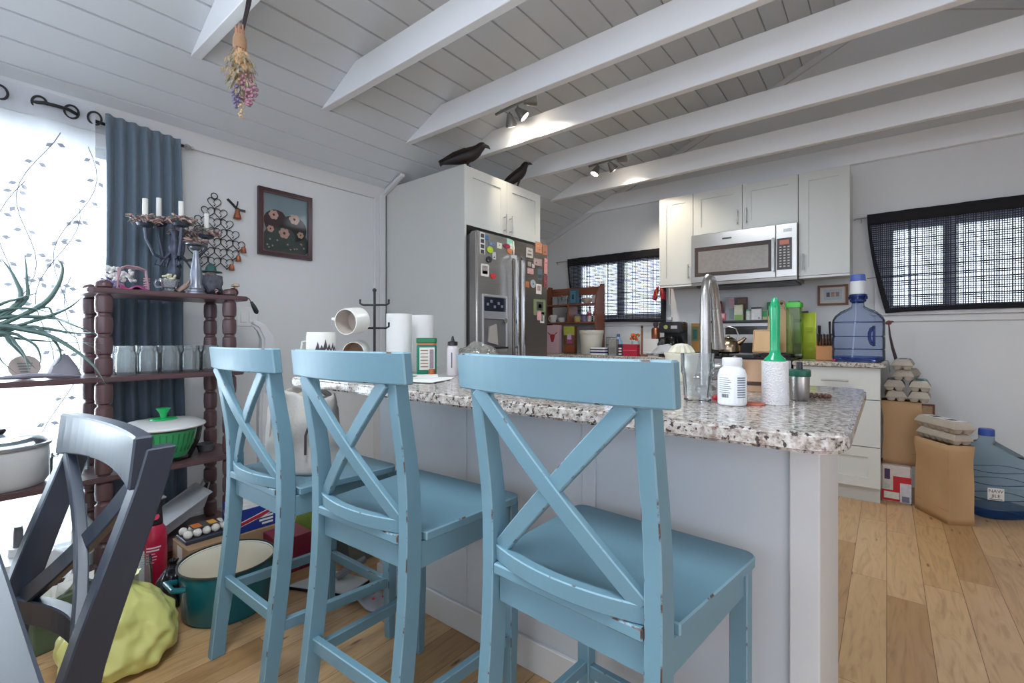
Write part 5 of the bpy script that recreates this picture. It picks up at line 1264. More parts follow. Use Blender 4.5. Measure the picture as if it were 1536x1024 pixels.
# ------------------------------------------------------------------ crows on the cabinet
CROW = M('crow_black', (36,26,26), .55, var=.3, scale=18)
def crow(label, at, rz, s, pitch, tail):
    t = thing('crow_figurine', label, 'figurine', at, rz); t.scale = (s, s, s)
    m = MB(); B = Vector((0,0,.078 if pitch < .4 else .112)); d = Vector((math.cos(pitch), 0, math.sin(pitch)))
    def P(a, up=0): return B+d*a+Vector((-d.z,0,d.x))*up
    m.tube([P(-.20,-.012), P(-.13,-.004), P(-.07,.0), P(.0,.004), P(.055,.012), P(.085,.026), P(.105,.040), P(.125,.050), P(.142,.050), P(.155,.044)],
           [.008,.026,.046,.056,.052,.041,.033,.033,.025,.008], 14); m.build('body', CROW, t, sub=1)
    for sg in (-1, 1):
        m = MB(); m.tube([P(.05,.022)+Vector((0,sg*.040,0)), P(.0,.026)+Vector((0,sg*.052,0)), P(-.08,.018)+Vector((0,sg*.042,0)), P(-.17,.006)+Vector((0,sg*.016,0)), P(-.205,.004)+Vector((0,sg*.01,0))], [.010,.032,.030,.016,.004], 10, flat=.45); m.build('wing', CROW, t)
    m = MB(); m.tube([P(.148,.045), P(.168,.034), P(.180,.014)], [.015,.011,.0015], 8); m.build('beak', M('beak_dark', (44,38,36), .4), t)
    m = MB(); m.rings([[P(-.15,.0)+Vector((0,y,z)) for y, z in ((-.014,-.004),(.014,-.004),(.014,.004),(-.014,.004))], [P(-.15-tail,-.02)+Vector((0,y,z)) for y, z in ((-.024,-.003),(.024,-.003),(.024,.003),(-.024,.003))]]); m.build('tail', CROW, t)
    for sg in (-1, 1):
        m = MB(); q = Vector((.012, sg*.018, 0)); m.tube([P(.01,-.035)+Vector((0,sg*.018,0)), q+Vector((-.006,0,.022)), q+Vector((0,0,.004))], [.008,.004,.003], 7)
        for a in (-.5, 0, .5, PI): m.tube([q+Vector((0,0,.004)), q+Vector((.022*math.cos(a), .022*math.sin(a), .002))], [.003,.0015], 6)
        m.build('leg', CROW, t)
        m = MB(); m.ball(P(.128,.056)+Vector((0,sg*.029,0)), .0035, 8, 5); m.build('eye', M('eye_gloss', (10,10,10), .1), t)
crow('black crow figurine standing level at the near corner of the cabinet top', (-2.175, 2.235, 2.1868), rad(38), .92, rad(12), .05)
crow('smaller black crow figurine standing upright at the far end of the cabinet top', (-2.185, 2.79, 2.1872), rad(30), .80, rad(31), .01)

# ------------------------------------------------------------------ ceiling track lights
LAMP = lightmat('lamp_face', (255,240,220), 9)
SPOTM = M('spot_steel', (150,150,148), .35, .8)
def track(label, p, heads):
    t = thing('track_light', label, 'ceiling light', p)
    z = zc(p[0])-p[2]
    m = MB(); m.cyl((0,0,z-.02), (0,0,z+.004), .05, n=20); m.build('canopy', SPOTM, t)
    m = MB(); m.cyl((0,0,.03), (0,0,z-.02), .008, n=10); m.tube([(-.16,.02,.03), (0,0,.03), (.16,-.02,.03)], .009, 10); m.build('arm', SPOTM, t)
    for (x, y, dx, dy, dz, on) in heads:
        d = Vector((dx, dy, dz)).normalized(); q = Vector((x, y, .005))
        m = MB(); m.cyl((x, y, .03), q, .005, n=8); m.tube([q-d*.012, q+d*.01, q+d*.05, q+d*.062], [.014,.022,.036,.038], 16); hd = m.build('spot_head', SPOTM, t)
        m = MB(); m.cyl(q+d*.0625, q+d*.064, .030, n=16); m.build('bulb', LAMP if on else BLACKPL, hd)
        if on:
            l = bpy.data.lights.new('spot', 'SPOT'); o = bpy.data.objects.new('spot', l); COL.objects.link(o); o.parent = t; o.location = q+d*.075
            o.rotation_euler = d.to_track_quat('-Z', 'Y').to_euler(); l.energy = on; l.color = (1, .86, .68); l.spot_size = rad(75); l.spot_blend = .7; l.shadow_soft_size = .03
track('spot track with a lit lamp hanging between beams above the refrigerator', (-1.83, 2.30, 2.485), [(.02, .02, .55, .5, -.7, 8), (-.07, .05, -.2, .55, -.8, 4), (.12, -.03, .6, .6, .2, 0)])
track('spot track with a lit lamp beside the beam nearest the cabinets', (-1.80, 3.47, 2.47), [(.04, .0, .3, .62, -.66, 9), (-.08, .02, -.3, -.3, -.9, 4), (.13, -.02, .7, .3, .2, 0)])

# ------------------------------------------------------------------ dark curtains on the kitchen windows
def kitchen_curtain(label, y, u0, u1, z0, z1, corner_l, corner_r, sag, seed, folds):
    t = thing('kitchen_curtain', label, 'curtain', (u0, y, z1))
    W = u1-u0; Hh = z1-z0
    wv = weave_mat('open_weave_%d' % seed, (50,58,74), .52, 520, 430)
    def f(u, v):
        k = max(v, 0)**1.6
        x = W*u + corner_l*k*max(0, 1-u*6) - corner_r*k*max(0, 1-(1-u)*6)
        zz = -Hh*v+sag*v*math.sin(PI*u)*.5
        return (x, -.004+.010*math.sin(u*folds)*(.4+.6*v)+.004*math.sin(u*folds*2.3+2*v), zz)
    m = MB(); m.sheet(f, 60, 24); m.build('open_weave_cloth', wv, t)
    HEM = M('curtain_hem', (24,22,28), .9, var=.2)
    m = MB(); m.sheet(lambda u, v: tuple(Vector(f(u, v*.115-.01))+Vector((0,-.003,0))), 60, 3); m.build('rod_pocket', HEM, t, solid=.003)
    m = MB(); m.sheet(lambda u, v: tuple(Vector(f(u, .955+v*.045))+Vector((0,-.003,0))), 60, 2); m.build('bottom_hem', HEM, t, solid=.003)
    for s_ in (0, 1):
        m = MB(); m.sheet(lambda u, v: tuple(Vector(f(s_+(1-2*s_)*u*(.012+.035*(v**2)), v))+Vector((0,-.003,0))), 2, 24); m.build('side_hem', HEM, t, solid=.002)
    m = MB(); m.tube([(W*u, -.006+0*u, -Hh*.64+sag*.3*math.sin(PI*u)) for u in [i/20 for i in range(21)]], .0022, 5); m.build('seam', HEM, t)
    return t
kitchen_curtain('black open-weave curtain across the window above the sink counter', YB-.055, -2.69, -1.61, 1.20, 1.895, .10, .0, .03, 2, 30)
kitchen_curtain('black open-weave curtain across the wide window beside the wall cabinets', YB-.055, -.112, 1.25, 1.235, 1.955, .105, .05, .03, 3, 26)
for lab, a, b_, z in (('thin steel curtain rod over the sink window', -2.86, -1.60, 1.885), ('thin steel curtain rod over the wide window by the cabinets', -.19, 1.32, 1.945)):
    t = thing('cafe_rod', lab, 'curtain rod', (a, YB-.05, z))
    m = MB(); m.tube([(0, .047, 0), (.012, .012, 0), (b_-a-.012, .012, 0), (b_-a, .047, 0)], .0045, 8); m.build('rod', NICKEL, t)
    m = MB(); m.tube([(.04, -.004, -.004), (.045, -.006, -.03), (.04, 0, -.034)], .003, 6); m.build('hook', NICKEL, t)
RQ = M('red_quilt', (170,36,56), .85, var=.15, scale=40); 
for sg, dx in ((-1, -.028), (1, .030)):
    t = thing('oven_mitt', 'red quilted oven mitt hanging at the window side of the pair' if sg < 0 else 'red quilted oven mitt hanging at the cabinet side of the pair', 'oven mitt', (-1.655, YB-.115, 1.545), 0, 'pair of red oven mitts')
    m = MB(); m.tube([(dx*.1,0,.02), (dx*.15,0,.0), (dx*.3,.0,-.02)], .003, 6); m.build('hanging_loop', M('loop_tan', (180,120,70), .8), t)
    m = MB(); m.tube([(dx*.35,0,-.01), (dx*.8,0,-.04), (dx*1.3,0,-.09), (dx*1.4,-.01,-.135)], [.012,.026,.034,.030], 12, flat=.55); m.build('mitt', RQ, t)
    m = MB(); m.tube([(dx*1.0+.014*math.cos(a), -.026, -.075+.035*math.sin(a)) for a in [2*PI*j/16 for j in range(16)]], .004, 6, True); m.build('piping', M('loop_tan', ()), t)
# ------------------------------------------------------------------ on the island
ZI = .9145
t = thing('drinking_glass', 'clear faceted glass tumbler at the stool rail end on the island', 'glass', (-.345, 1.125, ZI))
m = MB(); m.lathe([(.027,0), (.030,.003), (.0335,.06), (.0345,.064), (.037,.068), (.0375,.112), (.0350,.112), (.0335,.07), (.031,.06), (.027,.012), (0,.010)], 14, caps=False); m.lathe([(0,0), (.027,0)], 14, caps=False); m.build('glass_body', glass('tumbler_glass', (252,253,253), haze=.12, edge=.2), t, smooth=False)
t = thing('pill_bottle', 'white supplement bottle with printed label and barcode on the island', 'bottle', (-.268, 1.117, ZI))
lathe('bottle_body', M('bottle_white', (226,227,228), .35), [(0,0), (.027,0), (.0295,.003), (.0295,.066), (.026,.078), (.0195,.084), (.0195,.087), (0,.087)], t, 28)
lathe('screw_cap', M('cap_white', (214,212,210), .45), [(0,.0872), (.0200,.0872), (.0205,.089), (.0205,.102), (.019,.1045), (0,.1045)], t, 28)
va = math.atan2(-1.117, .268)
def label_patch(nm, mat, a0, a1, z0, z1, r=.0298):
    m = MB(); m.sheet(lambda u, v: (r*math.cos(va+a0+(a1-a0)*u), r*math.sin(va+a0+(a1-a0)*u), z0+(z1-z0)*v), 8, 1); m.build(nm, mat, t)
label_patch('paper_label', M('label_paper', (234,235,236), .5), -1.35, 1.35, .006, .065, .0297)
GRT = M('print_grey', (120,132,146), .6, var=.2); PBK = M('print_black', (50,50,54), .6)
for k in range(8): label_patch('print_line', GRT, -1.0, -.25+.1*(k % 3), .060-.0045*k, .0612-.0045*k, .02985)
for k in range(9): label_patch('print_line', GRT, .35, 1.05, .060-.0052*k, .0628-.0052*k, .02985)
for k in range(7): label_patch('barcode_stripe', PBK, -.75+.075*k, -.75+.075*k+.045, .018, .026, .02985)
t = thing('paper_roll', 'white textured upright roll holding the green-handled brush on the island', 'roll', (-.196, 1.190, ZI))
m = MB(); m.lathe([(.012,0), (.0268,0), (.0268,.096), (.012,.096)], 28, caps=False); m.lathe([(.012,.0), (.0118,.0), (.0118,.096), (.012,.096)], 16, caps=False); m.build('roll_body', M('roll_paper', (222,220,220), .85, var=.08, scale=120, bump=.6, bscale=260), t)
t = thing('bottle_brush', 'glossy emerald green brush handle standing up out of the white roll', 'brush', (-.196, 1.190, ZI+.0965))
lathe('handle', M('emerald_plastic', (22,150,98), .18), [(0,0), (.0225,0), (.022,.004), (.012,.014), (.0098,.026), (.0100,.055), (.0105,.09), (.0110,.118), (.008,.134), (.004,.142), (0,.143)], t, 24)
m = MB(); m.prism([(.0-.0035, 0), (.0035, 0), (.0, .0)][:2]+[(.0035,.0005), (-.0035,.0005)], 0, .001) if False else m.tube([(.0094*math.cos(va), .0094*math.sin(va), .110), (.0085*math.cos(va), .0085*math.sin(va), .120), (.0068*math.cos(va), .0068*math.sin(va), .131)], [.001,.0026,.001], 6); m.build('hang_slot', M('emerald_dark', (10,70,46), .4), t)
m = MB(); m.tube([(0,0,-.09), (0,0,-.001)], [.006,.009], 10); m.build('bristle_stem', WHITE, t)
t = thing('steel_tumbler', 'small stainless cup with a dark green lid behind the white roll', 'cup', (-.163, 1.305, ZI))
lathe('cup_body', STEEL, [(0,0), (.019,0), (.0205,.003), (.0215,.056), (0,.056)], t, 24)
lathe('lid', M('lid_forest', (20,84,66), .4), [(0,.0565), (.0232,.0565), (.0238,.058), (.0238,.07), (.021,.073), (0,.073)], t, 24)
lathe('lid_knob', BLACKPL, [(0,.0735), (.007,.0735), (.006,.09), (0,.091)], t, 12)
m = MB(); m.cyl((0,0,0), (0,0,.003), .0235, n=24)
o = m.build('felt_coaster', M('coral_felt', (196,104,80), .85), at=(-.232, 1.152, ZI)); tag(o, 'round coral coaster lying between the pill bottle and white roll', 'coaster')
t = thing('bead_bracelet', 'dark wooden bead bracelet lying near the back of the island', 'bracelet', (-.135, 1.375, ZI))
m = MB()
for j in range(15): a = 2*PI*j/15; m.ball((.026*math.cos(a), .019*math.sin(a), .0055), .0053, 8, 6)
m.build('bead_chain', M('bead_wood', (84,48,36), .35, var=.4, scale=60), t)
t = thing('red_cap', 'small red bottle cap beside the clear tumbler', 'cap', (-.318, 1.19, ZI))
lathe('cap_shell', M('cap_red', (196,30,34), .35), [(0,0), (.012,0), (.0125,.004), (.011,.009), (0,.009)], t, 18)
t = thing('ceramic_cup', 'tan ceramic cup with a dark band behind the pill bottle', 'cup', (-.285, 1.45, ZI))
lathe('cup_body', M('tan_ceramic', (176,140,110), .5, var=.1), [(0,0), (.034,0), (.037,.03), (.030,.045), (.034,.085), (.030,.085), (.026,.05), (0,.02)], t, 22)
lathe('band', M('band_dark', (70,44,36), .5), [(.0375,.018), (.0378,.018), (.0378,.028), (.0375,.028)], t, 22)
t = thing('trinket_dish', 'white dish with dark pattern behind the green-handled brush', 'dish', (-.21, 1.46, ZI))
lathe('bowl', M('dish_white', (214,208,196), .3, var=.2, scale=60), [(0,.001), (.024,.001), (.036,.03), (.034,.03), (.022,.006), (0,.005)], t, 22)
lathe('saucer_rim', M('dish_black', (52,44,42), .4), [(.0335,.0305), (.0375,.0295), (.0378,.033), (.0335,.0335)], t, 22)
# faucet
t = thing('kitchen_faucet', 'brushed steel gooseneck faucet standing on the island behind the tumbler', 'faucet', (-.408, 1.40, ZI))
lathe('base_flange', STEEL, [(0,0), (.027,0), (.027,.006), (.02,.012), (0,.012)], t, 22)
m = MB(); m.tube([(0,0,.0122), (0,0,.17), (0,0,.27), (0,.011,.305), (-.001,.033,.322), (-.002,.067,.322), (-.003,.095,.305), (-.004,.113,.272), (-.004,.123,.24)], [.0155,.0155,.0135,.0130,.0125,.0125,.0125,.013,.0135], 18); m.build('riser_and_arch', STEEL, t)
m = MB(); m.tube([(-.004,.123,.239), (-.004,.135,.20), (-.004,.150,.145), (-.004,.158,.115)], [.0138,.0150,.0185,.0205], 18); m.build('spray_head', STEEL, t)
m = MB(); m.cyl((.0,-.0,.06), (.045,.0,.068), .008, n=12); m.tube([(.045,0,.068), (.085,-.005,.095)], [.009,.006], 10); m.build('lever', STEEL, t)
t = thing('citrus_juicer', 'cream ribbed citrus juicer at the stool end of the island, beside the faucet', 'juicer', (-.55, 1.62, ZI))
CRM = M('cream_plastic', (222,214,192), .45)
lathe('bowl', CRM, [(0,0), (.036,0), (.05,.05), (.055,.085), (.058,.09), (.058,.095), (0,.097)], t, 26)
m = MB(); rr = []
for q, z in ((1,.0972), (.92,.105), (.72,.118), (.4,.126), (.05,.128)):
    rr.append([(.042*q*(1+.08*math.cos(12*a))*math.cos(a), .042*q*(1+.08*math.cos(12*a))*math.sin(a), z) for a in [2*PI*j/48 for j in range(48)]])
m.rings(rr); m.build('reamer', CRM, t)
# far end of the island
t = thing('spice_canister', 'green-lidded spice container with a printed nutrition label on the island', 'container', (-1.457, 1.267, ZI), .85)
m = MB(); m.prism(rounded(-.040,.040,-.026,.026,.012), 0, .118); m.build('body', M('green_canister', (16,112,86), .3), t, bevel=.003)
m = MB(); m.prism(rounded(-.041,.041,-.027,.027,.012), .1255, .146); m.build('lid', M('green_lid', (10,110,66), .35), t, bevel=.002)
m = MB(); m.prism(rounded(-.039,.039,-.025,.025,.012), .1182, .1253); m.build('copper_band', M('band_copper', (172,110,70), .4), t)
m = MB(); m.box(-.028,.032,-.0272,-.0262,.018,.108); lb = m.build('paper_label', M('label_mint', (206,206,196), .6, var=.15, scale=60), t, smooth=False)
for k in range(6):
    m = MB(); m.box(-.024,.006,-.0278,-.0273,.094-.013*k,.098-.013*k); m.build('print_line', M('print_rust', (150,110,90), .6), lb, smooth=False)
m = MB(); m.box(.012,.028,-.0278,-.0273,.024,.100); m.build('print_block', M('print_mauve', (140,124,134), .6, var=.4, scale=200), lb, smooth=False)
t = thing('pill_vial', 'tiny amber cork-topped vial in front of the green spice container', 'vial', (-1.375, 1.222, ZI)); lathe('vial_body', M('amber', (160,84,40), .3), [(0,0), (.013,0), (.0135,.02), (.012,.026), (0,.027)], t, 16)
t = thing('dropper_bottle', 'narrow white dropper bottle with a black tip on the island', 'bottle', (-1.325, 1.285, ZI))
lathe('bottle_body', M('dropper_white', (196,190,192), .35), [(0,0), (.022,0), (.023,.004), (.023,.10), (.020,.112), (.014,.117), (0,.117)], t, 22)
lathe('cap', BLACKPL, [(0,.1172), (.0195,.1172), (.0195,.131), (.008,.134), (.006,.142), (.003,.153), (0,.153)], t, 18)
m = MB(); m.sheet(lambda u, v: (.0233*math.cos(-1.0+.16*u), .0233*math.sin(-1.0+.16*u), .03+.06*v), 3, 1); m.build('dark_stripe', M('stripe_plum', (60,44,52), .5), t)
t = thing('produce_bag', 'crinkled clear plastic bag lying on the island behind the dropper bottle', 'bag', (-1.40, 1.51, ZI))
def pb_(u, v):
    a = 2*PI*u; rr = math.sin(PI*min(.98, max(.02, v)))**.6
    p = Vector((.12*rr*math.cos(a), .085*rr*math.sin(a), .118*v)); return p+noise.noise_vector(p*24)*.020*min(1, v*6)+noise.noise_vector(p*60)*.006*min(1, v*6)
m = MB(); m.sheet(pb_, 48, 20, closed_u=True); m.build('film', glass('bag_film_clear', (238,238,234), haze=.4, hz=(214,212,204), edge=.4), t, ang=25)
t = thing('paper_towel_roll', 'tall white roll of paper towels standing on the island', 'paper towels', (-1.580, 1.225, ZI))
lathe('roll', M('towel_white', (226,224,222), .9, bump=.3, bscale=300), [(.02,0), (.052,0), (.052,.245), (.02,.245), (.02,.1)], t, 30); lathe('core', M('core_tan', (176,150,120), .9), [(.0198,.0), (.0198,.2446), (.018,.2446), (.018,0)], t, 18)
t = thing('paper_towel_roll', 'second white paper roll half hidden behind the first one', 'paper towels', (-1.60, 1.365, ZI))
lathe('roll', M('towel_white', ()), [(.02,0), (.05,0), (.05,.245), (.02,.245), (.02,.1)], t, 30)
CER = M('mug_white', (224,222,216), .25)
t = thing('mug_tree', 'black wire mug tree with short upturned hooks on the island', 'mug tree', (-1.565, 1.095, ZI))
lathe('base', IRON, [(0,0), (.06,0), (.06,.006), (.012,.012), (0,.012)], t, 24)
m = MB(); m.tube([(0,0,.0122), (0,0,.33)], .005, 10); m.ball((0,0,.333), .008); m.build('pole', IRON, t)
rx_, ry_ = .7809, .6247
for z, a in ((.275, 0), (.185, 0)):
    for sg in (-1, 1):
        m = MB(); m.tube([(0,0,z), (sg*rx_*.045, sg*ry_*.045, z), (sg*rx_*.056, sg*ry_*.056, z+.006), (sg*rx_*.056, sg*ry_*.056, z+.022)], .004, 8); m.build('hook', IRON, t)
def mug(label, at, rz=0, r=.042, h=.09, rot=None, motif=None, inner=(206,196,184), sc=1):
    t = thing('mug', label, 'mug', at, rz, None, rot); t.scale = (sc, sc, sc)
    lathe('mug_body', CER, [(0,0), (r*.86,0), (r,.008), (r*1.0,h*.9), (r*.96,h), (r*.9,h)], t, 28)
    lathe('inside', M('mug_inside%d' % inner[2], inner, .35), [(r*.9,h-.0002), (r*.92,h*.9), (r*.9,.012), (0,.008)], t, 28)
    m = MB(); m.tube([(-r*.97,0,h*.8), (-r*1.45,0,h*.78), (-r*1.62,0,h*.5), (-r*1.4,0,h*.22), (-r*.97,0,h*.18)], .006, 9, flat=.7); m.build('handle', CER, t)
    if motif:
        m = MB()
        for a0, hh in ((-1.25,.032), (-1.0,.022), (-.75,.04), (-.5,.026), (-.2,.030), (0,.02)):
            b0 = h*(.56 if h > .12 else .08); k = r*1.012
            vs = [m.v((k*math.cos(a0-.2), k*math.sin(a0-.2), b0)), m.v((k*math.cos(a0+.2), k*math.sin(a0+.2), b0)), m.v((k*math.cos(a0+.02), k*math.sin(a0+.02), b0+hh*motif))]; m.f(vs)
        m.build('mountain_motif', M('motif_ink', (70,66,72), .6), t, smooth=False)
    return t
mug('large white mug with a dark mountain motif standing on the island by the mug tree', (-1.71, .955, ZI), .5, .055, .168, motif=1.2)
mug('white mug hanging from the mug tree with its open rim facing out', (-1.592, 1.048, ZI+.215), 0, .050, .088, rot=(rad(96), rad(8), rad(22)), inner=(196,186,176))
mug('white mug with a tan inside tipped at the mug tree foot', (-1.64, 1.08, ZI+.096), 0, .043, .085, rot=(rad(94), 0, rad(40)), inner=(170,140,116))
for k, (x, y, a, lab) in enumerate(((0,0,.6,'lowest of the loose white papers lying on the island'), (.03,-.05,.35,'white paper lying askew in the middle of the loose pile'), (-.07,.0,.85,'topmost loose white paper under the green card'))):
    m = MB(); m.box(-.11,.11,-.075,.075,.0002+.0024*k,.0016+.0024*k); tag(m.build('paper_sheet', PAPER, smooth=False, at=(-1.30+x, 1.10+y, ZI), rz=a), lab, 'paper', 'loose papers on the island')
m = MB(); m.box(-.04,.04,-.03,.03,.0074,.0080); tag(m.build('green_card', M('card_green', (60,150,106), .5), smooth=False, at=(-1.37, 1.09, ZI), rz=.7), 'small green card lying on the loose white papers', 'card')

# ------------------------------------------------------------------ back counter under the sink window
ZC = .9005
t = thing('wooden_rack', 'red-brown two-tier wooden rack on the counter below the sink window', 'rack', (-2.55, 4.195, ZC))
for x in (-.325, .305):
    m = MB(); m.rings([[(x+q, y, z) for y, z in ((-.09,0),(.09,0),(.09,.70),(.03,.70),(-.06,.60),(-.09,.52))] for q in (0, .018)]); m.build('side_panel', WOODM, t, smooth=False, bevel=.002)
for z in (.315, .50):
    m = MB(); m.box(-.3065, .3045, -.088, .088, z-.016, z); m.build('shelf_board', WOODM, t, smooth=False, bevel=.002)
m = MB(); m.box(-.3065, .3045, .078, .09, .60, .68); m.build('top_rail', WOODM, t, smooth=False)
m = MB(); m.box(-.01, .008, -.085, .085, .3155, .4835); m.build('divider', WOODM, t, smooth=False)
def simple(nm, label, cat, at, parts, rz=0):
    t = thing(nm, label, cat, at, rz)
    for pn, mat, pr in parts: lathe(pn, mat, pr, t, 18)
    return t
def carton(nm, label, cat, at, sx, sy, sz, mat, prints=(), rz=0, bv=.0015, rot=None):
    """box-shaped pack; prints: (x0,z0,x1,z1,colour) as fractions of the face towards the room"""
    t = thing(nm, label, cat, at, rz, None, rot)
    m = MB(); m.box(-sx/2, sx/2, -sy/2, sy/2, 0, sz); m.build('pack', mat, t, smooth=False, bevel=bv)
    for k, (a, b_, c_, d_, col) in enumerate(prints):
        m = MB(); m.box(-sx/2+a*sx, -sx/2+c_*sx, -sy/2-.0012-.0004*k, -sy/2-.0002-.0004*k, b_*sz, d_*sz); m.build('print', mg(col, .25), t, smooth=False)
    return t
ZU, ZL = ZC+.5005, ZC+.3155
simple('glass_jar', 'clear glass jar at the end of the rack top shelf', 'jar', (-2.78, 4.21, ZU), [('glass_body', JARG, [(0,.001), (.038,.001), (.04,.01), (.04,.07), (.03,.09), (.03,.10)])])
carton('tea_tin', 'blue patterned tin standing on the rack top shelf', 'tin', (-2.53, 4.20, ZU), .085, .06, .155, mg((56,96,116), .3), [(.12,.1,.88,.9,(84,130,146)), (.35,.35,.65,.65,(40,60,80))])
simple('mixing_bowl', 'small bowl with a tan base on the rack top shelf', 'bowl', (-2.38, 4.20, ZU), [('bowl_body', M('bowl_stripe', (190,176,156), .4, var=.15), [(0,0), (.03,0), (.05,.03), (.055,.055), (.05,.055), (.044,.03), (0,.01)])])
simple('white_canister', 'white canister with a lid behind the tan bowl', 'canister', (-2.31, 4.235, ZU), [('body', CER, [(0,0), (.032,0), (.034,.07), (0,.07)]), ('lid', CER, [(0,.0705), (.036,.0705), (.036,.08), (.01,.088), (0,.095)])])
simple('candle_holder', 'cloudy glass candle holder on the rack top shelf by the blue tin', 'candle holder', (-2.66, 4.21, ZU), [('cup', JARG, [(0,0), (.03,0), (.022,.02), (.034,.06), (.036,.10), (.033,.10), (.03,.06), (0,.03)])])
mug('small white mug with a dark picture on the rack lower shelf', (-2.79, 4.20, ZL), 1.2, .038, .085, motif=1.2)
simple('ramekin', 'plain white bowl on the rack lower shelf', 'bowl', (-2.68, 4.20, ZL), [('bowl_body', CER, [(0,0), (.03,0), (.045,.03), (.048,.05), (.043,.05), (.038,.03), (0,.01)])])
simple('pepper_mill', 'clear pepper mill with a lilac top on the rack lower shelf', 'mill', (-2.605, 4.19, ZL), [('mill_body', glass('mill_glass', (226,216,226), haze=.4), [(0,0), (.02,0), (.016,.06), (.02,.10), (0,.105)]), ('mill_top', mg((196,184,206), .2), [(0,.1055), (.018,.1055), (.02,.125), (0,.14)])])
simple('condiment_jar', 'mustard-coloured lidded jar on the rack lower shelf', 'jar', (-2.49, 4.19, ZL), [('jar_body', mg((170,150,90), .2), [(0,0), (.036,0), (.038,.05), (.03,.06), (0,.06)]), ('lid', mg((110,104,116), .2), [(0,.0605), (.032,.0605), (.032,.078), (0,.08)])])
simple('condiment_jar', 'purple-lidded jar next to the mustard one on the rack', 'jar', (-2.41, 4.195, ZL), [('jar_body', mg((120,110,140), .3), [(0,0), (.03,0), (.03,.06), (0,.06)]), ('lid', mg((84,70,120), .2), [(0,.0605), (.031,.0605), (.031,.075), (0,.077)])])
for k, (x, lab) in enumerate(((-2.345, 'pale sauce bottle with a red label nearer the rack middle'), (-2.28, 'pale sauce bottle with a red label at the rack end panel'))):
    simple('sauce_bottle', lab, 'bottle', (x, 4.185, ZL), [('bottle_body', mg((204,190,186), .2), [(0,0), (.022,0), (.023,.01), (.023,.09), (.011,.115), (.011,.14), (0,.14)]), ('label', mg((150,50,56), .3), [(.0235,.06), (.0238,.06), (.0238,.088), (.0235,.088)]), ('cap', mg((90,40,50), .2), [(0,.1405), (.013,.1405), (.013,.155), (0,.156)])])
t = carton('pink_canister', 'pale pink storage tub with a red bull head on its front, under the rack', 'tub', (-2.69, 4.06, ZC), .15, .06, .285, M('pink_tub', (214,178,186), .4))
for pts in ([(-.03,.19),(.03,.19),(.025,.15),(.012,.11),(-.012,.11),(-.025,.15)], [(-.03,.185),(-.055,.20),(-.06,.215),(-.05,.21),(-.028,.195)], [(.03,.185),(.055,.20),(.06,.215),(.05,.21),(.028,.195)]):
    m = MB(); m.rings([[(x, -.0305, z) for x, z in pts], [(x, -.0325, z) for x, z in pts]]); m.build('bull_motif', mg((160,44,40), .3), t, smooth=False)
carton('cereal_box', 'brown and lime cereal box with a pink flower beside the pink tub', 'box', (-2.50, 4.07, ZC), .13, .05, .275, mg((110,70,44), .3), [(.02,.66,.98,.98,(176,180,70)), (.3,.35,.8,.62,(170,80,130)), (.35,.5,.7,.7,(200,190,206)), (.02,.05,.98,.3,(140,76,40))])
t = thing('utility_bucket', 'large cream plastic bucket on the counter before the rack', 'bucket', (-2.165, 3.90, ZC))
BK = M('bucket_cream', (208,204,190), .5)
lathe('bucket_body', BK, [(0,0), (.085,0), (.09,.006), (.108,.19), (.113,.195), (.116,.225), (.112,.225), (.104,.19), (.086,.01), (0,.008)], t, 30)
for z, r_ in ((.185,.1085), (.205,.1145)):
    m = MB(); m.tube([(r_*math.cos(a), r_*math.sin(a), z) for a in [2*PI*j/30 for j in range(30)]], .003, 6, True); m.build('rib_ring', BK, t)
t = thing('casserole_dish', 'white dish with navy stripes in front of the cream bucket', 'dish', (-2.02, 3.775, ZC))
m = MB(); m.prism(rounded(-.075,.075,-.04,.045,.02), 0, .07); m.build('dish_body', CER, t, bevel=.004)
for z in (.02, .045):
    m = MB(); m.prism(rounded(-.0765,.0765,-.0415,.0465,.0215), z, z+.012); m.build('navy_band', mg((40,44,96), .15), t)
carton('flour_sack', 'narrow grey paper sack beside the striped dish', 'sack', (-1.885, 3.80, ZC), .07, .06, .145, mg((140,138,132), .15), [(.1,.1,.9,.5,(120,118,114))])
carton('pizza_box', 'red carton with a black end and white zigzag lettering on the counter', 'box', (-1.735, 3.78, ZC), .175, .06, .10, mg((168,28,52), .12), [(.0,.0,.25,1.0,(36,30,34)), (.04,.1,.2,.22,(226,220,220)), (.04,.34,.2,.46,(226,220,220)), (.04,.58,.2,.7,(226,220,220)), (.27,.46,.98,.52,(206,90,110))])
simple('towel_post', 'thin wooden post with a dark knob rising behind the red carton', 'post', (-1.655, 3.87, ZC), [('base', WOODM, [(0,0), (.05,0), (.05,.012), (0,.014)]), ('post', WOODM, [(0,.0145), (.009,.0145), (.009,.235), (0,.236)]), ('knob', IRON, [(0,.2365), (.008,.2365), (.01,.25), (.006,.262), (0,.263)])])
t = simple('flower_tin', 'small striped tin with orange flowers behind the red carton', 'flowers', (-1.74, 3.93, ZC), [('tin', mg((176,196,200), .4), [(0,0), (.032,0), (.034,.13), (0,.13)])])
m = MB()
for j in range(16): m.ball((R.uniform(-.04,.04), R.uniform(-.03,.03), .14+R.uniform(0,.05)), R.uniform(.008,.014), 8, 5)
m.build('blossoms', mg((216,96,50), .25), t)
m = MB()
for j in range(9): m.tube([(0,0,.13), (R.uniform(-.05,.05), R.uniform(-.03,.03), .19)], [.003,.005], 5, flat=.4)
m.build('leaves', mg((110,150,84), .25), t)
t = thing('spray_cleaner', 'blue and white cleaner bottle behind the grey sack', 'bottle', (-1.93, 3.98, ZC))
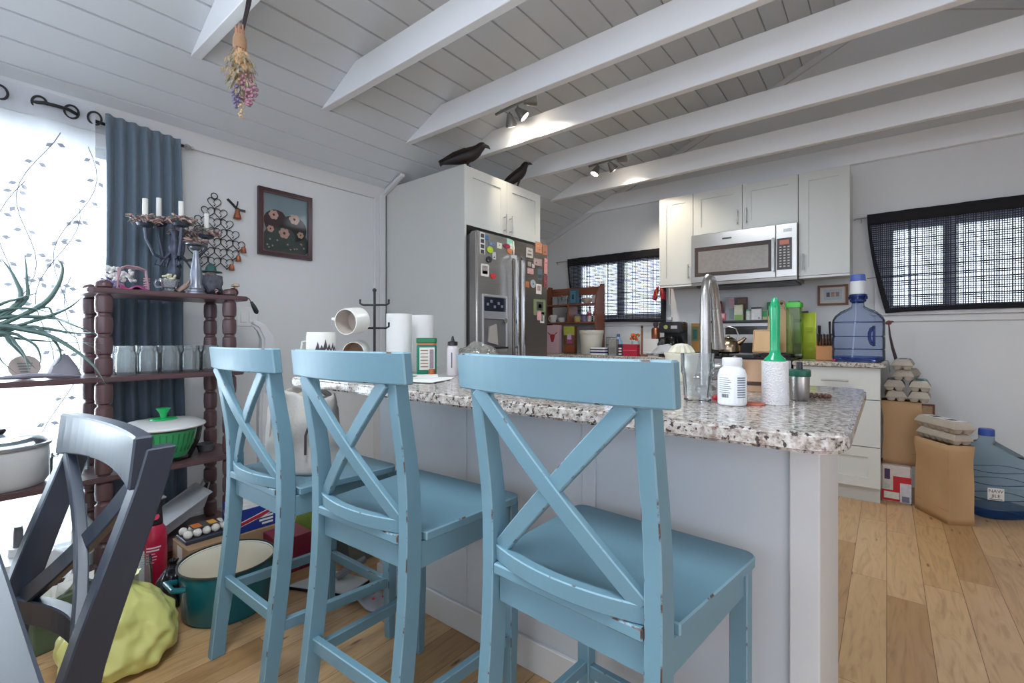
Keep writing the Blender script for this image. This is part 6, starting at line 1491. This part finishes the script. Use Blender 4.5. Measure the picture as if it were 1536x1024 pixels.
lathe('bottle_body', mg((150,186,216), .25), [(0,0), (.035,0), (.038,.01), (.038,.12), (.02,.15), (.014,.165), (0,.165)], t, 18); lathe('cap', mg((70,90,130), .2), [(0,.1655), (.016,.1655), (.014,.19), (0,.192)], t, 14)
t = thing('wire_caddy', 'black wire caddy beside the blue cleaner bottle', 'caddy', (-2.01, 4.03, ZC))
m = MB()
for z in (.005, .09, .16): m.tube([(.045*a, .045*b_, z) for a, b_ in ((-1,-1),(1,-1),(1,1),(-1,1))], .003, 5, True)
for j in range(16):
    k = j/16*4; s_ = int(k); f_ = k-s_; cs = ((-1,-1),(1,-1),(1,1),(-1,1),(-1,-1)); x = cs[s_][0]+(cs[s_+1][0]-cs[s_][0])*f_; y = cs[s_][1]+(cs[s_+1][1]-cs[s_][1])*f_
    m.tube([(.045*x, .045*y, .005), (.045*x, .045*y, .16)], .0018, 4)
m.build('wire_mesh', IRON, t)
t = thing('dish_rack', 'white dish drying rack of slim bars beneath the window sill', 'dish rack', (-1.76, 4.17, ZC))
m = MB(); m.prism(rounded(-.15,.17,-.085,.10,.03), 0, .03); m.build('tray', M('rack_white', (224,224,222), .4), t, bevel=.006)
m = MB(); m.prism(rounded(-.02,.165,-.06,.09,.02), .0305, .145); m.build('basket', M('rack_white', ()), t, bevel=.005, seg=2)
for j in range(4):
    m = MB(); m.tube([(-.13+.03*j, -.06, .0305), (-.13+.03*j, -.06, .09), (-.13+.03*j, .06, .09), (-.13+.03*j, .06, .0305)], .003, 6); m.build('plate_bar', M('rack_white', ()), t)
simple('copper_bottle', 'copper flask with a dark stopper standing on the white dish rack', 'bottle', (-1.655, 4.18, ZC+.146), [('flask', COP, [(0,0), (.034,0), (.038,.006), (.038,.085), (.03,.10), (.018,.105), (0,.105)]), ('stopper', mg((70,56,54), .2), [(0,.1055), (.016,.1055), (.024,.135), (.02,.15), (0,.151)])])
t = thing('tea_towel', 'crumpled pale grey tea towel on the counter before the coffee maker', 'towel', (-1.44, 3.86, ZC+.012))
m = MB(); m.sheet(jitter(lambda u, v: (-.14+.28*u, -.08+.16*v, .006+.085*max(0, math.sin(PI*u))**1.2*max(0, math.sin(PI*v))**.9), .018, 18), 24, 16); m.build('fabric', M('towel_grey', (176,178,182), .9, var=.1), t, solid=.004)
t = thing('coffee_maker', 'black drip coffee maker with a glass carafe near the range', 'coffee maker', (-1.475, 4.13, ZC))
m = MB(); m.box(-.095,.095,-.11,.10,0,.035); m.build('base', BLACKPL, t, smooth=False, bevel=.006, seg=2)
m = MB(); m.box(-.095,.095,.025,.10,.0355,.295); m.build('water_tank', M('tank_black', (34,34,36), .15), t, smooth=False, bevel=.008, seg=2)
m = MB(); m.box(-.095,.095,-.10,.0245,.20,.295); m.build('brew_head', M('tank_black', ()), t, smooth=False, bevel=.01, seg=2)
m = MB(); m.cyl((-.03,-.1005,.25), (-.03,-.104,.25), .018, n=18); m.build('dial', mg((150,150,90), .2), t)
m = MB(); m.box(.015,.07,-.104,-.1005,.235,.262); m.build('display', mg((176,168,170), .2), t, smooth=False)
lathe('carafe', glass('smoke_glass', (150,146,142), haze=.1, hz=(60,56,54), edge=.35), [(0,.036), (.055,.037), (.066,.06), (.066,.10), (.05,.15), (.045,.165), (.043,.165), (.05,.14)], t, 26, c=(0,-.045,0))
m = MB(); m.sweep([(-.055,-.07,.155), (-.09,-.095,.15), (-.098,-.10,.10), (-.075,-.085,.065)], .018, .022, up=(0,0,1)); m.build('carafe_handle', BLACKPL, t, bevel=.004)
carton('serving_board', 'printed wooden serving board upright between coffee maker and range', 'board', (-1.335, 4.30, ZC), .07, .018, .285, mg((168,120,62), .2), [(.05,.45,.9,.9,(96,110,70)), (.2,.5,.7,.8,(40,90,84))])
t = thing('power_outlet', 'wall outlet with a black plug and cord beside the range', 'outlet', (-1.325, YB-.0005, 1.075))
m = MB(); m.box(-.036,.036,-.006,0,-.058,.058); m.build('wall_plate', M('switch_white', ()), t, smooth=False, bevel=.002)
m = MB(); m.box(-.012,.012,-.03,-.0065,.012,.035); m.tube([(0,-.03,.022), (.01,-.045,-.02), (.02,-.05,-.10), (.03,-.045,-.16)], .003, 6); m.build('plug', BLACKPL, t)

# ------------------------------------------------------------------ on the range
t = thing('tea_kettle', 'rounded bronze-tinted steel kettle with an arched handle on the range', 'kettle', (-.95, 3.86, .9385))
KT = brushed('kettle_bronze', (150,132,110), .22)
lathe('kettle_body', KT, [(0,0), (.068,0), (.08,.012), (.082,.045), (.072,.085), (.045,.112), (.03,.118), (0,.118)], t, 28)
lathe('lid', KT, [(0,.1185), (.03,.1185), (.026,.126), (.008,.13), (.008,.14), (0,.142)], t, 20)
m = MB(); m.tube([(.06,0,.07), (.10,0,.10), (.118,0,.122)], [.02,.014,.011], 12); m.build('spout', KT, t)
m = MB(); m.tube([(-.062,0,.095), (-.072,0,.15), (-.05,0,.19), (0,0,.206), (.05,0,.19), (.068,0,.14), (.055,0,.10)], .005, 8); m.build('handle', NICKEL, t)
t = thing('cutting_board', 'small pale bamboo cutting board leaning on the range back', 'cutting board', (-.735, 4.06, .9405), rot=(rad(-14), 0, 0))
m = MB(); m.box(-.09,.09,-.009,.009,0,.185); m.build('board', WOODL, t, smooth=False, bevel=.004, seg=2)
m = MB(); 
for a in ((-.084,-.080,.008,.177),(.080,.084,.008,.177),(-.080,.080,.008,.012),(-.080,.080,.173,.177)): m.box(a[0],a[1],-.0098,-.0092,a[2],a[3])
m.build('juice_groove', mg((160,118,76), .1), t, smooth=False)
t = thing('paddle_board', 'tall wooden paddle board with a holed handle leaning behind the green brush', 'cutting board', (-.655, 4.215, .9385), rot=(rad(-8), 0, 0))
m = MB(); m.M = Matrix(((1,0,0,0),(0,0,-1,0),(0,1,0,0),(0,0,0,1)))
pl = [(-.095,0), (.085,0), (.085,.29), (.075,.315), (.04,.33), (.022,.345), (.02,.37)]; pl += [(.026*math.cos(a), .395+.026*math.sin(a)) for a in [rad(-20+220*j/8) for j in range(9)]]; pl += [(-.02,.37), (-.022,.345), (-.04,.33), (-.08,.315), (-.095,.29)]
m.prism(pl, -.009, .009); m.build('board', WOODL, t, smooth=False, bevel=.003)
m = MB(); m.cyl((0,-.0095,.395), (0,-.0102,.395), .011, n=16); m.build('hanging_hole', mg((90,56,44), .1), t)
m = MB(); m.tube([(.012,-.0125,.39), (.06,-.018,.30), (.078,-.02,.16), (.072,-.02,.10), (.082,-.02,.05)], .0028, 6); m.build('cord_loop', M('cord_white', ()), t)
t = thing('food_container', 'tall clear container with a bright green lid at the range end', 'container', (-.545, 4.10, .9385))
m = MB(); m.prism(rounded(-.05,.05,-.05,.05,.015), 0, .345); m.build('body', glass('lime_clear', (206,226,170), haze=.18, hz=(190,206,150)), t)
m = MB(); m.prism(rounded(-.054,.054,-.054,.054,.017), .3455, .385); m.build('lid', M('lime_lid', (72,190,52), .25), t, bevel=.005, seg=2)
m = MB(); m.prism(rounded(-.035,.035,-.035,.035,.01), .3855, .397); m.build('lid_latch', M('lime_dark', (40,130,40), .3), t, bevel=.002)
# spice jars on the back shelf
ZS = 1.1945
def px_x(p): return on_y(p, 480, 4.30).x
simple('spice_jar', 'slim red shaker jar at the faucet end of the spice shelf', 'spice jar', (px_x(1079), 4.30, ZS), [('body', mg((170,84,84), .2), [(0,0), (.026,0), (.026,.15), (0,.152)]), ('cap', mg((150,70,72), .15), [(0,.1525), (.024,.1525), (.02,.18), (0,.182)])])
carton('spice_box', 'small pink and red box in front of the slim red shaker', 'spice box', (px_x(1083)+.015, 4.262, ZS), .05, .02, .075, mg((206,120,124), .2), [(.1,.1,.9,.3,(190,40,50)), (.2,.45,.8,.85,(226,180,180))])
carton('spice_box', 'tall grey box with a pink top on the spice shelf', 'spice box', (px_x(1096), 4.295, ZS), .072, .05, .205, mg((150,150,154), .15), [(.4,.6,.98,.98,(190,150,160)), (.45,.1,.95,.55,(120,136,140))])
carton('spice_box', 'pale green tea box before a brown one on the spice shelf', 'spice box', (px_x(1109.5), 4.27, ZS), .068, .03, .14, mg((196,200,176), .15), [(.05,.05,.95,.4,(130,160,90)), (.1,.5,.9,.9,(206,204,180))])
carton('spice_box', 'taller brown box standing behind the pale green tea box', 'spice box', (px_x(1112), 4.325, ZS), .082, .03, .205, mg((96,70,62), .2), [(.1,.75,.9,.95,(120,90,80))])
simple('spice_jar', 'small white and green jar between the tea box and black-lidded canister', 'spice jar', (px_x(1123.5), 4.285, ZS), [('body', mg((196,206,196), .2), [(0,0), (.020,0), (.020,.085), (0,.087)]), ('cap', mg((120,170,130), .2), [(0,.0875), (.018,.0875), (.018,.10), (0,.102)])])
carton('spice_canister', 'square white canister with a black lid on the spice shelf', 'canister', (px_x(1136), 4.29, ZS), .078, .06, .115, mg((204,202,202), .1), [(.0,.88,1.0,1.0,(60,58,60)), (.12,.12,.88,.8,(214,212,214)), (.7,.15,.82,.3,(120,110,130))])
carton('spice_box', 'flat cream and green packet at the far end of the spice shelf', 'spice box', (px_x(1147), 4.305, ZS), .05, .035, .09, mg((190,190,150), .2), [(.1,.4,.9,.95,(60,150,90))])
carton('spice_box', 'bright green packet behind the paddle board on the spice shelf', 'spice box', (px_x(1155), 4.335, ZS), .05, .03, .155, mg((40,140,80), .2), [(.2,.3,.8,.8,(140,190,150))])

# ------------------------------------------------------------------ short counter at the end
t = thing('cutting_mat', 'flexible lime green cutting mat standing on the short counter', 'cutting mat', (-.452, 4.12, ZC), -.55)
m = MB(); m.sheet(lambda u, v: (-.055+.11*u, .010*math.sin(PI*u), .345*v), 10, 2); m.build('mat', M('lime_mat', (186,202,72), .45), t, solid=.003)
m = MB()
for z in (.10, .115, .20, .215, .23): m.box(-.02,.03,-.004,-.003,z,z+.004)
m.build('embossed_line', mg((160,176,60), .1), t, smooth=False)
t = thing('cutting_mat', 'flexible grey cutting mat standing between the lime one and the lidded container', 'cutting mat', (-.487, 4.16, ZC), -.5)
m = MB(); m.sheet(lambda u, v: (-.02+.05*u, .006*math.sin(PI*u), .36*v), 8, 2); m.build('mat', glass('grey_mat', (170,176,184), haze=.55, hz=(160,164,170)), t, solid=.003)
t = thing('knife_block', 'light wooden knife block with dark-handled knives beside the water jug', 'knife block', (-.345, 4.00, ZC), .05)
m = MB(); m.rings([[(x, y, z) for y, z in ((-.06,0),(.06,0),(.06,.155),(-.06,.095))] for x in (-.05, .05)]); m.build('block', M('block_wood', (186,128,72), .4, var=.1), t, smooth=False, bevel=.003)
KH = M('knife_handle', (44,32,32), .35)
for k, (x, y, h) in enumerate(((-.036,-.045,.085), (-.018,-.045,.08), (0,-.045,.082), (.018,-.045,.08), (.036,-.045,.085), (-.034,.005,.12), (.0,.0,.05), (.03,.02,.14), (-.03,.04,.10))):
    z0 = .095+.06*(y+.06)/.12+.0022; d = Vector((0,-.28,1)).normalized()*h
    m = MB(); m.sweep([(x,y,z0), (x+d.x*.5,y+d.y*.5,z0+d.z*.5), (x+d.x,y+d.y,z0+d.z)], [.012,.011,.014], [.02,.017,.022], up=(0,1,0)); kn = tag(m.build('kitchen_knife', KH, bevel=.003, at=t.location, rz=.05), 'dark-handled knife standing in the light wooden knife block', 'knife', 'knives in the wooden block')
    m = MB()
    for q in (.3, .7): m.cyl((x-.0066,y+d.y*q,z0+d.z*q), (x+.0066,y+d.y*q,z0+d.z*q), .0022, n=7)
    m.build('rivet', NICKEL, kn)
m = MB(); m.ball((0,0,.008), (.011,.010,.008)); o = m.build('ribbon_rosette', M('magenta_gloss', (176,30,96), .3), at=(-.272, 3.81, ZC)); tag(o, 'tiny magenta rosette lying at the foot of the water jug', 'rosette')
JUG = glass('jug_blue', (228,234,247), haze=.14, hz=(172,190,228), edge=.10); JUGD = glass('jug_blue_deep', (142,164,220), haze=.25, hz=(76,100,184), edge=.3)
t = thing('water_jug', 'large translucent blue water jug with a pump top on the short counter', 'water jug', (-.150, 3.885, ZC))
m = MB(); m.lathe([(0,.004), (.120,.0), (.138,.006), (.144,.02), (.144,.075), (.140,.082), (.144,.09), (.144,.16), (.140,.167), (.144,.175), (.144,.25), (.142,.275), (.128,.305), (.095,.335), (.055,.355), (.036,.368), (.032,.40)], 40, caps=False); m.build('jug_body', JUG, t)
for z in (.082, .167, .262):
    m = MB(); m.tube([(.1405*math.cos(a), .1405*math.sin(a), z) for a in [2*PI*j/40 for j in range(40)]], .0022, 6, True); m.build('rib_ring', JUGD, t)
lathe('base_ring', JUGD, [(0,.006), (.118,.003), (.139,.009), (.1452,.022), (.1455,.032), (.1450,.034)], t, 40)
lathe('neck_ring', JUGD, [(.031,.39), (.034,.39), (.045,.40), (.046,.412), (.038,.415), (.038,.43), (.05,.436), (.05,.446), (.03,.448)], t, 26)
for j in range(18):
    a = 2*PI*j/18; m = MB(); m.cyl((.049*math.cos(a), .049*math.sin(a), .415), (.049*math.cos(a), .049*math.sin(a), .435), .004, n=6); m.build('neck_rib', JUGD, t)
lathe('pump_body', M('pump_white', (222,226,230), .35), [(0,.4485), (.042,.4485), (.043,.455), (.043,.535), (0,.536)], t, 26)
lathe('pump_cap', M('pump_blue', (84,108,188), .35), [(0,.5365), (.043,.5365), (.044,.54), (.040,.578), (.036,.58), (0,.58)], t, 26)
m = MB(); m.tube([(-.01,0,.44), (-.012,.0,.3), (-.03,-.02,.02)], .005, 8); m.build('dip_tube', M('tube_white', (214,220,228), .4), t)
vd = Vector((.150, -3.885, 0)).normalized(); sd = Vector((-vd.y, vd.x, 0))
if sd.x < 0: sd = -sd
hp = vd*.118+sd*.082
m = MB(); m.tube([hp*1.0+Vector((0,0,.225)), hp*.86+Vector((0,0,.218)), hp*.74+Vector((0,0,.19)), hp*.74+Vector((0,0,.15)), hp*.86+Vector((0,0,.12)), hp*1.0+Vector((0,0,.112))], .010, 10); m.tube([hp*1.005+Vector((0,0,.235)), hp*1.005+Vector((0,0,.105))], .008, 10); m.build('molded_handle', JUGD, t)
t = thing('plastic_wrap', 'clear plastic wrap draped over the end of the short counter', 'plastic wrap', (-.01, 3.80, .905))
m = MB(); m.sheet(jitter(lambda u, v: ((-.005+.05*v, -.05+.10*u, .009) if v < .5 else (.020+.012*(v-.5), -.05+.10*u, .005-.15*(v-.5))), .006, 40), 14, 8); m.build('film', glass('wrap_film', (240,242,240), haze=.35, hz=(206,210,206), edge=.45), t, ang=20)
t = thing('framed_print', 'small wooden framed print of three figures on the wall above the knife block', 'picture', (-.325, YB-.001, 1.387))
m = MB()
for a in ((-.098,-.082,-.078,.078),(.082,.098,-.078,.078),(-.082,.082,-.078,-.062),(-.082,.082,.062,.078)): m.box(a[0],a[1],-.018,0,a[2],a[3])
m.build('frame', mg((132,84,58), .15), t, smooth=False)
m = MB(); m.box(-.082,.082,-.008,-.004,-.062,.062); m.build('mat_board', mg((206,200,196), .05), t, smooth=False)
m = MB(); m.box(-.058,.058,-.0095,-.0082,-.038,.045); pr_ = m.build('print', mg((180,190,194), .1), t, smooth=False)
for x, c_ in ((-.03,(84,80,76)), (.0,(176,130,116)), (.03,(150,120,108))):
    m = MB(); m.box(x-.011,x+.011,-.0102,-.0096,-.012,.022); m.build('printed_shape', mg(c_, .4), pr_, smooth=False)

# ------------------------------------------------------------------ floor by the far wall
PKB = M('kraft_bag', (182,146,106), .75, var=.06, scale=5, bump=.12, bscale=9)
def paper_bag(label, at, rz, W, D, Hh, mat=PKB, seed=0):
    t = thing('paper_bag', label, 'paper bag', at, rz)
    m = MB(); rings = []
    for i in range(13):
        v = i/12; ring = []
        for cx, cy, n in ((-1,-1,0),(1,-1,0),(1,1,0),(-1,1,0)):
            nx, ny = {(-1,-1):(1,-1),(1,-1):(1,1),(1,1):(-1,1),(-1,1):(-1,-1)}[(cx,cy)]
            for k in range(6):
                q = k/6; x = (cx+(nx-cx)*q)*W/2; y = (cy+(ny-cy)*q)*D/2
                g = .016*math.sin(PI*q)*(1 if cx == nx else .15)*math.sin(PI*min(1, v*1.2))  # side gusset folds in
                x -= math.copysign(g, x) if cx == nx else 0
                p = Vector((x, y, Hh*v)); p += Vector((noise.noise(p*9+Vector((seed,0,0))), noise.noise(p*9+Vector((0,seed,5))), 0))*.012*min(1, v*4)
                ring.append(p)
        rings.append(ring)
    b0 = len(rings); m.rings(rings, caps=False); m.f([m.v(p) for p in rings[0]][::-1])
    m.build('bag_body', mat, t, smooth=True, ang=32, solid=.0015)
    m = MB(); m.box(-W/2+.004, W/2-.004, -D/2-.002, -D/2-.0012, .075, .0765); m.build('fold_crease', mg((150,110,70), .1), t, smooth=False)
    return t
carton('pet_food_sack', 'white and red printed package on the floor under the egg cartons', 'package', (.048, 4.01, 0), .155, .24, .236, mg((206,196,190), .15), [(.02,.04,.98,.33,(190,26,36)), (.1,.1,.6,.28,(206,210,196)), (.4,.33,.98,.72,(186,30,40)), (.62,.04,.98,.55,(200,196,204)), (.68,.05,.92,.2,(110,110,130)), (.12,.62,.3,.9,(70,50,90)), (.1,.36,.3,.5,(176,190,176))], bv=.01)
paper_bag('upright brown paper bag stacked high with egg cartons against the base cabinet', (.080, 4.035, .2365), 0, .20, .17, .41, seed=4)
paper_bag('large creased brown paper grocery bag standing on the maple floor', (.262, 3.766, 0), rad(30-90), .27, .13, .45, seed=9)
SGp = 'egg cartons piled by the far wall'
ZE_ = .648
TEL = M('egg_label_teal', (150,196,190), .6, var=.2, scale=30)
egg_carton('bottom egg carton of the pile beside the cabinet', (.045, 4.075, ZE_), .02, p=.049, h=.046, group=SGp)
egg_carton('bottom egg carton of the pile farther from the cabinet', (.168, 4.07, ZE_), -.05, p=.049, h=.046, group=SGp)
egg_carton('second egg carton up beside the cabinet', (.042, 4.065, ZE_+.0685), -.02, p=.049, h=.046, group=SGp)
egg_carton('egg carton with a teal label on the outer stack', (.170, 4.075, ZE_+.0685), -.04, p=.049, h=.046, top=TEL, group=SGp)
egg_carton('egg carton bridging the two stacks, second from the top', (.106, 4.07, ZE_+.137), -.16, p=.049, h=.046, group=SGp)
egg_carton('topmost egg carton with a dark window in its label', (.086, 4.045, ZE_+.2055), -.06, p=.049, h=.046, group=SGp)
egg_carton('two-window egg carton lying across the big paper grocery bag', (.262, 3.766, .5165), rad(30), p=.052, h=.046, group=SGp)
egg_carton('loose egg carton tray tucked under the one on the grocery bag', (.262, 3.766, .4525), rad(32), p=.047, h=.042, group=SGp)
t = thing('dried_twig', 'dark dried stem with a seed pod rising behind the water jug', 'stem', (.062, 4.235, .66))
m = MB(); m.tube([(.02,.0,0), (.0,.0,.2), (-.03,.0,.33), (-.045,.0,.42), (-.05,-.002,.49)], [.012,.011,.009,.006,.004], 9); m.build('stem', M('stem_umber', (74,54,52), .7, var=.2), t)
m = MB(); m.ball((-.05,-.002,.505), (.016,.014,.016)); m.ball((-.036,-.004,.512), (.014,.008,.007)); m.ball((-.064,0,.50), (.012,.008,.007)); m.build('seed_pod', M('pod_brown', (120,84,70), .8, var=.3), t)
t = thing('outlet_cover', 'small wooden outlet cover low on the wall behind the grocery bag', 'outlet', (.222, YB-.0005, .535))
m = MB()
for a in ((-.04,-.028,-.06,.06),(.028,.04,-.06,.06),(-.028,.028,-.06,-.046),(-.028,.028,.046,.06)): m.box(a[0],a[1],-.012,0,a[2],a[3])
m.build('frame', WOODM, t, smooth=False, bevel=.002)
m = MB(); m.box(-.028,.028,-.007,-.001,-.046,.046); m.build('socket_face', mg((196,160,126), .1), t, smooth=False)
# slanted blue bottle
WB = glass('bottle_blue', (222,234,241), haze=.18, hz=(178,204,222), edge=.08); WBD = glass('bottle_blue_deep', (150,182,220), haze=.3, hz=(70,112,190), edge=.12)
t = thing('water_bottle', 'sloping pale blue water bottle with a blue cap standing on the floor', 'water bottle', (.515, 4.0, 0), rad(38))
def sec(w, d, z, cx=0, zt=None):
    out = []
    for j in range(40):
        a = 2*PI*j/40; c_, s_ = math.cos(a), math.sin(a); x = w*math.copysign(abs(c_)**.75, c_); y = d*math.copysign(abs(s_)**.75, s_)
        zz = z if zt is None else z+(zt-z)*(x+w)/(2*w)
        out.append((cx+x, y, zz))
    return out
m = MB(); m.rings([sec(.128,.082,.0), sec(.141,.094,.012), sec(.143,.096,.10), sec(.137,.091,.112), sec(.143,.096,.124), sec(.143,.096,.19), sec(.137,.091,.20), sec(.143,.096,.21), sec(.143,.096,.265), sec(.138,.092,.273), sec(.142,.095,.282), sec(.140,.094,.385,0,.335), sec(.125,.085,.425,-.010,.36), sec(.075,.06,.44,-.045,.41), sec(.036,.036,.448,-.062,.446), sec(.032,.032,.455,-.062), sec(.032,.032,.475,-.062)], caps=False); m.f([m.v(p) for p in sec(.128,.082,.0)][::-1]); m.build('bottle_body', WB, t)
m = MB(); m.rings([sec(.130,.084,.003), sec(.1425,.0955,.015), sec(.1445,.0975,.055), sec(.1442,.0972,.058)], caps=False); m.build('tinted_base', WBD, t)
lathe('cap', M('cap_blue', (58,84,164), .4), [(0,.476), (.036,.476), (.037,.48), (.036,.512), (.032,.516), (0,.516)], t, 24, c=(-.062,0,0))
LM = Matrix.Translation((-.098,-.0905,0)) @ Matrix.Rotation(rad(-24), 4, 'Z')
for z in (.112, .20, .273):
    m = MB(); m.tube([Vector(p) for p in sec(.139,.093,z)], .0022, 6, True); m.build('rib_ring', WBD, t)
m = MB(); m.M = LM; m.box(-.036,.036,-.0015,0,.118,.188); lb = m.build('paper_label', PAPER, t, smooth=False)
for z, s_ in (('NAW', .170), ('JILE', .142)): text('lettering', z, .026, BLACKPL, t, LM @ Vector((0, -.0019, s_)), (PI/2, 0, rad(-24)), .0002)
m = MB(); m.M = LM; m.box(-.028,.028,-.0019,-.0016,.122,.126); m.build('print_line', PBK, lb, smooth=False)
